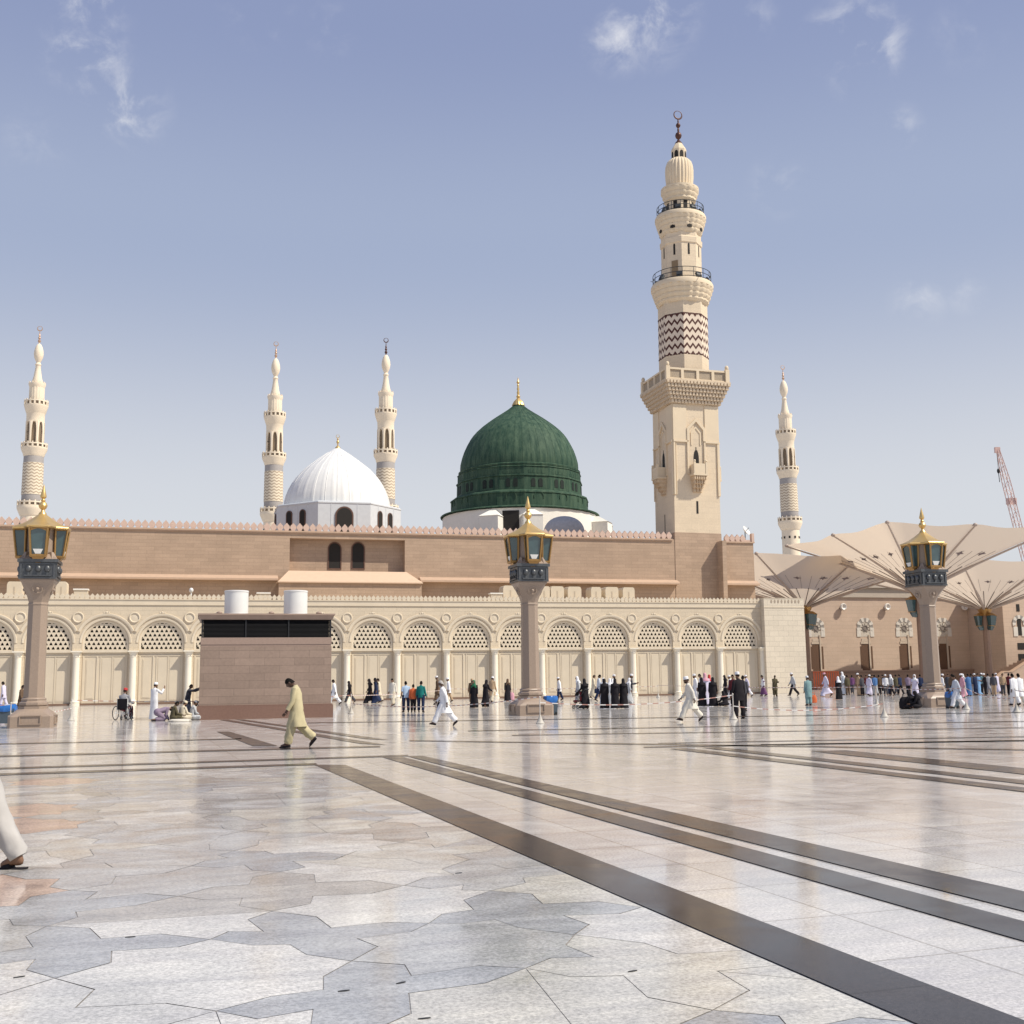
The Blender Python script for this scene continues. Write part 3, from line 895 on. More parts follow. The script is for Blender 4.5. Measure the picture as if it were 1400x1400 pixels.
    for i in range(steps):
        t0, t1 = i / steps, (i + 1) / steps
        e = .92 * (t1 ** .85)
        za, zz = z1 + (zg - z1) * t0, z1 + (zg - z1) * t1
        cor.box(c[0] - h - e + .05, c[0] + h + e - .05, c[1] - h - e + .05, c[1] + h + e - .05, za, zz - .10)
        n = int((2 * (h + e)) / .34)
        for q in range(4):
            M = on_face(c, q * math.pi / 2, h + e - .05)
            for j in range(n):
                x = -(h + e) + 2 * (h + e) * (j + .5) / n
                cor.box(x - .115, x + .115, -.13, .1, za + .05, zz - .02, 0, M)
    E = h + .97
    cor.box(c[0] - E, c[0] + E, c[1] - E, c[1] + E, zg - .10, zg + .06)
    cor.build('stalactite_cornice', plain('cornice_stone', (.62, .50, .36), .8, var=.12, nscale=5), root)
    G = h + .78; zp0, zp1 = zg + .06, at_wall(955, 504.5, FYm - .8).z
    g = MB(); pn = MB()
    for q in range(4):
        M = on_face(c, q * math.pi / 2, G)
        g.box(-G + .001, G - .001, -.001, .22, zp0, zp0 + .16, 0, M); g.box(-G + .001, G - .001, -.03, .24, zp1 - .18, zp1, 0, M)
        for x in (-G + .12, -G / 2, 0, G / 2, G - .12):
            e = .14
            g.box(x - e, x + e, -.03, .25, zp0, zp1 - .18, 0, M)
        pn.box(-G + .2, G - .2, .08, .16, zp0 + .16, zp1 - .18, 0, M)
    for sx in (-1, 1):
        for sy in (-1, 1):
            g.box(c[0] + sx * (G - .08) - .2, c[0] + sx * (G - .08) + .2, c[1] + sy * (G - .08) - .2, c[1] + sy * (G - .08) + .2, zp0, zp1 + .12)
            g.ell((c[0] + sx * (G - .08), c[1] + sy * (G - .08), zp1 + .32), (.19, .19, .26), 10, 8)
    g.build('gallery_parapet', minplain, root)
    pn.build('gallery_panel', plain('pierced_panel', (.36, .29, .21), .8, var=.25, nscale=14), root)
    # eight sided shaft with the zigzag band
    zo0, zz0, zz1, zo1 = zg + .06, zc(493), zc(437), zc(421)
    R1 = r_(32, 31) / math.cos(R_(22.5)) * .975
    o8 = MB(); o8.lathe([(R1, zo0), (R1, zz0)], 8, c, OCT)
    o8.build('octagon_shaft', minstone, root, ang=20)
    o8 = MB(); o8.lathe([(R1, zz1), (R1, zo1)], 8, c, OCT)
    o8.build('octagon_shaft', minstone, root, ang=20)
    zzm = chevron_mat('zigzag_band', (.70, .585, .46), (.075, .02, .012), (zz1 - zz0) / 5.15, 24, zz0 + .1, .36)
    zb_ = MB(); zb_.lathe([(R1 * 1.004, zz0 + .001), (R1 * 1.004, zz1 - .001)], 8, c, OCT)
    zb_.build('zigzag_band', zzm, root, ang=20)
    dd = MB()
    for i in range(8):
        M = on_face(c, i * R_(45), R1 * 1.004 * math.cos(R_(22.5)))
        for j in range(-2, 3):
            x = j * .42
            dd.box(x - .13, x + .13, -.012, 0, zz0 + .02, zz0 + .13, 0, M)
        for j in range(-3, 4):
            x = j * .30
            dd.prism([(x - .1, zz1 - .02), (x + .1, zz1 - .02), (x, zz1 - .22)], -.012, 0, 0, M)
    dd.build('zigzag_edge', plain('maroon_stone', (.075, .02, .012), .7), root)
    flute = lambda n, d: (lambda a, z: 1 + d * (abs(math.sin(a * n / 2)) - .6))
    def corbel(z0, z1, r0, r1, n, rows, name, extra=None):
        cb = MB(); prof = []
        for i in range(rows):
            t0, t1 = i / rows, (i + 1) / rows
            ra, rb = r0 + (r1 - r0) * t0 ** .9, r0 + (r1 - r0) * t1 ** .8
            za, zb = z0 + (z1 - z0) * t0, z0 + (z1 - z0) * t1
            prof += [(ra * 1.0, za), (rb, za + (zb - za) * .55), (rb, zb - .03), (rb * .985, zb)]
        cb.lathe(prof, 96, c, 0, mod=flute(n, .035))
        return cb
    rA = R1 * .97
    cb = corbel(zo1, zc(397.5), rA, r_(42, 34), 24, 4, 'c1'); 
    za = zc(397); cb.lathe([(r_(42.5, 34), za - .12), (r_(42.8, 34), za + .2), (r_(41.5, 34), za + .38), (.3, za + .40)], 48, c)
    cb.build('gallery_corbel', minplain, root)
    zfl1 = za + .40
    def railing(zf_, R, hgt, nm, n=16):
        rl = MB()
        for z in (zf_ + hgt, zf_ + hgt * .55, zf_ + .12):
            pts = [(c[0] + R * math.cos(TAU * i / 40), c[1] + R * math.sin(TAU * i / 40), z) for i in range(41)]
            rl.tube(pts, .035, 6)
        for i in range(n):
            a = TAU * i / n; x, y = c[0] + R * math.cos(a), c[1] + R * math.sin(a)
            rl.tube([(x, y, zf_), (x, y, zf_ + hgt)], .03, 6)
        rl.build('railing', rail_m, root)
        fl = MB()
        for i in range(8):
            a = TAU * (i + .35) / 8
            M = Matrix.Translation((c[0] + (R - .12) * math.cos(a), c[1] + (R - .12) * math.sin(a), zf_)) @ Matrix.Rotation(a, 4, 'Z') @ Matrix.Rotation(R_(-25), 4, 'Y')
            fl.box(-.12, .12, -.28, .28, .25, .72, 0, M); fl.box(-.05, .05, -.05, .05, 0, .25, 0, M)
        fl.build('floodlights', rail_m, root)
    railing(zfl1, r_(39.5, 35), 1.05, 'r1')
    for (zz, sgn) in ((zc(392), 1),):
        pl = MB()
        for a in (R_(8), R_(188), R_(98), R_(278)):
            R0 = r_(42, 34); pl.tube([(c[0] + R0 * math.cos(a), c[1] + R0 * math.sin(a), zz), (c[0] + (R0 + .55) * math.cos(a), c[1] + (R0 + .55) * math.sin(a), zz + .02)], .03, 6)
        pl.build('rod', rail_m, root)
    # second stage
    R2 = r_(26, 36) / math.cos(R_(22.5)) * .975
    z2a, z2b = zfl1, zc(326)
    s2 = MB(); s2.lathe([(R2, z2a), (R2, zc(341)), (R2 * 1.05, zc(340)), (R2 * 1.06, zc(333)), (R2 * 1.0, zc(331.5)), (R2, z2b)], 8, c, OCT)
    s2.build('upper_shaft', minstone, root, ang=20)
    sl = MB(); dr = MB()
    for i in range(8):
        M = on_face(c, i * R_(45), R2 * math.cos(R_(22.5)))
        sl.prism(pointed(0, zc(356.5), zc(341.5), .10, .2), -.02, .02, 0, M)
    M = on_face(c, R_(-45), R2 * math.cos(R_(22.5)))
    dr.box(-.30, .34, -.05, .03, z2a, zc(364.5), 0, M)
    sl.build('slit_windows', darkhole, root); dr.build('gallery_door', plain('weathered_door', (.26, .18, .10), .7), root)
    cb = corbel(z2b, zc(303.5), R2 * .96, r_(34.5, 38), 24, 4, 'c2')
    zb2 = zc(303); cb.lathe([(r_(35, 38), zb2 - .1), (r_(35.2, 38), zb2 + .16), (r_(34, 38), zb2 + .34), (.3, zb2 + .36)], 48, c)
    cb.build('gallery_corbel', minplain, root)
    ni = MB()
    for i in range(8):
        M = on_face(c, i * R_(45), r_(29.5, 38))
        ni.prism(pointed(0, zc(321.5), zc(311.5), .24, .6), -.06, .3, 0, M)
    ni.build('corbel_niches', darkhole, root)
    zfl2 = zb2 + .36
    railing(zfl2, r_(32, 38), .95, 'r2')
    # lantern stage with flared top
    R3 = r_(18.5, 40) / math.cos(R_(22.5)) * .97
    s3 = MB(); s3.lathe([(R3, zfl2), (R3, zc(281))], 8, c, OCT)
    s3.build('lantern_stage', minplain, root, ang=20)
    wn = MB()
    for i in range(8):
        M = on_face(c, i * R_(45), R3 * math.cos(R_(22.5)))
        wn.prism(pointed(0, zfl2 + .05, zc(266.5), .20, .42), -.03, .02, 0, M)
    wn.build('lantern_windows', darkhole, root)
    cb = corbel(zc(281), zc(263), R3 * .96, r_(26, 41), 16, 3, 'c3')
    zb3 = zc(263); cb.lathe([(r_(26, 41), zb3), (r_(26, 41), zb3 + .18), (r_(20, 41), zb3 + .35), (.2, zb3 + .36)], 48, c)
    cb.build('flared_cornice', minplain, root)
    fl = MB()
    zt0 = zb3 + .36
    fl.lathe([(r_(17.5, 42), zt0), (r_(18.8, 42), zc(245)), (r_(19, 42), zc(235)), (r_(18.4, 42), zc(229)), (r_(16.5, 43), zc(224)), (r_(13, 43), zc(220.5)), (.1, zc(219.5))], 144, c, mod=flute(24, .07))
    fl.build('fluted_drum', minplain, root, ang=60)
    R5 = r_(10, 44)
    k5 = MB(); k5.lathe([(R5 * 1.02, zc(220)), (R5 * 1.02, zc(209)), (R5 * 1.06, zc(207)), (R5 * .9, zc(203.5)), (R5 * .62, zc(199.5)), (R5 * .5, zc(197.5))], 8, c, OCT)
    k5.build('cupola', minplain, root, ang=25)
    kw = MB()
    for i in range(8):
        M = on_face(c, i * R_(45), R5 * 1.02 * math.cos(R_(22.5)))
        kw.prism(pointed(0, zc(218.5), zc(209.5), .20, .5), -.025, .02, 0, M)
    kw.build('cupola_windows', darkhole, root)
    f = MB()
    f.lathe([(r_(5, 45), zc(198)), (r_(5, 45), zc(196.7)), (r_(2.6, 45), zc(194)), (r_(1.2, 45), zc(191.5)), (r_(3.6, 45), zc(189.5)), (r_(4.6, 45), zc(186.5)), (r_(3.6, 45), zc(183.5)), (r_(1.2, 45), zc(181.5)), (r_(1.5, 45), zc(178)), (r_(.9, 45), zc(176)), (r_(2.6, 45), zc(174.5)), (r_(3.3, 45), zc(172.5)), (r_(2.6, 45), zc(170.5)), (r_(.9, 45), zc(169)), (r_(1.1, 45), zc(166.5)), (r_(.6, 45), zc(164.5))], 20, c)
    crescent(f, (c[0], c[1], zc(158.2)), r_(5.9, 46), r_(1.25, 46))
    f.build('crescent_finial', bronze_dark, root)
    root.matrix_world = Matrix.Translation((-.16, -.04, 0)) @ root.matrix_world @ Matrix.Rotation(R_(.68), 4, 'Y')          # it stands a little out of plumb
build_minaret()

# ------------------------------------------------------------------ four slender minarets far behind
def build_slender():
    Y0 = 331.0; ax = 43.0
    minplain = plain('pale_minaret_stone', (.80, .68, .52), .75, var=.05, nscale=.8, spec=.3)
    P = at_depth(ax, 690, Y0)
    def z(py, px=None):
        px = px if px is not None else 43 + (690 - py) * .034
        return at_depth(px, py, Y0).z
    def r(hw): return hw / ppm((P.x, Y0, 60))
    MF = Matrix.Translation((P.x, Y0, 0)) @ Matrix.Rotation(TH, 4, 'Z')
    root = thing('slender_minaret', 'leftmost slender cream minaret, rising behind the left lamp post', 'minaret', MF, (0, 0, 0), 'slender far minarets')
    b = MB()
    b.lathe([(r(14), 0), (r(13.5), z(706)), (r(14.5), z(705.5)), (r(18.2), z(697)), (r(18.6), z(695)), (r(18.6), z(693.5)), (.2, z(693.4))], 32)
    b.build('lower_shaft', minplain, root)
    hl = MB()
    for i in range(10):
        M = on_face((0, 0), TAU * i / 10, r(13.6)); zz = z(720)
        hl.box(-.28, .28, -.1, .3, zz, zz + .75, 0, M)
    hl.build('round_lights', darkhole, root)
    def gallery(zb, zt, R, nm):
        g = MB(); n = 16
        g.lathe([(R, zb), (R, zb + .3), (R * .97, zb + .3), (R * .97, zb)], 32, cap0=False, cap1=False)
        zt_ = zt
        g.lathe([(R * .96, zt_ - .35), (R * 1.02, zt_ - .35), (R * 1.02, zt_), (R * .96, zt_), (R * .96, zt_ - .35)], 32, cap0=False, cap1=False)
        for i in range(n):
            M = on_face((0, 0), TAU * i / n, R); g.box(-.26, .26, -.03, .2, zb + .2, zt_ - .3, 0, M)
            g.box(-.16, .16, -.02, .16, zt_, zt_ + .38, 0, M)
        g.build('gallery', minplain, root)
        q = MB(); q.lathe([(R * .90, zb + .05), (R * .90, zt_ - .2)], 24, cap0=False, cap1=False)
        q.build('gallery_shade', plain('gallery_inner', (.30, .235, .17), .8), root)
    gallery(z(693.5), z(687), r(18.4), 'g1')
    bnd = MB(); bnd.lathe([(r(13.3), z(693.3)), (r(13.3), z(677))], 32, cap0=False, cap1=False)
    bnd.build('grey_band', plain('grey_stone', (.36, .33, .31), .7), root)
    bnd = MB(); bnd.lathe([(r(13), z(634)), (r(12.9), z(624.5))], 32, cap0=False, cap1=False)
    bnd.build('grey_band', MATS['grey_stone'], root)
    cv = MB(); cv.lathe([(r(13.7), z(677.2)), (r(13.7), z(676.6)), (r(13.3), z(634.4)), (r(13.3), z(633.8))], 48, cap0=True, cap1=True)
    cv.build('chevron_shaft', chevron_mat('pale_zigzag', (.72, .62, .47), (.40, .31, .22), (z(634) - z(677)) / 10.0, 12, 0, .40), root)
    m = MB(); m.lathe([(r(12.8), z(625)), (r(13.5), z(624)), (r(14.2), z(621)), (r(16.8), z(615.5)), (r(17.2), z(613.8)), (.2, z(613.6))], 32)
    m.build('middle_corbel', minplain, root)
    gallery(z(613.8), z(607.5), r(17), 'g2')
    s = MB(); s.lathe([(r(9.2), z(613.5)), (r(9.2), z(576))], 24, cap1=False)
    s.lathe([(r(11.8), z(578)), (r(12), z(566.5)), (r(12.6), z(565.5)), (r(15.2), z(557.5)), (r(15.6), z(556)), (.2, z(555.8))], 32)
    n = 8
    for i in range(n):
        M = on_face((0, 0), TAU * i / n, r(11.8)); w = r(11.8) * math.tan(math.pi / n)
        # arcade of tall openings: piers and pointed heads
        s.box(-w, -w * .62, 0, .5, z(612), z(577.5), 0, M); s.box(w * .62, w, 0, .5, z(612), z(577.5), 0, M)
        ar = pointed(0, z(592), z(577), w * .62, .9)
        poly = [(-w * .62, z(576.5))] + ar + [(w * .62, z(576.5))]
        s.prism(poly, 0, .45, 0, M)
    s.build('arcaded_shaft', minplain, root)
    dk = MB(); dk.lathe([(r(9.4), z(612)), (r(9.4), z(579))], 24, cap0=False, cap1=False)  # dark sleeve over the pale core, shade behind the openings put into colour
    dk.build('shaft_shade', plain('shaded_core_stone', (.24, .18, .12), .9), root)
    gallery(z(556), z(549), r(15.6), 'g3')
    u = MB(); fl = lambda a, zz: 1 + .05 * (abs(math.sin(a * 8)) - .5)
    u.lathe([(r(9.8), z(555.8)), (r(9.8), z(530))], 64, mod=fl)
    u.lathe([(r(9.9), z(530.5)), (r(11.2), z(526.5)), (r(11.2), z(525)), (.2, z(524.8))], 32)
    for i in range(12):
        M = on_face((0, 0), TAU * i / 12, r(10.8)); u.box(-.2, .2, 0, .2, z(525), z(522.8), 0, M)
    u.build('fluted_stage', minplain, root)
    cn = MB(); cn.lathe([(r(7.2), z(525)), (r(7), z(521.5)), (r(5.4), z(516)), (r(4.2), z(508)), (r(3.2), z(501)), (r(3.4), z(500.5)), (r(4.2), z(499)), (r(3.2), z(497.3)), (r(2.6), z(496)),
                          (r(3.6), z(494)), (r(5.6), z(489.5)), (r(6.4), z(484.5)), (r(5.9), z(479.5)), (r(4.2), z(474)), (r(2.4), z(471)), (r(1.8), z(470.5)), (.05, z(470.3))], 32)
    cn.build('bulb_spire', minplain, root)
    f = MB(); f.lathe([(r(1.2), z(470.8)), (r(.7), z(469)), (r(2.0), z(467.2)), (r(2.1), z(466)), (r(.8), z(464.4)), (r(1.7), z(462.8)), (r(1.7), z(461.8)), (r(.7), z(460.4)), (r(1.4), z(459)), (r(.6), z(457)), (r(.5), z(453.5))], 14)
    crescent(f, (0, 0, z(449.2)), r(3.2), r(.8))
    f.build('crescent_finial', plain('pale_gilt', (.55, .36, .24), .4, metal=.6), root)
    ztop = z(449)
    for (px, pyb, pyt, span, lab) in ((373.5, 697, 470, 227, 'slender cream minaret standing just left of the white dome'),
                                      (527.0, 694, 465, 229, 'slender cream minaret with a dark crescent just right of the white dome'),
                                      (1080.0, 711, 502, 209, 'rightmost slender cream minaret, rising above the tan umbrella canopy')):
        k = copy_tree(root); k['label'] = lab
        Y = Y0 * 238.5 / span
        q = at_depth(px, pyb, Y)
        k.matrix_world = Matrix.Translation((q.x, Y, 0)) @ Matrix.Rotation(TH, 4, 'Z')
        zt_ = at_depth(px, pyt, Y).z
        k.scale = (1, 1, zt_ / ztop)
        ROOTS.append(k)
        if 'dark crescent' in lab:
            for ch in k.children:
                if ch.name.startswith('crescent_finial'):
                    ch.material_slots[0].link = 'OBJECT'; ch.material_slots[0].material = bronze_dark
build_slender()

# ------------------------------------------------------------------ domes on the roof
def build_white_dome():
    Y = 113.0
    P = FINV @ at_depth(461, 690, Y); c = (P.x, P.y)
    def z(py): return at_wall(461, py, c[1]).z
    k = ppm(fw((P.x, P.y, 16)))
    root = thing('white_dome', 'white ribbed dome on a pale panelled drum between two slender minarets', 'dome', FACE, (c[0], c[1], HZT))
    R = 83.5 / k / math.cos(R_(22.5)) * .985
    d = MB(); zt = z(699)
    # drum faces: one faces the viewer
    ph = OCT + R_(0)
    d.lathe([(R, HZT - .3), (R, zt), (R * .985, zt + .12), (.3, zt + .14)], 8, c, ph)
    for i in range(8):
        M = on_face(c, i * R_(45), R * math.cos(R_(22.5))); w = R * math.sin(R_(22.5))
        for x in (-w * .5, 0, w * .5): d.box(x - .03, x + .03, -.025, 0, HZT, zt - .05, 0, M)
        d.box(-w, w, -.05, .1, zt - .10, zt + .02, 0, M)
    d.build('drum', wwall_m, root, ang=20)
    win = []
    for i in range(8):
        M = on_face(c, i * R_(45), R * math.cos(R_(22.5)))
        if i % 2 == 0:
            f = MB(); zb = HZT - .2; zz = z(704.5); hw = .86
            f.prism([(-hw, zb), ] + arc(0, zz - hw, hw, 180, 0, 12) + [(hw, zb)], -.10, .02, 0, M)
            o = f.build('window', brownframe, root)
            f = MB(); f.prism([(-hw + .14, zb), ] + arc(0, zz - hw, hw - .14, 180, 0, 12) + [(hw - .14, zb)], -.115, .02, 0, M)
            f.build('pane', darkhole, o)
        else:
            for x in (-1.0, .65):
                f = MB(); zb = HZT + .1; zz = z(707); hw = .37
                f.prism([(x - hw, zb)] + arc(x, zz - hw, hw, 180, 0, 10) + [(x + hw, zb)], -.08, .02, 0, M)
                o = f.build('window', brownframe, root)
                f = MB(); f.prism([(x - hw + .1, zb)] + arc(x, zz - hw, hw - .1, 180, 0, 10) + [(x + hw - .1, zb)], -.095, .02, 0, M)
                f.build('pane', darkhole, o)
    prof = [(71.5, 699.5), (71.4, 693), (71, 688), (69, 680), (65.6, 671), (61, 662.5), (56, 655), (45, 643), (29, 630.5), (15, 620.3), (5, 613.8), (1, 612.6)]
    dm = MB(); n = 32
    dm.lathe([(hw / k, z(py)) for hw, py in prof], 192, c, mod=lambda a, zz: 1 + .012 * max(0, math.cos(a * n / 2 * 2)) ** 14)
    dm.build('dome_shell', wdome_m, root, ang=50)
    rb = MB(); nr = 28
    for i in range(nr):
        a = TAU * (i + .5) / nr
        rb.tube([(c[0] + hw / k * math.cos(a), c[1] + hw / k * math.sin(a), z(py)) for hw, py in prof[:-2]], .034, 5)
    rb.build('dome_ribs', wdome_m, root)
    f = MB(); f.lathe([(4 / k, z(613.5)), (3.2 / k, z(611.5)), (1 / k, z(609.5)), (.8 / k, z(607)), (2 / k, z(605)), (1.9 / k, z(603.5)), (.7 / k, z(602)), (1.4 / k, z(600.6)), (.5 / k, z(599.2))], 16, c)
    crescent(f, (c[0], c[1], z(596.5)), 2.3 / k, .5 / k)
    f.build('crescent_finial', gold, root)
build_white_dome()

def build_green_dome():
    Y = 131.0
    P = FINV @ at_depth(710.5, 690, Y); c = (P.x, P.y)
    def z(py): return at_wall(710.5, py, c[1]).z
    k = ppm(fw((P.x, P.y, 17)))
    root = thing('green_dome', 'large dark green dome with a gilded finial above the pink wall', 'dome', FACE, (c[0], c[1], HZT))
    q = lambda hw: hw / k
    prof = [(80.5, 649), (81.3, 643.5), (80.8, 636), (78.5, 627), (75.5, 618.5), (71.8, 611), (67.5, 603.5), (63.5, 598), (58, 592), (51.5, 586.3), (44, 580.6), (36.5, 575.3), (29, 570.4), (21.5, 565.6), (14, 560.6), (8.5, 556.2), (4, 553.5)]
    d = MB(); d.lathe([(q(a), z(b)) for a, b in prof], 240, c, mod=lambda a, zz: 1 - .006 * max(0, math.cos(a * 44)) ** 10)
    d.build('dome_shell', green_m, root, ang=50)
    rb = MB()
    for i in range(44):
        a = TAU * (i + .5) / 44
        rb.tube([(c[0] + q(hw) * math.cos(a), c[1] + q(hw) * math.sin(a), z(py)) for hw, py in prof[1:-1]], .024, 4)
    rb.build('dome_ribs', green_m, root)
    h = MB(); a = R_(-66); Rr = q(13.5)
    M = Matrix.Translation((c[0] + Rr * math.cos(a), c[1] + Rr * math.sin(a), z(565.0))) @ Matrix.Rotation(a, 4, 'Z') @ Matrix.Rotation(R_(38), 4, 'Y')
    h.lathe([(.30, -.2), (.30, .12), (.24, .14)], 16, M=M)
    h.build('hatch', plain('dark_green', (.012, .035, .022), .5), root)
    dr = MB(); n = 16; ph = R_(11.25)
    dr.lathe([(q(80), z(652)), (q(83.5), z(650)), (q(84), z(647.8)), (q(81), z(646.3)), (q(80), z(646.2))], 96, c, cap0=False, cap1=False)
    dr.lathe([(q(86.5), z(682)), (q(86), z(665)), (q(87.2), z(664.5)), (q(87), z(662.6)), (q(85.2), z(662.2)), (q(85), z(652.5)), (q(86), z(652)), (q(85), z(650.8)), (q(79), z(650))], 16, c, ph)
    dr.build('drum', green_m, root, ang=15)
    wd = MB(); nb = MB()
    for i in range(16):
        M = on_face(c, TAU * i / 16, q(86.3) * math.cos(R_(11.25)))
        for x in (-.42, .42):
            wd.prism([(x - .24, z(679))] + arc(x, z(679) + .72, .24, 180, 0, 8) + [(x + .24, z(679))], -.04, .05, 0, M)
        M = on_face(c, TAU * i / 16, q(85) * math.cos(R_(11.25)))
        for x in (-.75, -.25, .25, .75):
            nb.prism([(x - .2, z(661)), (x - .2, z(661) + .3), (x, z(661) + .5), (x + .2, z(661) + .3), (x + .2, z(661))], -.035, .02, 0, M)
    wd.build('drum_windows', plain('drum_void', (.006, .014, .010), .8), root)
    nb.build('drum_niches', green_m, root)
    lo = MB(); lo.lathe([(q(94.5), z(705.2)), (q(94.5), z(688)), (q(95.5), z(687.4)), (q(95), z(685.6)), (q(88), z(682.5)), (q(84), z(682.3))], 16, c, ph)
    for i in range(16):
        M = on_face(c, TAU * i / 16, q(94.5) * math.cos(R_(11.25)))
        ring_pts = arc(0, z(704) + .95, .55, 200, -20, 12)
        lo.tube([(x, -.03, zz) for x, zz in ring_pts], .05, 6, 0, M)
    lo.build('lower_drum', green_m, root, ang=15)
    br = MB(); br.lathe([(q(94), z(707)), (q(108.5), z(708.6)), (q(109), z(707.6)), (q(108), z(706.6)), (q(97), z(704.4)), (q(94), z(704.2))], 96, c, cap0=False, cap1=False)
    br.lathe([(q(108.6), z(708.8)), (q(108.6), z(708.5)), (q(94), z(708.2))], 96, c, cap0=False, cap1=False)
    br.build('brim', green_m, root)
    wb = MB(); wb.lathe([(q(106), HZT - .3), (q(106), z(709.5)), (q(105), z(708.9)), (q(90), z(708.7))], 32, c)
    wb.build('white_base', whitewash, root)
    # little gabled dormers round the base
    for deg in (-124, -98, -34, -12, 14, 62, 110):
        a = R_(deg); dm = MB()
        M = Matrix.Translation((c[0], c[1], 0)) @ Matrix.Rotation(a - R_(-90), 4, 'Z') @ Matrix.Translation((0, -q(106), 0))
        hw = 1.05; z0, z1, z2 = HZT - .3, z(721), z(712.5)
        dm.box(-hw, hw, -1.7, .4, z0, z1, 0, M); dm.frustum((-hw - .08, hw + .08, -1.78, .4, z1 + .002), (-.35, .35, -.5, .4, z2), 0, M)
        dm.build('dormer', whitewash, root)
    ld = MB(); cc = FINV @ at_depth(771, 715, 117.0); kk = ppm(fw(cc))
    ld.lathe([(30 / kk, HZT - .2), (30 / kk, HZT + .05)] + [(28 / kk * math.cos(R_(t)) ** .9, at_wall(771, 728 - 22 * math.sin(R_(t)), cc.y).z) for t in range(0, 90, 10)] + [(.03, at_wall(771, 705.6, cc.y).z)], 48, (cc.x, cc.y), mod=lambda a, zz: 1 + .01 * max(0, math.cos(a * 12)) ** 8)
    ld.build('small_lead_dome', leadgrey, root)
    dk = MB(); M = Matrix.Translation((c[0], c[1], 0)) @ Matrix.Rotation(R_(-112 + 90), 4, 'Z') @ Matrix.Translation((0, -q(106), 0))
    dk.box(-.9, .9, -.05, .1, HZT - .2, z(713), 0, M)
    dk.build('base_opening', darkhole, root)
    f = MB()
    f.lathe([(q(8.8), z(555)), (q(8.2), z(553)), (q(6), z(549)), (q(3), z(546)), (q(1.6), z(544.5))], 60, c, mod=lambda a, zz: 1 + .08 * (abs(math.sin(a * 6)) - .5))
    f.lathe([(q(1.6), z(545)), (q(3), z(542.5)), (q(1.3), z(540)), (q(2.1), z(537)), (q(1.1), z(534.5)), (q(1.9), z(532)), (q(1), z(529.5)), (q(1.6), z(527)), (q(.8), z(525.4)), (q(2.3), z(523)), (q(1), z(520.8)), (q(.5), z(516.5))], 18, c)
    f.build('finial', gold, root)
build_green_dome()
# ------------------------------------------------------------------ service block in front of the arcade
def build_service_block():
    a, b = FINV @ at_ground(268.5, 984.6), FINV @ at_ground(455.2, 980.6)
    y = (a.y + b.y) / 2; x0, x1 = a.x, b.x; D = 3.4
    root = thing('service_block', 'brown granite service block with a wide black louvre and two white roof drums', 'building', FACE, ((x0 + x1) / 2, y, 0))
    def z(py): return at_wall(362, py, y).z
    p = MB(); zp = z(963.5)
    p.box(x0, x1, y, y + D, 0.001, zp - .04); p.box(x0 + .03, x1 - .03, y + .03, y + D - .03, zp - .04, zp)
    p.build('plinth', plinth_m, root)
    w = MB(); i = .09
    w.box(x0 + i, x1 - i, y + i, y + D - i, zp, z(884))
    w.build('wall', boxstone, root)
    w = MB(); w.box(x0 + i + .02, x1 - i - .02, y + i + .02, y + D - i - .02, z(884) + .003, z(881))
    w.box(x0 + i, x1 - i, y + i, y + D - i, z(881) + .003, z(871.5))
    w.build('upper_band', plain('brown_granite_smooth', (.32, .23, .185), .5, var=.08, nscale=14), root)
    l = MB(); zl0, zl1 = z(871.5) + .002, z(847)
    l.box(x0 + i + .12, x1 - i - .12, y + i + .14, y + D - i - .14, zl0, zl1)
    n = 14
    for k in range(n):
        zz = zl0 + (zl1 - zl0) * (k + .5) / n
        l.frustum((x0 + i + .07, x1 - i - .07, y + i + .03, y + i + .13, zz - .022), (x0 + i + .07, x1 - i - .07, y + i + .08, y + i + .14, zz + .022))
    for f in (0, .334, .667, 1):
        xx = x0 + i + .05 + (x1 - x0 - 2 * i - .1) * f
        l.box(xx - .03, xx + .03, y + i + .01, y + i + .15, zl0, zl1)
    l.build('louvre', black_m, root)
    c = MB()
    c.frustum((x0 + i - .02, x1 - i + .02, y + i - .02, y + D - i + .02, zl1 + .002), (x0 - .02, x1 + .02, y - .02, y + D + .02, z(841)))
    c.box(x0 - .05, x1 + .05, y - .05, y + D + .05, z(841) + .002, z(838.8))
    c.build('cornice', plain('brown_cornice', (.33, .24, .19), .6, var=.08), root)
    for px in (323, 404):
        q = at_wall(px, 838, y + 1.3); r = 16.2 / ppm(fw(q)); d = MB(); cc = (q.x, q.y)
        za = z(838.8) + .003; zt = at_wall(px, 807.8, y + 1.3).z
        d.lathe([(r, za), (r, za + .05), (r * .985, za + .06), (r * .985, zt - .08), (r * 1.015, zt - .07), (r * 1.015, zt - .015), (r * .97, zt), (.02, zt + .03)], 40, cc)
        d.build('roof_drum', whitemetal, root)
    k = MB()
    for px in (300, 371, 436):
        q = at_wall(px, 838, y + .4); k.ell((q.x, q.y, z(838.8) + .05), (.13, .13, .07), 10, 6)
    k.build('roof_knob', plain('brown_cornice', (.33, .24, .19)), root)
build_service_block()

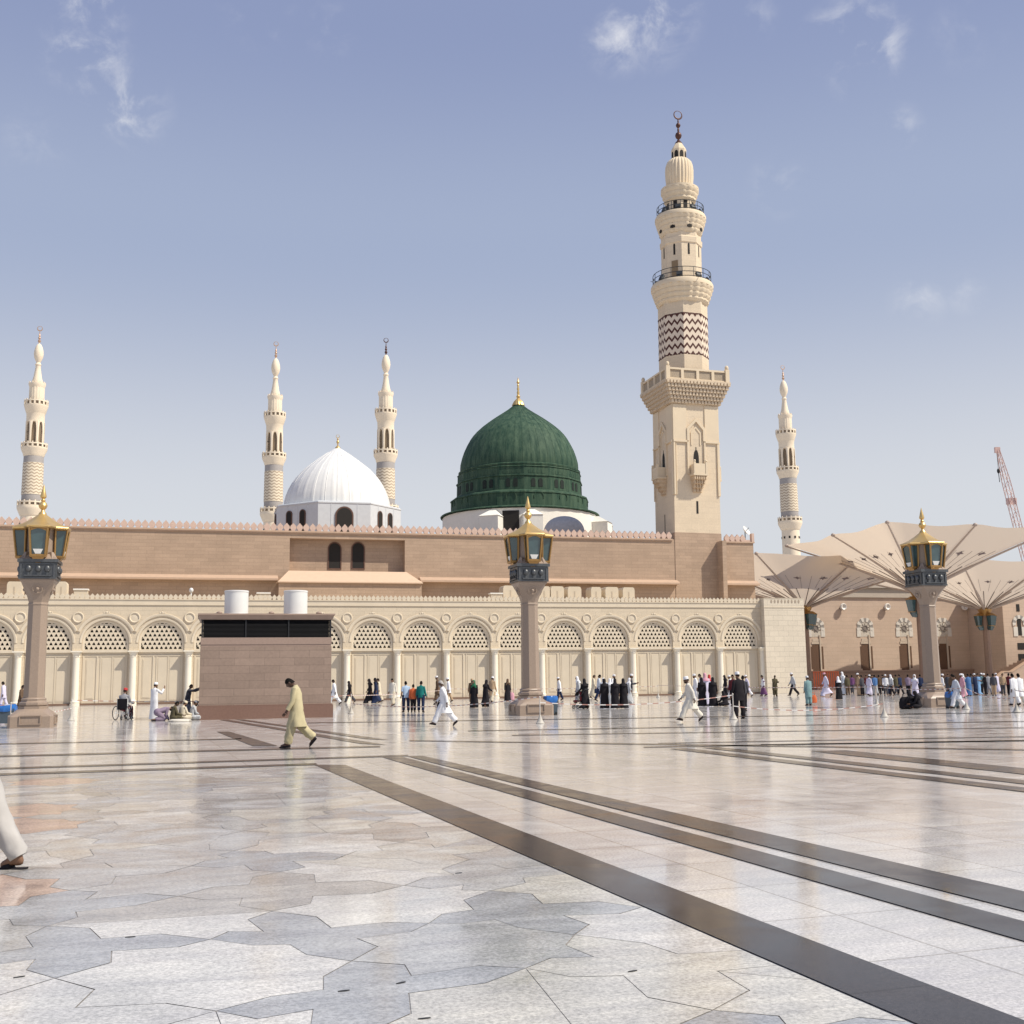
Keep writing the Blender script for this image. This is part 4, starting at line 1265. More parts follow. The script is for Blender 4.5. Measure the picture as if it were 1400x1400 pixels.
# ------------------------------------------------------------------ lamp posts
def build_lamp():
    MP = at_ground(725.8, 977.6)
    M0 = Matrix.Translation((MP.x, MP.y, 0)) @ Matrix.Rotation(TH, 4, 'Z')
    root = thing('lamp_post', 'middle granite lamp post with gilded lanterns, beside the blue topped bin', 'lamp post', M0, (0, 0, 0), 'granite lamp posts with gilded lanterns')
    Yd = MP.y
    def z(py): return at_depth(724.5, py, Yd).z
    k = ppm((MP.x, MP.y, 5))
    def q(px): return px / k
    b = MB(); hw = .83; zt = z(951.5)
    b.box(-hw, hw, -hw, hw, 0.001, .46)
    ch = .30
    # sloped shoulders, cut corners
    def octo(h, c, zz): return [(-h + c, -h, zz), (h - c, -h, zz), (h, -h + c, zz), (h, h - c, zz), (h - c, h, zz), (-h + c, h, zz), (-h, h - c, zz), (-h, -h + c, zz)]
    b = MB(); b.rings([octo(hw, .10, .001), octo(hw, .10, .44), octo(hw - .06, .16, .52), octo(hw - .27, .26, zt - .12), octo(hw - .30, .26, zt - .10), octo(hw - .30, .26, zt)])
    for a in range(4):
        M = on_face((0, 0), a * math.pi / 2, hw)
        for (x0, x1, z0, z1) in ((-.40, .40, .13, .17), (-.40, .40, .45, .49), (-.40, -.36, .17, .45), (.36, .40, .17, .45)):
            b.box(x0, x1, -.045, .03, z0, z1, 0, M)
    b.build('plinth', lampstone, root, ang=25)
    m = MB()
    m.lathe([(.50, zt + .001), (.55, zt + .03), (.57, zt + .09), (.55, zt + .15), (.49, zt + .18), (.47, zt + .22), (.49, zt + .27), (.47, zt + .31), (.42, zt + .34), (.30, zt + .35)], 8, (0, 0), OCT)
    m.build('base_moulding', lampstone, root, ang=40)
    s = MB(); z0, z1 = zt + .35, z(824)
    r0, r1 = q(11.6) / math.cos(OCT), q(10.6) / math.cos(OCT)
    s.lathe([(r0, z0 - .01), (r1, z1)], 8, (0, 0), OCT)
    s.lathe([(r1 * 1.03, z1 - .12), (r1 * 1.06, z1 - .10), (r1 * 1.06, z1 - .06), (r1 * 1.03, z1 - .04)], 8, (0, 0), OCT)
    s.build('shaft', lampstone, root, ang=20)
    c = MB(); zc0, zc1 = z1 + .0, z(796.5); h1 = q(20.2)
    ring0 = [(r1 * math.cos(OCT + TAU * i / 8), r1 * math.sin(OCT + TAU * i / 8), zc0) for i in range(8)]
    ap = r1 * math.cos(OCT); hs = r1 * math.sin(OCT)
    o0 = [(-hs, -ap, zc0), (hs, -ap, zc0), (ap, -hs, zc0), (ap, hs, zc0), (hs, ap, zc0), (-hs, ap, zc0), (-ap, hs, zc0), (-ap, -hs, zc0)]
    def oc(h, cc, zz): return [(-h + cc, -h, zz), (h - cc, -h, zz), (h, -h + cc, zz), (h, h - cc, zz), (h - cc, h, zz), (-h + cc, h, zz), (-h, h - cc, zz), (-h, -h + cc, zz)]
    c.rings([o0, oc(ap + .10, (ap + .1) * .50, zc0 + .35), oc(ap + .24, .14, zc0 + .68), oc(h1 - .05, .06, zc1 - .12), oc(h1, .03, zc1 - .06), oc(h1, .03, zc1)])
    for a in range(4):
        M = on_face((0, 0), a * math.pi / 2, h1 - .17) @ Matrix.Translation((0, 0, zc1 - .38)) @ Matrix.Rotation(R_(16), 4, 'X') @ Matrix.Rotation(R_(90), 4, 'X')
        c.lathe([(.22, -.1), (.22, .05), (.17, .06), (.15, .03), (.09, .03)], 16, M=M); c.ell((0, 0, .05), .075, 10, 8, 0, M)
    c.build('capital', lampstone, root, ang=28)
    p = MB(); zp1 = z(772.5); hp = q(21.8)
    p.box(-hp + .03, hp - .03, -hp + .03, hp - .03, zc1 + .001, zp1 - .06)
    p.box(-hp, hp, -hp, hp, zc1 + .001, zc1 + .07)
    p.box(-hp - .05, hp + .05, -hp - .05, hp + .05, zp1 - .13, zp1)
    for a in range(4):
        M = on_face((0, 0), a * math.pi / 2, hp - .03)
        for (x0, x1, za, zb) in ((-hp + .05, hp - .05, zp1 - .22, zp1 - .16), (-hp + .05, -hp + .13, zc1 + .07, zp1 - .22), (hp - .13, hp - .05, zc1 + .07, zp1 - .22)):
            p.box(x0, x1, -.035, .03, za, zb, 0, M)
        p.box(-.50, .52, -.09, .03, zc1 + .10, zc1 + .15, 0, M)
        for x in (-.34, .02, .36):
            p.ell((x, -.03, zc1 + .40), (.12, .10, .14), 12, 8, 0, M); p.box(x - .03, x + .03, -.05, 0, zc1 + .15, zc1 + .3, 0, M)
    p.build('bronze_panel', bluebronze, root)
    # stone lantern core, four gilded lanterns and the roof
    ze = z(733.5)
    c2 = MB(); c2.frustum((-hp + .0, hp - .0, -hp + .0, hp - .0, zp1 + .001), (-.50, .50, -.50, .50, zp1 + .22))
    c2.lathe([(.56, zp1 + .2), (.60, ze)], 8, (0, 0), OCT)
    for a in range(4):
        M = Matrix.Rotation(a * math.pi / 2 + math.pi / 4, 4, 'Z')
        c2.frustum((-.14, .14, -.86, -.5, zp1 + .01), (-.05, .05, -.72, -.5, zp1 + .30), 0, M)
    c2.build('lantern_core', lampstone, root, ang=25)
    for a in range(4):
        M = on_face((0, 0), a * math.pi / 2, 0)
        f = MB(); zl, zh = zp1 + .13, ze - .06
        wl_, wh_ = .27, .34; yl, yh = (-.56, -.88), (-.56, -1.02)
        A = [(-wl_, yl[0], zl), (wl_, yl[0], zl), (wl_, yl[1], zl), (-wl_, yl[1], zl)]
        B = [(-wh_, yh[0], zh), (wh_, yh[0], zh), (wh_, yh[1], zh), (-wh_, yh[1], zh)]
        for i in range(4):
            f.tube([A[i], B[i]], .045, 6, 0, M); f.tube([A[i], A[(i + 1) % 4]], .05, 6, 0, M); f.tube([B[i], B[(i + 1) % 4]], .045, 6, 0, M)
        f.frustum((-wl_ - .02, wl_ + .02, yl[1] - .02, yl[0], zl - .07), (-wl_ - .05, wl_ + .05, yl[1] - .05, yl[0], zl), 0, M)
        f.frustum((-.05, .05, -.66, -.56, zl - .34), (-wl_ + .03, wl_ - .03, yl[1] + .08, yl[0], zl - .07), 0, M)
        # arched fret at the head of the pane
        for i in range(10):
            t0, t1 = i / 10, (i + 1) / 10
            def top(t): return zh - .16 + .12 * math.sin(math.pi * t)
            xa, xb = -wh_ + 2 * wh_ * t0, -wh_ + 2 * wh_ * t1
            f.add([(xa * .96, yh[1] + .012, top(t0)), (xb * .96, yh[1] + .012, top(t1)), (xb, yh[1], zh), (xa, yh[1], zh)], [(0, 1, 2, 3)], 0, M)
        lan = f.build('lantern', gold_dim, root)
        g = MB(); e = .03
        G0 = [(-wl_ + e, yl[0], zl + .01), (wl_ - e, yl[0], zl + .01), (wl_ - e, yl[1] + e, zl + .01), (-wl_ + e, yl[1] + e, zl + .01)]
        G1 = [(-wh_ + e, yh[0], zh - .01), (wh_ - e, yh[0], zh - .01), (wh_ - e, yh[1] + e, zh - .01), (-wh_ + e, yh[1] + e, zh - .01)]
        g.rings([G0, G1], True, True, 0, M)
        g.build('lantern_glass', glass_m, lan)
        w = MB(); w.frustum((-.10, .10, yl[1] - .008, yl[1] + .1, zl + .06), (-.19, .19, yl[1] - .045, yl[1] + .1, zl + .25), 0, M)
        w.build('reflector', whitebulb, lan)
    r = MB()
    def star(Rc, Rd, zz):
        out = []
        for i in range(16):
            a = TAU * i / 16
            rr = {0: Rc, 1: Rc * 1.03, 2: Rd, 3: Rc * 1.03}[i % 4]
            out.append((rr * math.cos(a), rr * math.sin(a), zz))
        return out
    zr = ze
    r.rings([star(1.08, .84, zr - .05), star(1.12, .88, zr + .0), star(1.10, .86, zr + .03), star(.72, .66, zr + .19), star(.45, .45, zr + .36), star(.25, .25, zr + .52), star(.15, .15, zr + .60)])
    r.build('gilded_roof', gold, root, ang=18)
    f = MB(); za = zr + .58; zt = z(678.2); H = zt - za
    f.lathe([(q(a_), za + H * t) for a_, t in ((5, 0), (4.6, .05), (2.4, .11), (1.8, .16), (4.2, .22), (5.4, .30), (4.4, .38), (2.0, .43), (3.0, .46), (2.0, .49), (1.6, .52), (3.6, .57), (3.8, .61), (2.4, .76), (1.1, .90), (.2, 1.0))], 20)
    f.build('gilded_finial', gold, root)
    for (px, py, top, lab) in ((44.5, 995.5, 662, 'left granite lamp post with gilded lanterns, near the open left end of the plaza'),
                          (1277.0, 967.5, 694, 'right granite lamp post with gilded lanterns, in front of the tan umbrella canopies')):
        kx = copy_tree(root); kx['label'] = lab
        P = at_ground(px, py); P = P * ((P.y + .8) / P.y)
        ztop = at_depth(61 if px < 100 else 1264, top, P.y).z
        s = ztop / zt
        kx.matrix_world = Matrix.Translation((P.x, P.y, 0)) @ Matrix.Rotation(TH, 4, 'Z') @ Matrix.Diagonal((s, s, s, 1))
        ROOTS.append(kx)
build_lamp()

# ------------------------------------------------------------------ shade umbrellas
def translucent(name, col, t=.45):
    m, nt, b = _nodes(name)
    N = nt.nodes.new; L = nt.links.new
    tr = N('ShaderNodeBsdfTranslucent'); tr.inputs['Color'].default_value = (*col, 1)
    mx = N('ShaderNodeMixShader'); mx.inputs[0].default_value = t
    b.inputs['Base Color'].default_value = (*col, 1); b.inputs['Roughness'].default_value = .85; b.inputs['Specular IOR Level'].default_value = .1
    L(b.outputs[0], mx.inputs[1]); L(tr.outputs[0], mx.inputs[2])
    L(mx.outputs[0], nt.nodes['Material Output'].inputs[0])
    return m
membrane = translucent('umbrella_membrane', (.68, .575, .465), .5)
def build_umbrella(label, cx, cy, half, zn, zr, colh, pw=.72, r0=.45, drop=0.0):
    root = thing('shade_umbrella', label, 'umbrella', FACE, (cx, cy, 0), 'giant plaza shade umbrellas')
    c = (cx, cy)
    NA, NR = 64, 18
    def pt(a, t):
        # square plan with scalloped edge; eight arms carry the membrane
        sq = half / max(abs(math.cos(a)), abs(math.sin(a)))
        e = math.cos(a * 8); sc = 1 - .022 * (1 - e) * t
        rr = r0 + (sq * sc - r0) * t
        zz = zn + (zr - zn) * (t ** pw) + .02 * e * t * t * (zr - zn)
        return (cx + rr * math.cos(a), cy + rr * math.sin(a), zz)
    m = MB(); vs = []; fs = []
    for j in range(NR + 1):
        for i in range(NA): vs.append(pt(TAU * i / NA, j / NR))
    for j in range(NR):
        for i in range(NA): fs.append((j * NA + i, j * NA + (i + 1) % NA, (j + 1) * NA + (i + 1) % NA, (j + 1) * NA + i))
    m.add(vs, fs)
    m.build('canopy', membrane, root, ang=50)
    for i in range(8):
        a = TAU * i / 8
        arm = MB(); P = [Vector(pt(a, t / 10)) - Vector((0, 0, .16)) for t in range(0, 11)]
        arm.tube(P, [.20 if k < 4 else .15 - .007 * k for k in range(11)], 8)
        arm.ell((P[-1].x, P[-1].y, P[-1].z + .1), (.24, .24, .2), 8, 6)
        arm.build('arm', steelarm, root)
    st = MB()
    for i in range(24):
        a = TAU * (i + .5) / 24
        P = [Vector(pt(a, t / 20)) - Vector((0, 0, .05)) for t in range(0, 8)]
        st.tube(P, .055, 5)
    for i in range(40):
        a = TAU * (i + .5) / 40
        P = [Vector(pt(a, t / 20)) - Vector((0, 0, .02)) for t in (7, 9, 11, 12)]
        st.tube(P, .018, 4)
    st.build('cable', plain('umbrella_cable', (.20, .16, .14), .6), root)
    for i in range(16):
        a = TAU * (i + .5) / 16; s = .55 if i % 1 == 0 else .3
        A = Vector(pt(a, .56)); dr = (Vector(pt(a, .62)) - Vector(pt(a, .50))).normalized()
        dt = (Vector(pt(a + .02, .56)) - Vector(pt(a - .02, .56))).normalized(); nn = dr.cross(dt).normalized()
        if nn.z > 0: nn = -nn
        o = MB(); pts = []
        for k in range(8):
            b = TAU * k / 8; rr = s if k % 2 == 0 else s * .42
            pts.append(A + nn * .06 + dr * (rr * math.cos(b) * .8) + dt * (rr * math.sin(b)))
        o.rings([pts, [p + nn * .03 for p in pts]])
        o.build('star_ornament', ornament_m, root)
    col = MB()
    col.lathe([(.62, 0.0), (.62, 1.0), (.50, 1.1), (.46, 1.3), (.44, zn - 2.6), (.55, zn - 2.4), (.50, zn - .9)], 8, c, OCT)
    col.build('column', plain('umbrella_column', (.26, .17, .125), .6, var=.1), root)
    cap = MB(); cap.lathe([(.52, zn - .95), (.85, zn - .35), (.95, zn - .1), (.6, zn + .15), (.4, zn + .2)], 16, c)
    cap.build('gilded_collar', gold_dim, root)
    for i in range(4):
        M = on_face(c, i * math.pi / 2, .5)
        l = MB(); l.frustum((-.22, .22, -.85, -.3, zn - 2.3), (-.34, .34, -1.05, -.2, zn - 1.0), 0, M)
        l.frustum((-.05, .05, -.5, .1, zn - 2.9), (-.2, .2, -.8, .1, zn - 2.3), 0, M)
        ln = l.build('wall_lantern', glass_m, root)
        l = MB(); l.frustum((-.42, .42, -1.12, -.1, zn - .995), (-.1, .1, -.6, .1, zn - .6), 0, M); l.box(-.26, .26, -.90, -.25, zn - 2.38, zn - 2.31, 0, M)
        l.build('lantern_frame', gold_dim, ln)
    return root
def umb(label, Y, px, npy, rim_px, rim_py, half, **kw):
    P = at_depth(px, 900, Y); L_ = FINV @ P
    zn = at_depth(px, npy, Y).z
    co = FACE @ Vector((L_.x - half, L_.y - half, 0))
    zr = at_depth(rim_px, rim_py, co.y).z
    return build_umbrella(label, L_.x, L_.y, half, zn, zr, 0, **kw)
umb('large tan shade umbrella behind the right lamp post', 128.0, 1262, 808, 1211, 715, 10.4, pw=.86)
umb('tan shade umbrella opening over the right end of the cream arcade', 143.0, 1103, 829, 1040, 757, 13.0, pw=.92)
umb('farther tan shade umbrella with lit lanterns at the right edge', 154.0, 1351, 832, 1290, 765, 12.8, pw=.92)

# ------------------------------------------------------------------ far building on the right
def build_far():
    Y = 57.0
    def L(px, py): return at_wall(px, py, Y)
    x0, x1 = L(1000, 900).x, L(1376, 900).x
    z = lambda py: L(1190, py).z
    root = thing('far_building', 'pale pink stone building with striped window arches under the umbrellas at right', 'building', FACE, (x0, Y, 0))
    w = MB(); w.box(x0, x1, Y, Y + 14, 0, z(817))
    w.build('wall', masonry('far_pink_stone', (.52, .40, .31), 1.8, .55, .02, var=.03, joint=.86, stain=.06), root)
    c = MB()
    c.box(x0, x1, Y - .25, Y + 14, z(817) + .002, z(811)); c.box(x0, x1, Y - .10, Y + 14, z(811) + .002, z(804)); c.box(x0, x1, Y - .55, Y + 14, z(804) + .002, z(799))
    c.build('cornice', plain('far_cornice', (.44, .38, .31), .8, var=.05), root)
    pl = MB(); pl.box(x0, x1, Y - .6, Y - .004, 0, z(918.5)); pl.box(x0, x1, Y - .75, Y - .003, z(918.5) + .002, z(916.5))
    pl.build('plinth', plain('far_plinth', (.33, .225, .17), .7, var=.08), root)
    for px in (1117.5, 1185, 1238.5, 1291.5, 1341):
        xc = L(px, 900).x; k = ppm(fw((xc, Y, 6))); m = lambda p: p / k
        d = MB(); d.box(xc - m(7.2), xc + m(3.8), Y - .02, Y + .5, z(916.4), z(880.5))
        d.box(xc + m(6.2), xc + m(9.6), Y - .02, Y + .5, z(914), z(883.5)); d.box(xc - m(9.4), xc - m(7.4), Y - .02, Y + .5, z(914), z(883.5))
        win = d.build('window', brownwood, root)
        j = MB(); j.box(xc + m(3.9), xc + m(6.1), Y - .14, Y + .01, z(916.3), z(868)); j.box(xc - m(8), xc + m(8), Y - .08, Y + .01, z(880.3), z(877)); j.box(xc - m(6.5), xc + m(6.5), Y - .06, Y + .01, z(876.8), z(873))
        j.build('window_frame', plain('far_frame_stone', (.50, .41, .32), .7), win)
        a = MB(); zc = z(857.5); R0, R1 = m(7.4), m(13.2)
        n = 11
        for i in range(n):
            a0, a1 = -24 + 228 * i / n, -24 + 228 * (i + 1) / n
            R1_ = R1 if i % 2 == 0 else R1 * .93
            o = arc(xc, zc, R1_, a0, a1, 3); inn = arc(xc, zc, R0, a1, a0, 3)
            a.prism([(x, zz * 1.0) for x, zz in o + inn], Y - (.10 if i % 2 == 0 else .07), Y + .02, i % 2)
        a.box(xc - R1, xc - R0, Y - .08, Y + .02, z(870.5), zc - R0 * .45, 0); a.box(xc + R0, xc + R1, Y - .08, Y + .02, z(870.5), zc - R0 * .45, 0)
        a.build('striped_arch', [plain('pale_voussoir', (.62, .58, .52), .7), plain('grey_voussoir', (.27, .25, .23), .7)], win)
        t = MB(); t.prism(arc(xc, zc, R0, 0, 360, 20)[:-1], Y - .03, Y + .02, 0)
        t.box(xc - R0, xc + R0, Y - .03, Y + .02, z(870.5), zc - R0 * .7, 0)
        t.build('tympanum', plain('pale_tympanum', (.52, .47, .40), .8, var=.15, nscale=4), win)
        t = MB(); M = Matrix.Translation((xc, Y - .03, z(858.5))) @ Matrix.Rotation(R_(90), 4, 'X')
        t.lathe([(m(4), -.02), (m(4), .08), (m(3), .10), (m(2.8), .03), (.01, .03)], 16, M=M)
        for q in range(9):
            aa = TAU * q / 9
            t.box(-.05, .05, m(4.4), m(6.4), 0, .05, 0, M @ Matrix.Rotation(aa, 4, 'Z'))
        t.build('rosette', plain('rosette_stone', (.20, .17, .15), .7), win)
    for px in (1150.5, 1210.5, 1265, 1316):
        q = L(px, 830); m = 1 / ppm(fw(q)); r = MB()
        M = Matrix.Translation((q.x, Y, q.z)) @ Matrix.Rotation(R_(90), 4, 'X')
        r.lathe([(2.6 * m, -.1), (2.6 * m, .35), (4.6 * m, .40), (4.8 * m, .6), (3.9 * m, .72), (2.6 * m, .66), (1.5 * m, .5), (.02, .45)], 20, M=M)
        r.build('wall_light', plain('white_enamel', (.74, .70, .64), .4), root)
    # low roof storey with a strip of windows
    rb = MB(); xa, xb = L(1140, 790).x, L(1246, 790).x
    rb.frustum((xa, xb, Y + 3, Y + 12, z(798.8)), (xa + 2, xb - 1, Y + 3.6, Y + 12, z(786)))
    rb.build('roof_storey', plain('roof_storey_stone', (.58, .47, .37), .8), root)
    rw = MB()
    for (pa, pb) in ((1161, 1203), (1214, 1238)):
        xa_, xb_ = L(pa, 790).x, L(pb, 790).x; n = 5
        for i in range(n):
            u0 = xa_ + (xb_ - xa_) * i / n
            rw.box(u0, u0 + (xb_ - xa_) / n * .82, Y + 2.9, Y + 3.4, z(796.5), z(790.5))
    rw.build('roof_windows', plain('dim_window', (.14, .10, .08), .4), root)
build_far()
def build_gate():
    Y = 49.0
    def L(px, py): return at_wall(px, py, Y)
    z = lambda py: L(1390, py).z
    root = thing('gate_house', 'shaded stone gate block with a striped arch at the right edge of the picture', 'building', FACE, (L(1376, 900).x, Y, 0))
    x0, x1 = L(1375.5, 900).x, L(1500, 900).x
    w = MB(); w.box(x0, x1, Y, Y + 14, 0, z(806)); w.build('wall', MATS['far_pink_stone'], root)
    c = MB(); c.box(x0 - .2, x1, Y - .3, Y + 14, z(806) + .002, z(800)); c.build('cornice', MATS['far_cornice'], root)
    xc = L(1394.5, 870).x; k = ppm(fw((xc, Y, 6))); m = lambda p: p / k
    d = MB(); d.box(xc - m(3), xc + m(3), Y - .05, Y + .4, z(868.5), z(846)); d.box(xc - m(5), xc + m(9), Y - .05, Y + .4, z(888), z(879)); d.box(xc - m(5), xc + m(9), Y - .05, Y + .4, z(905), z(894)); d.box(xc - m(2.5), xc + m(2.5), Y - .05, Y + .4, z(836), z(826))
    d.build('window', darkhole, root)
    a = MB()
    for i in range(9):
        o = arc(xc, z(852), m(11), -20 + 220 * i / 9, -20 + 220 * (i + 1) / 9, 3); inn = arc(xc, z(852), m(6), -20 + 220 * (i + 1) / 9, -20 + 220 * i / 9, 3)
        a.prism(o + inn, Y - .12, Y + .02, i % 2)
    a.box(xc - m(10), xc - m(3.2), Y - .08, Y + .02, z(870), z(857)); a.box(xc + m(3.2), xc + m(10), Y - .08, Y + .02, z(870), z(857))
    a.build('striped_arch', [MATS['pale_voussoir'], MATS['grey_voussoir']], root)
    st = thing('staircase', 'stone staircase with a stepped parapet rising to the gate block at far right', 'staircase', FACE, (L(1362, 940).x, Y - 8, 0))
    Ys = Y - 8
    def P(px, py): q = at_wall(px, py, Ys); return (q.x, q.z)
    s = MB(); s.prism([(P(1360, 930)[0], 0), P(1360, 929), P(1373, 919), P(1384, 919), P(1410, 902), P(1460, 880), (P(1460, 930)[0], 0)], Ys, Ys + .5)
    s.build('parapet', plain('stair_stone', (.42, .31, .24), .7, var=.08), st)
    cp = MB()
    for (A, B) in ((P(1360, 928.6), P(1373, 918.6)), (P(1373, 918.6), P(1384, 918.6)), (P(1384, 918.6), P(1410, 901.6)), (P(1410, 901.6), P(1460, 879.6))):
        cp.add([(A[0], Ys - .1, A[1]), (B[0], Ys - .1, B[1]), (B[0], Ys + .6, B[1]), (A[0], Ys + .6, A[1]), (A[0], Ys - .1, A[1] + .14), (B[0], Ys - .1, B[1] + .14), (B[0], Ys + .6, B[1] + .14), (A[0], Ys + .6, A[1] + .14)],
               [(0, 3, 2, 1), (4, 5, 6, 7), (0, 1, 5, 4), (1, 2, 6, 5), (2, 3, 7, 6), (3, 0, 4, 7)])
    cp.build('coping', pinktrim, st)
    sp = MB()
    xa, xb = P(1362, 930)[0], P(1460, 930)[0]; n = 16
    for i in range(n): sp.box(xa + (xb - xa) * i / n, xb, Ys + .52, Ys + 5.5, i * .27, (i + 1) * .27)
    sp.build('steps', MATS['stair_stone'], st)
    s2 = MB()
    def P2(px, py): q = at_wall(px, py, Ys + 5.6); return (q.x, q.z)
    s2.prism([(P2(1364, 925)[0], 0), P2(1364, 922), P2(1366, 920), P2(1396, 904), P2(1450, 878), (P2(1450, 930)[0], 0)], Ys + 5.6, Ys + 6.0)
    s2.build('parapet', MATS['stair_stone'], st)
build_gate()

# ------------------------------------------------------------------ crane, roof fittings
def build_crane():
    Y = 260.0
    root_p = at_depth(1400, 740, Y)
    root = thing('crane', 'red and white lattice crane boom leaning above the right canopies', 'crane', None, (root_p.x + 8, Y, 0))
    a = at_depth(1410, 792, Y); b = at_depth(1364.5, 615.5, Y)
    a = a + (a - b) * .55
    d = (b - a); Ln = d.length; d.normalize(); n = Vector((d.z, 0, -d.x)).normalized(); v = Vector((0, 1, 0))
    mb = MB(); jn = MB(); W0 = .70
    def P(t, i, j): w = W0 * (1 if t < .84 else (1 - (t - .84) / .16 * .62)); return a + d * (t * Ln) + n * (w * i) + v * (w * j)
    for i in (-1, 1):
        for j in (-1, 1): mb.tube([P(t / 20, i, j) for t in range(21)], .10, 5)
    m = 26
    for k in range(m):
        for (i0, j0, i1, j1) in ((-1, -1, 1, -1), (-1, 1, 1, 1), (-1, -1, -1, 1), (1, -1, 1, 1)):
            s = k % 2
            mb.tube([P(k / m, i0 if s else i1, j0 if s else j1), P((k + 1) / m, i1 if s else i0, j1 if s else j0)], .07, 4, 1)
    mb.build('boom', [redmetal, whitecrane], root)
    h = MB(); c = P(.74, 0, 0)
    h.box(c.x - 1.0, c.x + 1.0, c.y - .6, c.y + .6, c.z - .6, c.z + .8); c = P(1.0, -.3, 0); h.box(c.x - .7, c.x + .5, c.y - .3, c.y + .3, c.z - .6, c.z + .7)
    h.build('boom_head', redmetal, root)
    q = at_depth(1365, 644, Y); hk = MB(); hk.ell((q.x, q.y, q.z), (.35, .3, .6), 8, 8); hk.tube([(q.x, q.y, q.z - .4), (q.x + .1, q.y, q.z - 2.6)], .08, 5)
    c = P(.98, -.6, 0); hk.tube([(c.x - .3, c.y, c.z), (q.x, q.y, q.z + .5)], .05, 4)
    hk.build('hook', rubber, root)
    tr = MB(); tr.box(a.x - 2.5, a.x + 3.5, Y - 2, Y + 2, .8, max(2.0, a.z + .6)); tr.box(a.x - 4, a.x + 4, Y - 2.6, Y + 2.6, 0, .8)
    tr.build('carrier', redmetal, root)
build_crane()
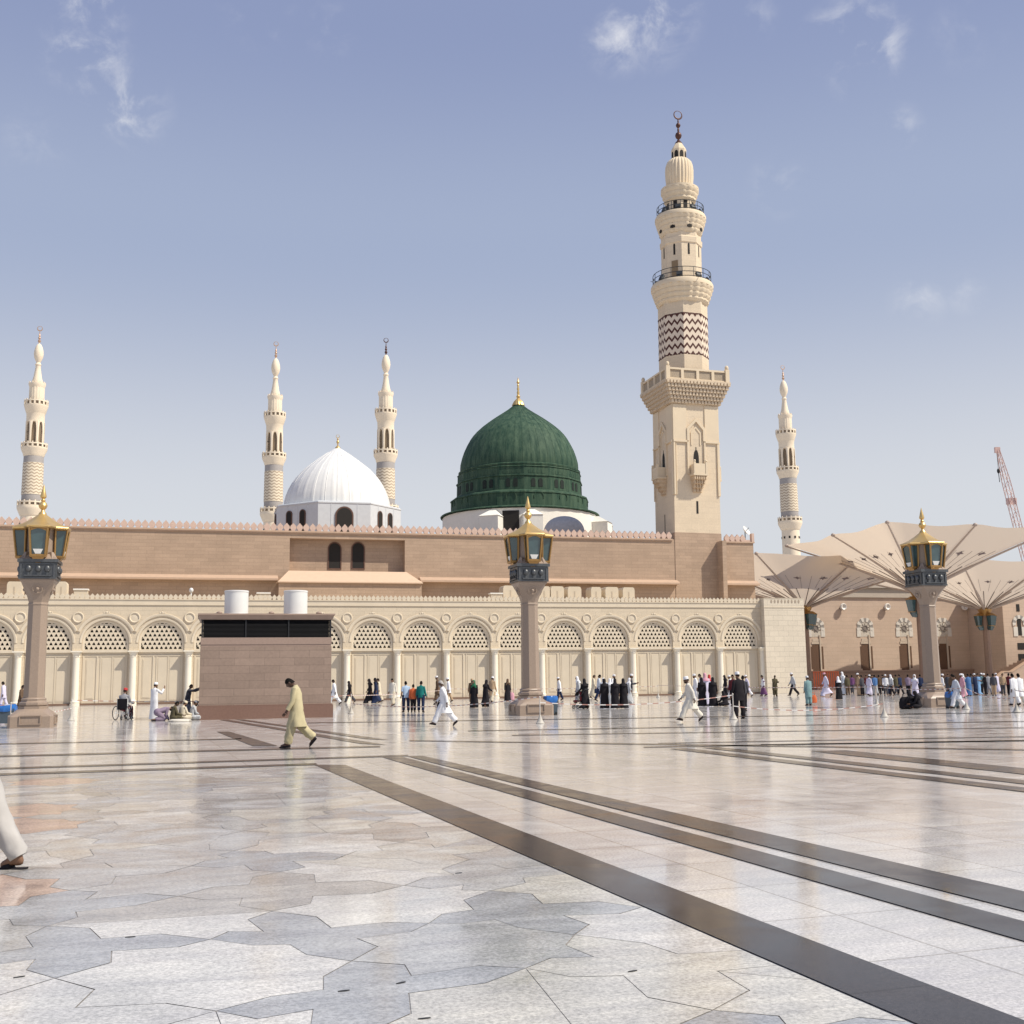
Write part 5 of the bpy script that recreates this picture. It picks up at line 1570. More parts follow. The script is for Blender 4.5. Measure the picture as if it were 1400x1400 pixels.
def roof_fittings():
    yy = 2.2
    zt = ZT
    # turret like blocks on the arcade roof
    turret = None; lab = ['cream roof block at the left of the left lamp post', 'cream roof block at the right of the left lamp post', 'cream roof block partly hidden at the left of the middle lamp post',
        'cream roof block partly hidden at the right of the middle lamp post', 'wider cream roof block, second of the group right of the middle lamp', 'cream roof block, third of the group right of the middle lamp',
        'narrow cream roof block opening the last group of three', 'cream roof block, centre of the last group of three', 'cream roof block, rightmost of all on the arcade roof']
    spec = [(20, 20, 795), (84, 15, 795), (698, 22, 800.5), (744, 17, 801.5), (762, 20, 801.5), (785.5, 20.5, 802), (815, 15.5, 802.5), (836.5, 20, 802.5), (859.5, 18, 803)]
    for (px, wp, py), lb in zip(spec, lab):
        q = at_wall(px, py, yy); w = wp / ppm(fw(q)) / 2 / .97; zh = q.z
        M = FACE
        t = thing('roof_block', lb, 'roof block', FACE, (q.x, yy, ZT), 'cream blocks standing on the arcade roof')
        b = MB(); b.prism([(q.x - w * .9, ZT + .002), (q.x - w * .92, zh - .26), (q.x - w * .84, zh - .08), (q.x - w * .68, zh), (q.x + w * .68, zh), (q.x + w * .84, zh - .08), (q.x + w * .92, zh - .26), (q.x + w * .9, ZT + .002)], yy, yy + 1.5)
        b.build('block', cream_p, t)
        s = MB(); s.box(q.x - .06, q.x + .06, yy - .015, yy + .02, ZT + .3, zh - .4); s.build('slot', plain('slot_stone', (.50, .42, .32), .8), t)
    for (px, py, lb) in ((110.5, 806.5, 'small cream hatch box on the arcade roof right of the left lamp'), (360.5, 811.5, 'small cream hatch box on the arcade roof behind the white drums'), (679, 812, 'low white box on the arcade roof left of the middle lamp')):
        q = at_wall(px, py, 1.2); t = thing('roof_hatch', lb, 'roof hatch', FACE, (q.x, 1.2, ZT))
        b = MB(); b.box(q.x - .5, q.x + .5, 1.2, 1.9, ZT + .002, q.z - .02); b.build('box', cream_p, t)
        b = MB(); b.box(q.x - .56, q.x + .56, 1.14, 1.95, q.z - .018, q.z + .10); b.build('lid', whitewash, t)
    q = at_wall(261.5, 807, 1.0); t = thing('globe_light', 'white globe light above the arcade battlements left of the service block', 'globe light', FACE, (q.x, 1.0, ZT))
    b = MB(); b.ell((q.x, 1.0, q.z), (.17, .17, .20), 14, 10); b.build('globe', whitemetal, t)
    b = MB(); b.lathe([(.10, ZT), (.06, ZT + .1), (.05, q.z - .15), (.12, q.z - .13)], 10, (q.x, 1.0)); b.build('stem', whitemetal, t)
    q = at_wall(1018.5, 727, 9.0); t = thing('satellite_dish', 'small white satellite dish on the hall roof right of the minaret', 'satellite dish', FACE, (q.x, 9.0, HZT - .12))
    M = Matrix.Translation(q) @ Matrix.Rotation(R_(40), 4, 'Z') @ Matrix.Rotation(R_(60), 4, 'X')
    b = MB(); b.lathe([(.04, 0), (.3, .06), (.55, .22), (.53, .24), (.28, .09), (.02, .03)], 20, M=M); b.build('dish', whitemetal, t)
    b = MB(); b.tube([(q.x, 9.0, HZT - .12), (q.x, 9.0, q.z)], .05, 6); b.tube([M @ Vector((0, 0, .05)), M @ Vector((.0, .1, .55))], .03, 5); b.build('mast', rail_m, t)
    # waste bins by the lamps
    def bin_(px, py, wp, top, lb):
        P = at_ground(px, py); L_ = FINV @ P; k = ppm(P); w = wp / k / 2; h = at_depth(px, top, P.y).z
        t = thing('waste_bin', lb, 'waste bin', FACE, (L_.x, L_.y, 0), 'waste bins with blue liners beside the lamp posts')
        y0 = L_.y; d = w * .8
        b = MB(); b.frustum((L_.x - w * .86, L_.x + w * .86, y0, y0 + 2 * d, 0.05), (L_.x - w, L_.x + w, y0 - .05, y0 + 2 * d + .05, h * .80)); b.build('body', bin_m, t)
        n = 36; l = MB(); rr = random.Random(px)
        rings_ = []
        for (sc, zz) in ((1.04, h * .66), (1.12, h * .74), (1.10, h * .86), (1.02, h * .98), (.9, h), (.8, h * .93)):
            ring_ = []
            for i in range(n):
                a = TAU * i / n; e = (abs(math.cos(a)) ** 4 + abs(math.sin(a)) ** 4) ** -.25
                j = 1 + rr.uniform(-.035, .035)
                ring_.append((L_.x + w * sc * e * math.cos(a) * j, y0 + d + (d + .05) * sc * e * math.sin(a) * j, zz + rr.uniform(-.03, .03) * h))
            rings_.append(ring_)
        l.rings(rings_, False, True); l.build('liner', blue_m, t, ang=25)
        wh = MB()
        for sx in (-.7, .7):
            for sy in (.15, 1.85):
                wh.box(L_.x + sx * w - .05, L_.x + sx * w + .05, y0 + sy * d - .06, y0 + sy * d + .06, 0, .12)
        wh.build('castors', rubber, t)
    bin_(4, 991, 27, 963.5, 'waste bin with a wide blue liner left of the left lamp post')
    bin_(754.5, 977.5, 18, 951.5, 'grey blue waste bin with a blue liner beside the middle lamp post')
    bin_(1306, 968.5, 14, 946, 'waste bin with a blue liner beside the right lamp post')
    # orange barrier
    A = at_wall(1114, 945, 22.0); B = at_wall(1147, 945, 22.0)
    t = thing('barrier_fence', 'orange slatted barrier fence behind the end of the arcade', 'barrier', FACE, (A.x, 22.0, 0))
    zt = at_wall(1130, 918.5, 22.0).z; f = MB()
    n = 11
    for i in range(n + 1):
        x = A.x + (B.x - A.x) * i / n; f.box(x - .07, x + .07, 21.97, 22.03, .2, zt - .05)
    f.build('slats', orange_m, t)
    r = MB(); r.box(A.x - .1, B.x + .1, 21.94, 22.06, zt - .05, zt + .05); r.build('rail', orange_m, t)
    r = MB(); r.box(A.x - .1, B.x + .1, 21.94, 22.06, .12, .2); r.build('rail', orange_m, t)
    f = MB()
    for x in (A.x, B.x): f.box(x - .06, x + .06, 21.6, 22.4, 0, .12)
    f.build('feet', rubber, t)
roof_fittings()

# ------------------------------------------------------------------ tape barriers
POSTS = {}
def build_posts():
    def post():
        t = thing('barrier_post', 'x', 'barrier post', None, (0, 0, 0), 'white barrier posts with bell shaped bases')
        b = MB(); b.lathe([(.155, 0), (.16, .025), (.13, .05), (.095, .12), (.06, .20), (.04, .27), (.03, .31)], 20); b.build('base', plain('cement_white', (.46, .43, .38), .6, var=.1), t)
        b = MB(); b.lathe([(.018, .30), (.018, .90), (.028, .91), (.028, .95), (.01, .97)], 10); b.build('pole', plain('post_paint', (.58, .54, .49), .5), t)
        return t
    first = None
    for name, px, py, lab in (('a', 13.5, 995.5, 'white barrier post in front of the blue lined bin at the left edge'), ('b', 97, 985.5, 'white barrier post just right of the left lamp post'),
                              ('c', 480, 976, 'white barrier post right of the brown service block'), ('d', 738.5, 989.5, 'white barrier post in front of the middle lamp post plinth'),
                              ('e', 617, 957.5, 'white barrier post against the arcade behind the man in white'), ('f', 900, 953.5, 'white barrier post against the arcade right of the women in black'),
                              ('g', 1003, 984, 'white barrier post at the feet of the man in dark clothes'), ('h', 1199, 964.5, 'farther white barrier post left of the right lamp post'),
                              ('i', 1209, 980.5, 'nearer white barrier post left of the right lamp post'), ('j', 1321.5, 970, 'white barrier post just right of the right lamp post'),
                              ('k', 1390, 974, 'white barrier post below the two men in white at right edge')):
        P = at_ground(px, py)
        o = post() if first is None else copy_tree(first)
        if first is None: first = o
        else: ROOTS.append(o)
        o['label'] = lab; o.location = (P.x, P.y, 0); POSTS[name] = P
    def tape(a, b, lab, h0=.88, h1=.88, sag=.10):
        A = POSTS[a] if isinstance(a, str) else at_ground(*a); B = POSTS[b] if isinstance(b, str) else at_ground(*b)
        A = Vector((A.x, A.y, h0)); B = Vector((B.x, B.y, h1)); n = max(8, int((B - A).length / .22))
        d = (B - A).normalized(); side = Vector((0, 0, 1)) * .016; th = Vector((-d.y, d.x, 0)) * .002
        mb = MB()
        for i in range(n):
            t0, t1 = i / n, (i + 1) / n
            p = A.lerp(B, t0) - Vector((0, 0, sag * 4 * t0 * (1 - t0))); q = A.lerp(B, t1) - Vector((0, 0, sag * 4 * t1 * (1 - t1)))
            mb.rings([[p - side - th, p - side + th, p + side + th, p + side - th], [q - side - th, q - side + th, q + side + th, q + side - th]], i == 0, i == n - 1, i % 2)
        o = mb.build('barrier_tape', [tape_w, tape_r]); tag(o, lab, 'barrier tape', 'red and white barrier tapes'); ROOTS.append(o)
    tape((-160, 999), 'a', 'red and white tape leaving the picture at the left edge')
    tape('a', 'b', 'red and white tape crossing the left lamp post plinth', .55, .55)
    tape('b', 'c', 'red and white tape sagging across the front of the brown service block', .9, .9, .16)
    tape('c', 'd', 'red and white tape from the service block to the middle lamp post', .5, .95, .25)
    tape('d', 'g', 'red and white tape running behind the women in black', .75, .9, .2)
    tape('c', 'e', 'faint tape slanting back from the service block to the arcade')
    tape('e', 'f', 'red and white tape along the foot of the arcade')
    tape('g', 'i', 'red and white tape between the dark clothed man and the right lamp post', .5, .5, .2)
    tape('f', 'h', 'red and white tape along the end pier of the arcade', .95, .95)
    tape('h', 'j', 'red and white tape passing behind the right lamp post', .95, .95)
    tape('j', 'k', 'red and white tape right of the right lamp post', .95, .6, .2)
    tape('k', (1480, 978), 'red and white tape leaving the picture at the right edge')
build_posts()
# ------------------------------------------------------------------ people
def V(x, y, z): return Vector((x, y, z))
def rx(a): return Matrix.Rotation(-R_(a), 3, 'X')            # positive leans towards +y
def skeleton(lean=3, head=5, turn=0, legs=((0, 0), (0, 0)), arms=((4, 7, 8), (4, 7, 8)), heel=(0, 0), spread=.09, mode='stand'):
    """joints of a 1.72 m figure facing +y; angles in degrees, forward is positive; arms = (forward, outward, elbow)"""
    J = {}
    A = rx(lean)
    if mode == 'sit': pel = V(0, 0, .14)
    elif mode == 'kneel': pel = V(0, -.12, .40)
    elif mode == 'chair': pel = V(0, 0, .56)
    else: pel = V(0, 0, .93)
    J['pel'] = pel; J['waist'] = pel + A @ V(0, 0, .16); J['chest'] = pel + A @ V(0, .0, .36); J['nb'] = pel + A @ V(0, -.01, .52)
    B = rx(lean + head)
    J['neck'] = J['nb'] + B @ V(0, .01, .07); J['head'] = J['nb'] + B @ V(0, .035, .175)
    J['B'] = B @ Matrix.Rotation(R_(turn), 3, 'Z'); J['A'] = A; J['mode'] = mode
    for s, k in ((-1, 0), (1, 1)):
        n = 'LR'[k]
        f, o, e = arms[k]
        sh = J['nb'] + A @ V(s * .175, 0, -.055)
        def d(fa): return A @ (Matrix.Rotation(R_(o) * -s, 3, 'Y') @ (rx(-fa) @ V(0, 0, -1)))
        J['sh' + n] = sh; J['el' + n] = sh + d(f) * .285; J['wr' + n] = J['el' + n] + d(f + e) * .25
        J['hd' + n] = J['wr' + n] + d(f + e + 6) * .085; J['hdir' + n] = d(f + e + 12); J['side' + n] = (A @ V(1, 0, 0))
        hp = pel + V(s * .09, 0, -.03)
        J['hp' + n] = hp
        if mode == 'sit':
            J['kn' + n] = V(s * .34, .26, .13); J['an' + n] = V(-s * .08, .34 + .06 * k, .07); J['to' + n] = V(-s * .24, .36 + .06 * k, .05)
        elif mode == 'kneel':
            J['kn' + n] = V(s * .13, .22, .08); J['an' + n] = V(s * .12, -.22, .07); J['to' + n] = V(s * .12, -.40, .04)
        elif mode == 'chair':
            J['kn' + n] = hp + V(s * .03, .42, .0); J['an' + n] = J['kn' + n] + V(0, .05, -.40); J['to' + n] = J['an' + n] + V(0, .16, -.05)
        else:
            a, kk = legs[k]
            hp = pel + V(s * spread, 0, -.03); J['hp' + n] = hp
            J['kn' + n] = hp + V(s * .005, math.sin(R_(a)), -math.cos(R_(a))) * .425
            J['an' + n] = J['kn' + n] + V(0, math.sin(R_(a - kk)), -math.cos(R_(a - kk))) * .405
            J['to' + n] = J['an' + n] + V(s * .03, math.cos(R_(heel[k])) * .17, -math.sin(R_(heel[k])) * .17 - .055)
    lows = []
    for n in 'LR':
        lows += [J['an' + n].z - .085, J['to' + n].z - .03]
    dz = -min(lows)
    for q in list(J):
        if isinstance(J[q], Vector) and not q.startswith(('hdir', 'side')): J[q] = J[q] + V(0, 0, dz)
    return J
SKINM = {}
def skin_mat(t):
    col = {'dark': (.085, .042, .025), 'brown': (.20, .105, .062), 'tan': (.36, .21, .135)}[t]
    return plain('skin_' + t, col, .5, var=.06, nscale=20)
eye_m = plain('eye', (.02, .015, .012), .25)
hair_m = plain('dark_hair', (.008, .007, .006), .75, var=.3, nscale=40, spec=.1)
grey_hair = plain('grey_hair', (.35, .33, .31), .7, var=.2, nscale=40)
MESHES = {}
def body_mesh(key, J):
    if key in MESHES: return MESHES[key]
    me = bpy.data.meshes.new('skel'); vs, es, rad, roots = [], [], [], []
    def v(p, r, par=None):
        vs.append(tuple(p)); rad.append(r)
        if par is not None: es.append((par, len(vs) - 1))
        else: roots.append(len(vs) - 1)
        return len(vs) - 1
    p = v(J['pel'], .125); w = v(J['waist'], .115, p); c = v(J['chest'], .13, w); n = v(J['nb'], .075, c); k = v(J['neck'], .055, n); v(J['head'] - J['B'] @ V(0, .02, .03), .05, k)
    for s in 'LR':
        a = v(J['sh' + s], .062, c); b = v(J['el' + s], .044, a); d = v(J['wr' + s], .030, b); h = v(J['hd' + s], .038, d)
        a = v(J['hp' + s], .092, p); b = v(J['kn' + s], .060, a); d = v(J['an' + s], .042, b); v(J['to' + s], .034, d)
        f_ = J['to' + s] - J['an' + s]; v(J['an' + s] + V(-f_.x, -f_.y, 0) * .22 + V(0, 0, -.05), .032, d)
    for s, sg in (('L', -1), ('R', 1)):                                  # five fingers a hand, each its own chain rooted in the palm
        D = J['hdir' + s].normalized(); X = J['side' + s]; F = D.cross(X).normalized(); o = J['hd' + s]
        for q, (off, ln) in enumerate(((-.026, .062), (-.009, .075), (.009, .07), (.026, .055))):
            b = o + F * off; a = v(b, .0095); m_ = v(b + D * (.03 + ln * .5), .009, a); v(b + D * (.028 + ln * .95) - X * sg * .012, .0075, m_)
        b = o - D * .045 - F * -.02; a = v(b, .011); m_ = v(b + F * .03 + D * .03, .010, a); v(b + F * .036 + D * .062, .0085, m_)
    me.from_pydata(vs, es, [])
    ob = bpy.data.objects.new('skel', me); COL.objects.link(ob)
    bm = bmesh.new(); bm.from_mesh(me); bm.verts.ensure_lookup_table()
    ly = bm.verts.layers.skin.verify()
    for i, x in enumerate(bm.verts):
        x[ly].radius = (rad[i], rad[i]); x[ly].use_root = i in roots
    bm.to_mesh(me); bm.free()
    sk = ob.modifiers.new('s', 'SKIN'); sk.use_smooth_shade = True
    sb = ob.modifiers.new('b', 'SUBSURF'); sb.levels = 1; sb.render_levels = 1
    bpy.context.view_layer.update()
    ev = ob.evaluated_get(bpy.context.evaluated_depsgraph_get())
    out = bpy.data.meshes.new_from_object(ev)
    mb = MB(); mb.add([x.co.copy() for x in out.vertices], [tuple(f.vertices) for f in out.polygons], 0)
    bpy.data.objects.remove(ob); bpy.data.meshes.remove(me); bpy.data.meshes.remove(out)
    # head: skull with brow, nose, lips, chin, ears, eyes
    B = J['B']; H = J['head']; seg, rows = 28, 20; pts = []
    for j in range(1, rows):
        t = -math.pi / 2 + math.pi * j / rows
        r_ = []
        for i in range(seg):
            a = TAU * i / seg
            x, y, z = .076 * math.cos(t) * math.cos(a), .096 * math.cos(t) * math.sin(a), .118 * math.sin(t)
            if z < 0: x *= 1 - .22 * (-z / .118); y *= (1 - .10 * (-z / .118))
            if y > 0:
                fx = math.exp(-(x / .014) ** 2)
                y += .030 * fx * math.exp(-((z + .018) / .022) ** 2) + .010 * math.exp(-(x / .03) ** 2) * math.exp(-((z + .085) / .018) ** 2)
                y += .008 * math.exp(-((z - .022) / .012) ** 2) * math.exp(-(x / .05) ** 2) - .010 * math.exp(-((abs(x) - .03) / .013) ** 2) * math.exp(-((z - .004) / .013) ** 2)
                y += .006 * math.exp(-(x / .024) ** 2) * math.exp(-((z + .056) / .008) ** 2)
            r_.append(H + B @ V(x, y, z))
        pts.append(r_)
    mb.rings(pts, True, True, 0)
    Mh = Matrix.Translation(H) @ B.to_4x4()
    for s in (-1, 1):
        mb.ell((s * .078, -.005, -.008), (.011, .022, .034), 10, 8, 0, Mh); mb.ell((s * .030, .076, .003), (.012, .010, .007), 8, 6, 1, Mh)
    mb.ell((0, .088, -.052), (.022, .006, .004), 8, 5, 1, Mh)
    m = mb.mesh('person_body', [skin_mat('brown'), eye_m], ang=75)
    MESHES[key] = m
    return m
def legs_y(J, z):
    """forward range and side range covered by the legs at height z"""
    ys, xs = [], []
    for s in 'LR':
        ch = [J['hp' + s], J['kn' + s], J['an' + s]]
        for a, b in zip(ch, ch[1:]):
            if (a.z - z) * (b.z - z) <= 0 and abs(a.z - b.z) > 1e-4:
                t = (a.z - z) / (a.z - b.z); p = a.lerp(b, t); ys.append(p.y); xs.append(p.x)
    if not ys: ys, xs = [J['anL'].y, J['anR'].y], [J['anL'].x, J['anR'].x]
    return min(ys), max(ys), min(xs), max(xs)
def fold(a, z, amp, k=5.0): return 1 + amp * (math.sin(k * a + 7 * z) * .6 + math.sin(2.3 * k * a - 5 * z) * .4)
def top_mesh(key, J, hem, sleeve='long', loose=1.0, flare=.0, fl_amp=.025, slope=False):
    k = ('top', key, hem, sleeve, loose, flare, slope)
    if k in MESHES: return MESHES[k]
    mb = MB(); A = J['A']; seg = 28; R = []
    def ringA(o, a, b, zz=0, amp=0.0):
        return [o + A @ V(a * math.cos(TAU * i / seg) * fold(TAU * i / seg, zz, amp), b * math.sin(TAU * i / seg) * fold(TAU * i / seg, zz, amp), 0) for i in range(seg)]
    P = J['pel']
    up = lambda t: P + A @ V(0, -.005, t)
    R.append(ringA(up(.575), .056, .056)); R.append(ringA(up(.545), .066, .064)); sq = .80 if slope else 1.0
    R.append(ringA(up(.525), .12 * sq, .078)); R.append(ringA(up(.495), .185 * sq, .095)); R.append(ringA(up(.45), .205 * (sq + .06 if slope else 1), .112)); R.append(ringA(up(.36), .205 * loose, .128 * loose, 1, fl_amp * .5))
    R.append(ringA(up(.22), .188 * loose, .125 * loose, 2, fl_amp)); R.append(ringA(up(.10), .195 * loose, .132 * loose, 3, fl_amp)); R.append(ringA(up(.0), .205 * loose, .140 * loose, 4, fl_amp))
    if J['mode'] == 'stand':
        z = P.z - .09; zs = []
        while z > hem: zs.append(z); z -= .11
        zs.append(hem)
        if hem < P.z - .02:
            for z in zs:
                y0, y1, x0, x1 = legs_y(J, max(z, .12))
                t = (P.z - z) / P.z
                if z < .35:
                    ya, yb, _, _ = legs_y(J, .35); y0, y1 = max(y0, ya - .10), min(y1, yb + .10)
                a = max((x1 - x0) / 2 + .115, .2 * loose) + flare * t; b = (y1 - y0) / 2 + .125 * loose + flare * .7 * t
                cx, cy = (x0 + x1) / 2, (y0 + y1) / 2
                R.append([V(cx + a * math.cos(TAU * i / seg) * fold(TAU * i / seg, z, fl_amp * 1.6 + .03 * t), cy + b * math.sin(TAU * i / seg) * fold(TAU * i / seg, z, fl_amp * 1.6 + .03 * t), z) for i in range(seg)])
    mb.rings(R, True, True)
    for s, sg in (('L', -1), ('R', 1)):
        sh, el, wr = J['sh' + s], J['el' + s], J['wr' + s]
        i0 = sh + A @ V(-sg * .07, 0, -.02)
        if sleeve == 'long':
            pts = [i0, sh, sh.lerp(el, .5), el, el.lerp(wr, .55), el.lerp(wr, .95)]; rr = [.06, .074, .068, .062, .058, .055]
        else:
            pts = [i0, sh, sh.lerp(el, .5), sh.lerp(el, .85)]; rr = [.06, .074, .068, .068]
        mb.tube(pts, [q * (.9 + .1 * loose) for q in rr], 14)
    if J['mode'] in ('sit',):
        mb.ell((0, .16, P.z + .0), (.38, .30, .13), 20, 10)
    if J['mode'] == 'kneel':
        for s in 'LR': mb.tube([J['hp' + s], J['kn' + s]], [.15, .11], 12); mb.tube([J['kn' + s], J['an' + s]], [.10, .08], 10)
        mb.ell(J['pel'], (.22, .20, .19), 16, 10)
    m = mb.mesh('garment_top', [MATS['white_metal']], ang=60); MESHES[k] = m
    return m
def trouser_mesh(key, J, loose=1.0):
    k = ('tr', key, loose)
    if k in MESHES: return MESHES[k]
    mb = MB()
    mb.ell(J['pel'] + V(0, 0, -.02), (.185, .135, .15), 16, 10)
    for s in 'LR':
        h, n, a = J['hp' + s], J['kn' + s], J['an' + s]
        pts = [h + V(0, 0, .05), h] + [h.lerp(n, t) for t in (.25, .5, .75)] + [n] + [n.lerp(a, t) for t in (.2, .4, .6, .75, .88, .97)]
        seg = 22; rr = [.115, .112 * loose ** .5, .106 * loose, .10 * loose, .093 * loose, .088 * loose, .086 * loose, .082 * loose, .084 * loose, .080 * loose, .079 * loose, .070 * loose ** .5]
        mb.tube(pts, rr, seg, 0, None, 1.0, .07 if loose > 1.05 else .03)
    m = mb.mesh('garment_trousers', [MATS['white_metal']], ang=60); MESHES[k] = m
    return m
def shoe_mesh(key, J, kind='shoe', side='L'):
    k = ('sh', key, kind, side)
    if k in MESHES: return MESHES[k]
    mb = MB()
    for s in side:
        a, t = J['an' + s], J['to' + s]; d = (t - a); d = V(d.x, d.y, d.z + .05).normalized(); up_ = V(0, 0, 1); x = d.cross(up_).normalized(); u = x.cross(d)
        o = a + V(0, 0, -.05)
        rr = []
        if kind == 'sandal':
            for (f, w, lo, hi) in ((-.075, .020, -.045, -.028), (-.06, .040, -.050, -.030), (0, .044, -.050, -.026), (.06, .047, -.050, -.022), (.075, .052, -.050, .022), (.13, .052, -.050, .012), (.17, .040, -.050, -.012), (.21, .014, -.045, -.030)):
                c = o + d * f
                rr.append([c + x * (w * math.cos(TAU * q / 12)) + u * ((hi + lo) / 2 + (hi - lo) / 2 * math.sin(TAU * q / 12)) for q in range(12)])
            mb.rings(rr); continue
        for (f, w, lo, hi) in ((-.075, .018, -.02, .03), (-.065, .034, -.032, .04), (0, .040, -.034, .045), (.07, .045, -.034, .03), (.14, .046, -.034, .012), (.185, .032, -.032, -.002), (.20, .012, -.028, -.012)):
            c = o + d * f
            rr.append([c + x * (w * math.cos(TAU * q / 12)) + u * ((hi + lo) / 2 + (hi - lo) / 2 * math.sin(TAU * q / 12)) for q in range(12)])
        mb.rings(rr)
    m = mb.mesh('footwear', [rubber], ang=50); MESHES[k] = m
    return m
def head_mesh(kind, key, J):
    k = ('hd', kind, key)
    if k in MESHES: return MESHES[k]
    mb = MB(); H = J['head']; M = Matrix.Translation(H) @ J['B'].to_4x4()
    def cap(fr, rx_, ry_, rz_, zlow, back, seg=24, rows=10):
        rr = []
        for j in range(rows + 1):
            t = j / rows * math.pi / 2
            rr.append([(rx_ * math.cos(t) * math.cos(TAU * i / seg), ry_ * math.cos(t) * math.sin(TAU * i / seg) - .008,
                        (zlow + (back - zlow) * (.5 - .5 * math.sin(TAU * i / seg))) * (1 - math.sin(t)) + rz_ * math.sin(t)) for i in range(seg)])
        mb.rings(rr, True, True, 0, M)
    if kind == 'hair': cap(0, .083, .103, .130, .045, -.075)
    elif kind == 'beard':
        cap(0, .082, .102, .126, .06, -.05)
        mb.ell((0, .052, -.085), (.056, .05, .045), 14, 8, 0, M)
    elif kind == 'cap':
        mb.lathe([(.088, .030), (.089, .05), (.088, .105), (.080, .128), (.05, .140), (.002, .144)], 24, M=M @ Matrix.Diagonal((.93, 1.16, 1, 1)))
    elif kind == 'turban':
        for z, r in ((.05, .028), (.08, .03), (.108, .026)):
            mb.tube([(math.cos(TAU * i / 20) * .082, math.sin(TAU * i / 20) * .10, z + .012 * math.sin(TAU * i / 20)) for i in range(21)], r, 8, 0, M)
        mb.ell((0, 0, .10), (.07, .09, .05), 14, 8, 0, M)
    else:
        # cloth falling from the crown over the shoulders, open at the face
        seg = 28; rr = []; wide = {'hijab': (.20, .15, -.36), 'ghutra': (.19, .14, -.33)}[kind]
        lev = [(.012, .132, 0), (.05, .122, 0), (.080, .085, .1), (.092, .03, .5), (.094, -.03, .75), (.094, -.09, .8), (.105, -.15, .25), (.15, -.20, 0), (wide[0], -.26, 0), (wide[0] + .01, wide[2], 0)]
        for r, z, op in lev:
            g = []
            for i in range(seg):
                a = TAU * i / seg; x, y = r * math.cos(a), r * 1.14 * math.sin(a) - .012
                if z < -.15: y = min(y, wide[1]) * (.78 if z < -.2 else .9)
                if math.sin(a) > .25 and op > 0: y = y * (1 - .38 * op * min(1, (math.sin(a) - .25) * 2)) 
                g.append((x, y - (.02 if z < -.2 else 0), z))
            rr.append(g)
        mb.rings(rr, True, True, 0, M)
    m = mb.mesh('head_cover', [hair_m], ang=60); MESHES[k] = m
    return m
CLOTH = {}
def cloth(name, col): return plain('cloth_' + name, col, .85, var=.10, nscale=5, spec=.15, bump=.5)
C_ = dict(white=(.74, .74, .76), offwhite=(.66, .62, .54), khaki=(.48, .42, .26), black=(.018, .016, .019), navy=(.02, .03, .07), brown=(.13, .085, .055), olive=(.10, .085, .05), tan=(.42, .30, .19), grey=(.28, .28, .30),
          dgrey=(.07, .07, .08), teal=(.015, .16, .15), orange=(.55, .13, .05), lblue=(.38, .50, .66), blue=(.08, .17, .36), lavender=(.58, .55, .68), purple=(.16, .07, .16), pink=(.60, .32, .38), maroon=(.14, .03, .035), cream=(.62, .55, .42),
          green=(.03, .14, .07), sky=(.20, .36, .58), aqua=(.19, .30, .31), red=(.50, .06, .06), lgrey=(.46, .47, .48), mauve=(.26, .20, .27), silver=(.52, .56, .62), stone=(.44, .42, .40))
WALK = dict(lean=4, legs=((24, 6), (-20, 22)), heel=(-8, 38), arms=((-16, 6, 12), (18, 6, 18)))
STEP = dict(lean=3, legs=((12, 4), (-12, 12)), heel=(0, 18), arms=((-8, 6, 10), (10, 6, 12)))
STRIDE = dict(lean=6, legs=((28, 4), (-26, 16)), heel=(-12, 42), arms=((-22, 7, 20), (20, 7, 28)))
STAND = dict(lean=2, legs=((2, 2), (-2, 2)), arms=((3, 7, 10), (5, 7, 12)))
WIDE = dict(lean=2, legs=((3, 2), (-3, 2)), spread=.13, arms=((4, 12, 12), (6, 12, 14)))
FOLD = dict(lean=3, legs=((3, 2), (-2, 2)), arms=((22, 4, 80), (22, 4, 80)))
RAISE = dict(lean=2, legs=((2, 2), (-2, 2)), arms=((8, 7, 10), (60, 8, 85)))
LEAN = dict(lean=10, legs=((10, 2), (-4, 2)), arms=((95, 8, 25), (100, 8, 25)))
PUSH = dict(lean=5, legs=((8, 4), (-8, 10)), heel=(0, 14), arms=((30, 5, 40), (30, 5, 40)))
BOW = dict(lean=5, head=38, legs=((15, 3), (-15, 34)), heel=(0, 46), arms=((12, 6, 22), (-6, 7, 14)))
LEGMAN = dict(lean=4, legs=((32, 6), (-23, 7)), heel=(-10, 4), arms=((-18, 7, 14), (18, 7, 26)))
SIT = dict(lean=10, head=15, mode='sit', arms=((28, 12, 55), (28, 12, 55)))
KNEEL = dict(lean=72, head=10, mode='kneel', arms=((60, 10, 40), (60, 10, 40)))
CHAIR = dict(lean=4, head=8, mode='chair', arms=((30, 10, 55), (30, 10, 55)))
POSES = dict(walk=WALK, step=STEP, stride=STRIDE, stand=STAND, wide=WIDE, fold=FOLD, raise_=RAISE, lean=LEAN, push=PUSH, bow=BOW, legman=LEGMAN, sit=SIT, kneel=KNEEL, chair=CHAIR)
SK = {k: skeleton(**v) for k, v in POSES.items()}
def link(name, me, mats, root):
    o = bpy.data.objects.new(name, me); COL.objects.link(o); o.parent = root
    for i, m in enumerate(mats):
        o.material_slots[i].link = 'OBJECT'; o.material_slots[i].material = m
    return o
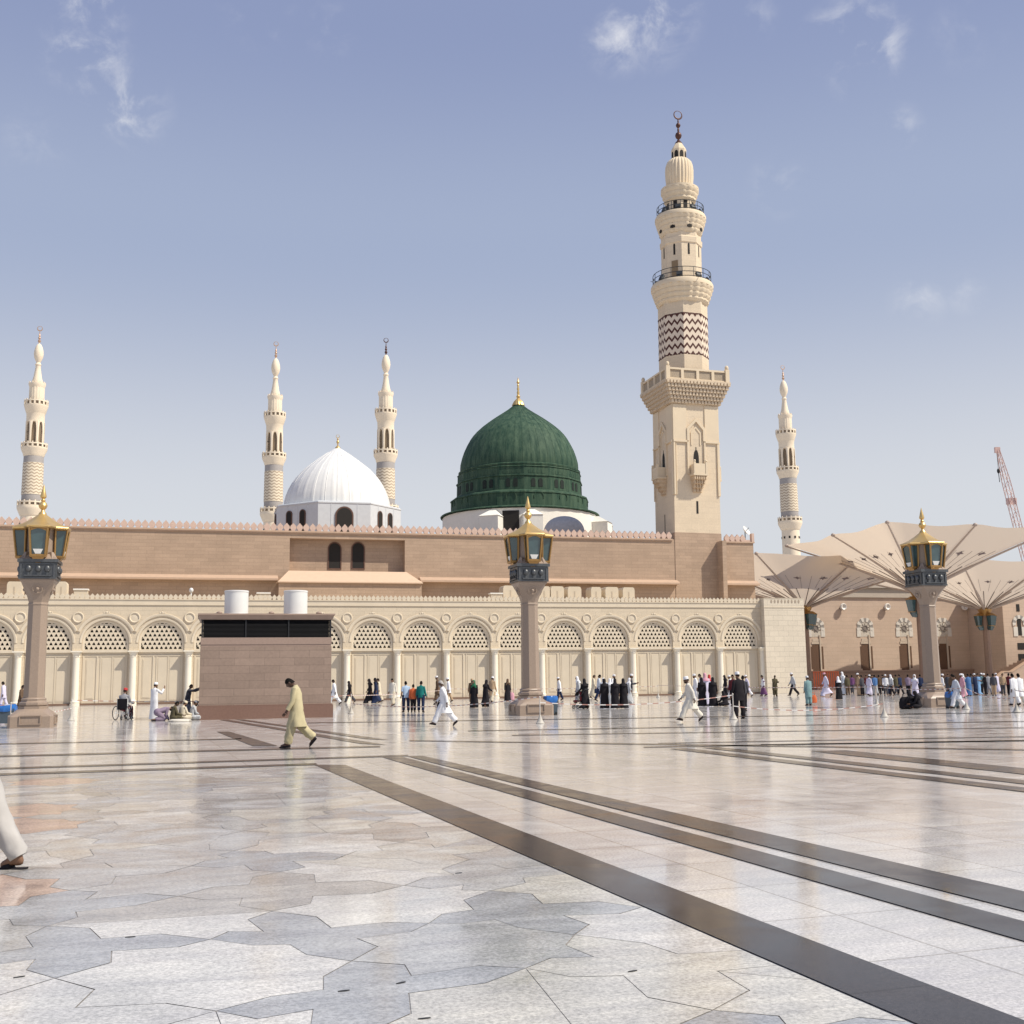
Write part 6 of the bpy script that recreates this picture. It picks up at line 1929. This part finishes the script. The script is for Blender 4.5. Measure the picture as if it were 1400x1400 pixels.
def person(label, px, fy, hy, yaw, pose, dress, top, bottom='white', head='hair', hcol=None, skin='brown', shoes='black', sleeve='long', group=None, at=None, h=None, z=0.0, footwear='shoe'):
    P = at if at is not None else at_ground(px, fy)
    J = SK[pose]
    full = 1.72 if J['mode'] == 'stand' else J['head'].z + .12
    if h is None:
        hh = (fy - hy) / ppm((P.x, P.y, .9))
        h = min(max(hh, .88 * full), 1.12 * full) if J['mode'] == 'stand' or True else full
    s = h / full
    t = thing('person', label, 'person', None, (0, 0, 0), group)
    t.matrix_world = Matrix.Translation((P.x, P.y, z)) @ Matrix.Rotation(R_(yaw), 4, 'Z') @ Matrix.Diagonal((s, s, s, 1))
    link('body', body_mesh(('b', pose), J), [skin_mat(skin), eye_m], t)
    ct = cloth(top, C_[top]); cb = cloth(bottom, C_[bottom])
    if dress == 'kurta':
        link('tunic', top_mesh(pose, J, .50, sleeve, 1.08, .03, .035), [ct], t); link('trousers', trouser_mesh(pose, J, 1.25), [cb], t)
    elif dress == 'thobe':
        link('robe', top_mesh(pose, J, .07, sleeve, 1.05, .03), [ct], t)
    elif dress == 'abaya':
        link('cloak', top_mesh(pose, J, .03, sleeve, 1.0, .075, .045, True), [ct], t)
    elif dress == 'lungi':
        link('shirt', top_mesh(pose, J, .80, sleeve, 1.0), [ct], t); link('wrap_skirt', top_mesh(pose, J, .14, 'short', .92, .02), [cb], t)
    elif dress == 'shirt':
        link('shirt', top_mesh(pose, J, .82, sleeve, 1.0), [ct], t); link('trousers', trouser_mesh(pose, J, 1.0), [cb], t)
    elif dress == 'long_shirt':
        link('shirt', top_mesh(pose, J, .68, sleeve, 1.05, .02), [ct], t); link('trousers', trouser_mesh(pose, J, 1.1), [cb], t)
    if dress != 'abaya': [link('shoe', shoe_mesh(pose, J, footwear, s_), [cloth('shoe_' + shoes, C_[shoes])], t) for s_ in 'LR']
    hm = {'hair': hair_m, 'beard': grey_hair}.get(head)
    if head in ('hijab', 'ghutra', 'cap', 'turban'): hm = cloth(hcol or 'white', C_[hcol or 'white'])
    nm = {'hair': 'hair', 'beard': 'hair', 'hijab': 'headscarf', 'ghutra': 'headscarf', 'cap': 'cap', 'turban': 'turban'}[head]
    link(nm, head_mesh(head, pose, J), [hm], t)
    if head == 'cap': link('hair', head_mesh('beard', pose, J), [hair_m], t)
    return t
LEFT, RIGHT, AWAY, TO = 90, -90, 0, 180
# in front
person('man in pale khaki tunic and baggy trousers walking with bowed head before the service block', 405, 1022, 925, LEFT, 'bow', 'kurta', 'khaki', 'khaki', 'hair', skin='dark')
person('man in white trousers striding out of the picture at the left edge, mostly cut off', 0, 0, 0, LEFT, 'legman', 'long_shirt', 'lgrey', 'stone', 'cap', at=Vector((-4.73, 10.25, 0)), h=1.76, skin='brown', footwear='sandal')
# left
person('man in white shirt and trousers walking beyond the bin at the left edge', 4, 968, 933, LEFT, 'step', 'long_shirt', 'lavender', 'lavender', 'hair', skin='dark')
person('man in dark brown tunic walking beside the left lamp post', 28, 974, 938, RIGHT, 'step', 'kurta', 'brown', 'brown', 'hair', skin='dark')
person('man in long white robe and cap with one hand raised left of the service block', 210, 985, 935, -35, 'raise_', 'thobe', 'white', 'white', 'cap', 'white')
person('person in mauve clothes bowing down to the floor beside the man in white robe', 219, 985.5, 966, -70, 'kneel', 'kurta', 'mauve', 'mauve', 'cap', 'mauve')
person('person in olive clothes sitting on the floor left of the service block', 236, 985.5, 962, -60, 'sit', 'kurta', 'olive', 'olive', 'hair', skin='dark')
person('person in cream clothes sitting on the floor at the middle of the seated group', 248, 985, 964, -40, 'sit', 'kurta', 'cream', 'cream', 'cap', 'cream')
person('man in dark grey shirt leaning both hands on the corner of the service block', 256, 980, 940, RIGHT, 'lean', 'long_shirt', 'dgrey', 'grey', 'hair', skin='dark')
person('person in light grey clothes sitting against the corner of the service block', 262, 984.5, 962, -60, 'sit', 'kurta', 'lgrey', 'lgrey', 'cap', 'grey')
# middle
person('man in white tunic leaving past the right corner of the service block', 457, 964, 929.5, LEFT, 'walk', 'kurta', 'white', 'white', 'hair', skin='dark')
person('woman in black cloak with white sleeve walking right of the service block', 478, 961, 931.5, LEFT, 'walk', 'kurta', 'black', 'dgrey', 'hijab', 'black')
person('woman in black cloak, left one of the pair right of the service block', 506, 962, 928.5, LEFT, 'walk', 'abaya', 'black', 'black', 'hijab', 'black')
person('woman in navy black cloak, right one of the pair right of the service block', 514, 962, 928, LEFT, 'step', 'abaya', 'navy', 'navy', 'hijab', 'black')
person('man in cream tunic half hidden behind the woman in navy cloak', 518, 960, 928.5, LEFT, 'step', 'kurta', 'cream', 'cream', 'hair')
person('man in beige tunic walking alone before the arcade, arms at his sides', 537, 965, 929, 150, 'step', 'kurta', 'offwhite', 'cream', 'hair')
person('boy in light blue shirt and jeans standing left of the child in orange', 555, 973.6, 934.5, 20, 'wide', 'shirt', 'lblue', 'navy', 'hair', sleeve='short')
person('small child in orange shirt standing between two taller figures', 565, 973.6, 940, 5, 'stand', 'shirt', 'orange', 'black', 'hair', h=1.36)
person('man in teal shirt and jeans standing seen from behind', 575.5, 973.6, 932.5, -10, 'wide', 'shirt', 'teal', 'navy', 'hair', skin='dark')
person('man in dark brown tunic and white cap walking behind the bearded man in white', 598.5, 958, 925.5, LEFT, 'step', 'kurta', 'brown', 'brown', 'cap', 'white')
person('grey bearded man in bright white tunic striding left before the arcade', 607, 993, 931, LEFT, 'stride', 'kurta', 'white', 'white', 'beard', skin='dark')
person('man in white shirt just behind the shoulder of the bearded man in white', 613.5, 960, 928, LEFT, 'step', 'long_shirt', 'white', 'tan', 'cap', 'white')
person('man in brown shawl half hidden behind the woman with green scarf', 645.5, 962, 929, 170, 'stand', 'kurta', 'brown', 'brown', 'cap', 'tan')
person('woman in black cloak with dark green headscarf, left of two before the arcade', 648.5, 968, 934, 160, 'stand', 'abaya', 'black', 'black', 'hijab', 'green')
person('woman in wide black cloak, right of the one with green headscarf', 664, 967, 932.5, -40, 'push', 'abaya', 'black', 'black', 'hijab', 'black')
person('man in tan tunic and white cap walking beside the women in black', 673, 961, 926.5, -30, 'step', 'kurta', 'tan', 'cream', 'cap', 'white')
person('woman in black cloak with beige headscarf left of the middle lamp post', 694, 959.5, 929, 200, 'stand', 'abaya', 'black', 'black', 'hijab', 'brown')
person('man in white shirt and dark trousers right of the middle lamp post', 765, 957.5, 927, LEFT, 'step', 'long_shirt', 'white', 'navy', 'cap', 'white')
person('person in white headscarf behind the woman with the stroller', 791, 962, 926, LEFT, 'step', 'kurta', 'lgrey', 'grey', 'ghutra', 'white')
person('woman in black cloak pushing a stroller right of the middle lamp post', 800.5, 969, 933.5, 25, 'push', 'abaya', 'black', 'black', 'hijab', 'black')
person('person in pale cream robe walking alone behind the women in black', 811.5, 955, 924, RIGHT, 'step', 'thobe', 'cream', 'cream', 'hair')
person('man in blue white shirt with dark hair behind the row of women in black', 819, 958.5, 923.5, RIGHT, 'step', 'shirt', 'silver', 'navy', 'hair', skin='dark')
person('woman in white headscarf behind the left woman in black of the row', 825.5, 962, 928, AWAY, 'stand', 'abaya', 'silver', 'silver', 'hijab', 'white')
person('woman in black cloak, left of the three in the row before the arcade', 827, 969, 933.5, 10, 'stand', 'abaya', 'black', 'black', 'hijab', 'black')
person('woman in pale headscarf behind the middle woman in black of the row', 834.5, 963, 932, AWAY, 'stand', 'abaya', 'lgrey', 'lgrey', 'hijab', 'white')
person('man in white shirt and cap standing behind the middle woman of the row', 839, 958, 923.5, -120, 'stand', 'shirt', 'white', 'white', 'cap', 'white')
person('woman in black cloak, middle of the three in the row before the arcade', 841.5, 969, 933, -5, 'stand', 'abaya', 'black', 'black', 'hijab', 'black')
person('woman in black cloak, right of the three in the row before the arcade', 853, 968.7, 930, 0, 'stand', 'abaya', 'black', 'black', 'hijab', 'black')
person('woman in white headscarf and long grey robe right of the row of three', 860, 962, 928.5, RIGHT, 'step', 'abaya', 'lgrey', 'lgrey', 'hijab', 'white')
person('man in dark suit and white cap folding his arms right of the row', 862.5, 960.5, 923, RIGHT, 'fold', 'shirt', 'dgrey', 'black', 'cap', 'white')
# right of centre
person('man in light stone tunic and trousers striding left at right of centre', 944, 987, 926, LEFT, 'stride', 'kurta', 'offwhite', 'offwhite', 'cap', 'white', skin='dark')
person('man in white tunic and cap behind the striding man in stone tunic', 952, 960, 923, LEFT, 'step', 'kurta', 'white', 'white', 'cap', 'white')
person('man in white robe with brown hair behind the left woman in black', 959, 959, 922.5, LEFT, 'stand', 'thobe', 'white', 'white', 'hair')
person('woman in black cloak left of the man with rosy headcloth', 960.5, 966, 930.5, 5, 'stand', 'abaya', 'black', 'black', 'hijab', 'black')
person('man in white robe with rosy red headcloth between two women in black', 965.5, 964.5, 921.5, 10, 'stand', 'thobe', 'lavender', 'white', 'ghutra', 'pink')
person('man in white robe with red headcloth behind the right woman in black', 970.5, 959, 923.5, -30, 'stand', 'thobe', 'white', 'white', 'ghutra', 'red')
person('woman in black cloak right of the man with rosy headcloth', 975.5, 966, 930.5, -10, 'stand', 'abaya', 'black', 'black', 'hijab', 'black')
person('woman in black walking past left of the man in maroon', 992.5, 953, 924, LEFT, 'step', 'abaya', 'black', 'black', 'hijab', 'black')
person('woman in black sitting on the floor left of the tall man in dark clothes', 992, 966, 949, 30, 'sit', 'abaya', 'black', 'black', 'hijab', 'black')
person('man in white tunic and cap behind the man in maroon', 999.5, 957, 924.5, LEFT, 'step', 'kurta', 'white', 'white', 'cap', 'white')
person('man in maroon tunic left of the tall man in dark clothes', 1003.5, 965.5, 923.5, 150, 'stand', 'kurta', 'maroon', 'black', 'hair')
person('tall man in dark brown black clothes and white cap, nearest at right of centre', 1011.5, 982.5, 921, 20, 'wide', 'long_shirt', 'black', 'black', 'cap', 'white', skin='brown')
person('man in black jacket half hidden behind the tall man in dark clothes', 1017, 972, 925, -20, 'stand', 'shirt', 'dgrey', 'black', 'hair')
person('man in pale lavender shirt and cap walking right of the dark clothed men', 1022, 953, 923.5, LEFT, 'walk', 'kurta', 'lavender', 'white', 'cap', 'white')
person('man in white shirt and purple wrap skirt before the end of the arcade', 1044, 951.8, 924, LEFT, 'step', 'lungi', 'white', 'purple', 'hair')
person('person in olive dark clothes with folded arms before the end pier', 1060, 951.8, 924, 190, 'fold', 'kurta', 'olive', 'olive', 'hair', skin='dark')
person('man in light grey shirt, dark trousers and white cap walking by the end pier', 1085, 951.8, 920.5, LEFT, 'walk', 'long_shirt', 'lgrey', 'black', 'cap', 'white')
person('person in aqua green clothes and white cap at the corner of the end pier', 1106, 964.5, 926.5, 20, 'stand', 'kurta', 'aqua', 'aqua', 'cap', 'white')
# right
person('man in lavender white robe and pinkish cap before the orange barrier', 1130, 952.5, 920.5, LEFT, 'walk', 'thobe', 'lavender', 'white', 'cap', 'pink')
person('child in white top and black skirt right of the man in lavender robe', 1147.5, 956.5, 927.5, 10, 'stand', 'abaya', 'black', 'black', 'hijab', 'white', h=1.45)
person('woman with flowing white headscarf behind the child in white and black', 1153.5, 950, 919.5, LEFT, 'stand', 'thobe', 'silver', 'silver', 'hijab', 'white')
person('man in tan robe and white cap standing before the far crowd', 1175, 951, 921.5, LEFT, 'stand', 'thobe', 'tan', 'tan', 'cap', 'white')
person('woman in white headscarf standing left of the right lamp post', 1252, 956, 923.5, 160, 'fold', 'abaya', 'lavender', 'white', 'hijab', 'white')
person('woman in black sitting on the floor left of the right lamp plinth', 1257, 969.5, 950, 60, 'sit', 'abaya', 'black', 'black', 'hijab', 'black')
person('woman in black sitting farthest left beside the right lamp plinth', 1247.5, 969.5, 951.5, 30, 'sit', 'abaya', 'black', 'black', 'hijab', 'black')
person('man with dark hair and navy shirt standing close to the right lamp shaft', 1259.5, 951, 923.5, AWAY, 'stand', 'shirt', 'navy', 'black', 'hair')
person('man in white robe half hidden behind the right lamp shaft', 1289, 953, 927, RIGHT, 'stand', 'thobe', 'white', 'white', 'cap', 'white')
person('man in white and blue walking past the right lamp plinth', 1309, 969, 925, LEFT, 'walk', 'kurta', 'silver', 'white', 'hair')
person('person in mauve pink clothes behind the man in white and blue', 1317, 954, 927, LEFT, 'step', 'thobe', 'pink', 'pink', 'cap', 'white')
person('man in white tunic, left of the two at the right edge', 1388, 964.8, 924, 20, 'step', 'kurta', 'white', 'white', 'hair', skin='dark')
person('man in white tunic, right of the two at the right edge', 1396, 964.5, 925, 10, 'step', 'kurta', 'white', 'offwhite', 'hair', skin='dark')
# crowd along the far building; umbrella shade partly put into darker clothes
crowd1 = [(1159, 926, 'olive', 'brown', 'shirt', 'hair', 'small figure in olive shirt left of the tan robed man in the far crowd'), (1166.5, 925, 'purple', 'dgrey', 'shirt', 'hair', 'figure in purple shirt directly left of the tan robed man'),
          (1179.5, 924.5, 'dgrey', 'black', 'shirt', 'hair', 'figure in dark grey shirt directly right of the tan robed man'), (1184, 924, 'maroon', 'lgrey', 'shirt', 'hair', 'figure in maroon shirt and pale trousers in the far crowd'),
          (1189.5, 925, 'lavender', 'white', 'thobe', 'cap', 'figure in lavender robe and cap in the far crowd'), (1194, 923, 'navy', 'navy', 'kurta', 'hair', 'figure in navy tunic in the far crowd left of the post'),
          (1198, 925, 'blue', 'lgrey', 'shirt', 'hair', 'figure in blue shirt in the far crowd behind the post'), (1202.5, 923, 'brown', 'black', 'shirt', 'hair', 'figure in brown shirt in the far crowd'),
          (1207.5, 923.5, 'black', 'black', 'kurta', 'hair', 'figure in black tunic in the far crowd'), (1212, 923, 'white', 'dgrey', 'shirt', 'cap', 'figure in white shirt and white cap in the far crowd'),
          (1216, 924, 'dgrey', 'navy', 'long_shirt', 'hair', 'figure in long dark grey shirt right of the white capped one'), (1220.5, 924.5, 'lgrey', 'black', 'shirt', 'ghutra', 'figure in light grey shirt with white headcloth in the far crowd'),
          (1226, 925.5, 'olive', 'dgrey', 'long_shirt', 'hair', 'figure in long olive shirt at the right end of the left crowd'), (1241.5, 925, 'mauve', 'black', 'shirt', 'hair', 'figure in mauve shirt left of the white veiled woman by the lamp'),
          (1232, 926, 'navy', 'black', 'shirt', 'hair', 'figure in navy shirt standing apart left of the right lamp')]
crowd2 = [(1296.5, 924, 'dgrey', 'dgrey', 'kurta', 'hair', 'figure in dark grey tunic just right of the right lamp shaft'), (1303, 924.5, 'brown', 'black', 'shirt', 'hair', 'figure in brown shirt behind the walker in white and blue'),
          (1318.5, 922.5, 'grey', 'white', 'thobe', 'ghutra', 'figure in grey robe and pale headcloth in the right crowd'), (1324.5, 923, 'blue', 'blue', 'thobe', 'hair', 'figure in mid blue robe, left one of the right crowd'),
          (1329.5, 924.5, 'dgrey', 'grey', 'shirt', 'hair', 'figure in dark grey shirt between two blue robes in the right crowd'), (1334, 923, 'navy', 'navy', 'kurta', 'cap', 'figure in navy tunic and white cap in the right crowd'),
          (1338.5, 924, 'sky', 'sky', 'thobe', 'hair', 'figure in sky blue robe in the middle of the right crowd'), (1342.5, 922.5, 'aqua', 'black', 'shirt', 'cap', 'figure in aqua shirt and white cap in the right crowd'),
          (1347, 923.5, 'black', 'black', 'long_shirt', 'cap', 'figure in long black shirt and white cap in the right crowd'), (1353, 925, 'grey', 'grey', 'kurta', 'hair', 'figure in plain grey tunic in the right crowd'),
          (1359, 923.5, 'dgrey', 'tan', 'shirt', 'hair', 'figure in dark shirt and tan trousers in the right crowd'), (1365, 925, 'lavender', 'lavender', 'thobe', 'cap', 'figure in lavender robe right of the tan trousered one'),
          (1372, 925.5, 'tan', 'dgrey', 'shirt', 'hair', 'figure in tan shirt before the staircase'), (1379, 926, 'maroon', 'black', 'shirt', 'hair', 'figure in maroon shirt at the foot of the staircase')]
poses_ = ['stand', 'step', 'stand', 'fold', 'step']
for i, (px, hy, tp, bt, dr, hd, lb) in enumerate(crowd1 + crowd2):
    dj = (0, -1.6, 1.0, -.6, 1.5, -2.2, .4)[i % 7]
    person(lb, px + (.6, -.8, 0, 1.0, -.5)[i % 5], 950 + dj, hy + dj * .25 + (0, 1.2, -.8, .5)[i % 4], (10, -20, 35, 170, -60, 90)[i % 6], poses_[i % 5], dr, tp, bt, hd, None, ('brown', 'dark', 'tan')[i % 3], group='people queuing along the far building')

# things people carry, sit in or push
def bag(label, px, py, w, hgt, col, Y_from, name='hand_bag'):
    P = at_ground(px, Y_from); q = at_depth(px, py, P.y - .05)
    t = thing(name, label, 'bag', None, (q.x, q.y, q.z))
    b = MB(); n = 14
    b.rings([[(q.x + a * w * math.cos(TAU * i / n), q.y + a * w * .5 * math.sin(TAU * i / n), q.z + z * hgt) for i in range(n)] for a, z in ((.35, 0), (.5, .06), (.52, .5), (.42, .85), (.3, 1.0))])
    b.build('bag_body', cloth(col, C_[col]), t)
    h = MB(); h.tube([(q.x - w * .25, q.y, q.z + hgt * .97), (q.x - w * .15, q.y, q.z + hgt * 1.3), (q.x + w * .15, q.y, q.z + hgt * 1.3), (q.x + w * .25, q.y, q.z + hgt * .97)], .014, 6); h.build('handle', cloth(col, C_[col]), t)
bag('black bag held low by the man in white tunic by the service block', 454.5, 952, .32, .22, 'black', 963)
bag('small black bag in the hand of the bearded man in white', 601.5, 968, .20, .20, 'black', 993)
bag('rosy red bag hanging from the woman left of the middle lamp post', 699.5, 957, .40, .55, 'pink', 958)
bag('orange bag hanging from the person in aqua clothes', 1112, 961, .40, .42, 'orange', 963.5)
bag('black bag on the floor beside the seated women at the right lamp', 1239, 969.3, .62, .55, 'black', 969.4, 'floor_bag')
bag('dark bag carried by the man in blue white shirt', 815.5, 948, .30, .34, 'navy', 957.5)
def wheel(mb, c, r, t, seg=28, sp=10, M=None):
    mb.tube([(c[0], c[1] + r * math.cos(TAU * i / seg), c[2] + r * math.sin(TAU * i / seg)) for i in range(seg + 1)], t, 6, 0, M)
    for i in range(sp): mb.tube([(c[0], c[1], c[2]), (c[0], c[1] + r * math.cos(TAU * i / sp), c[2] + r * math.sin(TAU * i / sp))], t * .28, 4, 1, M)
    mb.ell((c[0], c[1], c[2]), t * 1.6, 8, 6, 1, M)
def build_wheelchair():
    P = at_ground(166.5, 984.5)
    Mx = Matrix.Translation((P.x, P.y, 0)) @ Matrix.Rotation(R_(-8), 4, 'Z')
    t = thing('wheelchair', 'wheelchair with large spoked wheels seen from behind before the arcade', 'wheelchair', Mx, (0, 0, 0))
    for s in (-1, 1):
        w = MB(); wheel(w, (s * .30, .0, .31), .29, .02); w.build('wheel', [rubber, whitemetal], t)
        w = MB(); wheel(w, (s * .24, .42, .09), .08, .018, 14, 5); w.build('castor', [rubber, whitemetal], t)
    f = MB()
    for s in (-1, 1):
        f.tube([(s * .24, -.12, .98), (s * .24, .0, .95), (s * .24, .0, .3), (s * .24, .44, .3), (s * .24, .46, .1)], .014, 6)
        f.tube([(s * .24, .0, .72), (s * .24, .38, .72), (s * .24, .38, .48)], .014, 6); f.box(s * .24 - .03, s * .24 + .03, .02, .36, .72, .75)
    f.tube([(-.24, .1, .12), (.24, .1, .46)], .012, 6); f.tube([(.24, .1, .12), (-.24, .1, .46)], .012, 6); f.tube([(-.24, .0, .3), (.24, .0, .3)], .012, 6)
    f.build('frame', whitemetal, t)
    c = MB(); c.box(-.23, .23, .0, .42, .45, .50); c.build('seat', cloth('black', C_['black']), t)
    c = MB(); c.box(-.23, .23, -.02, .02, .50, .93); c.build('backrest', cloth('black', C_['black']), t)
    c = MB(); c.box(-.2, .2, .55, .75, .10, .12); c.build('footrest', whitemetal, t)
    person('person in grey plaid shirt and red cap sitting in the wheelchair', 0, 0, 0, -8, 'chair', 'long_shirt', 'grey', 'maroon', 'cap', 'red', at=Mx @ Vector((0, .14, 0)), h=1.36, z=.03)
build_wheelchair()
def build_stroller():
    P = at_ground(793, 969)
    Mx = Matrix.Translation((P.x, P.y, 0)) @ Matrix.Rotation(R_(60), 4, 'Z')
    t = thing('stroller', 'dark folding stroller pushed by the woman in black', 'stroller', Mx, (0, 0, 0))
    f = MB()
    for s in (-1, 1):
        f.tube([(s * .22, -.42, 1.0), (s * .22, .25, .12)], .014, 6); f.tube([(s * .22, -.32, .12), (s * .22, .12, .62)], .014, 6)
    f.tube([(-.22, -.42, 1.0), (.22, -.42, 1.0)], .016, 6); f.build('frame', rail_m, t)
    for s in (-1, 1):
        for y in (-.32, .25):
            w = MB(); wheel(w, (s * .24, y, .10), .085, .022, 14, 5); w.build('wheel', [rubber, rail_m], t)
    c = MB(); c.frustum((-.2, .2, -.12, .3, .35), (-.2, .2, -.05, .28, .45)); c.box(-.2, .2, -.16, -.08, .42, .88); c.build('seat', cloth('maroon', C_['maroon']), t)
    c = MB(); c.rings([[(-.22 + .44 * k, -.1 + .3 * math.sin(R_(a)), .62 + .3 * math.cos(R_(a))) for k in (0, 1)] + [(.22 - .44 * k, -.1 + .28 * math.sin(R_(a)), .62 + .28 * math.cos(R_(a))) for k in (0, 1)] for a in range(-50, 81, 13)])
    c.build('hood', cloth('black', C_['black']), t)
build_stroller()
def build_mat():
    P = at_ground(246, 986.5); rr = random.Random(4); b = MB(); n = 20
    b.rings([[(P.x + .5 * s * math.cos(TAU * i / n) * (1 + rr.uniform(-.15, .15)), P.y + .32 * s * math.sin(TAU * i / n), .012 + z) for i in range(n)] for s, z in ((1, 0), (.95, .05), (.7, .09), (.3, .07))])
    o = b.build('floor_cloth', cloth('offwhite', C_['offwhite'])); tag(o, 'crumpled white cloth on the floor before the seated group', 'cloth'); ROOTS.append(o)
build_mat()

# ------------------------------------------------------------------ tidy
for o in list(bpy.data.objects):
    if 'p_' in o.keys(): del o['p_']
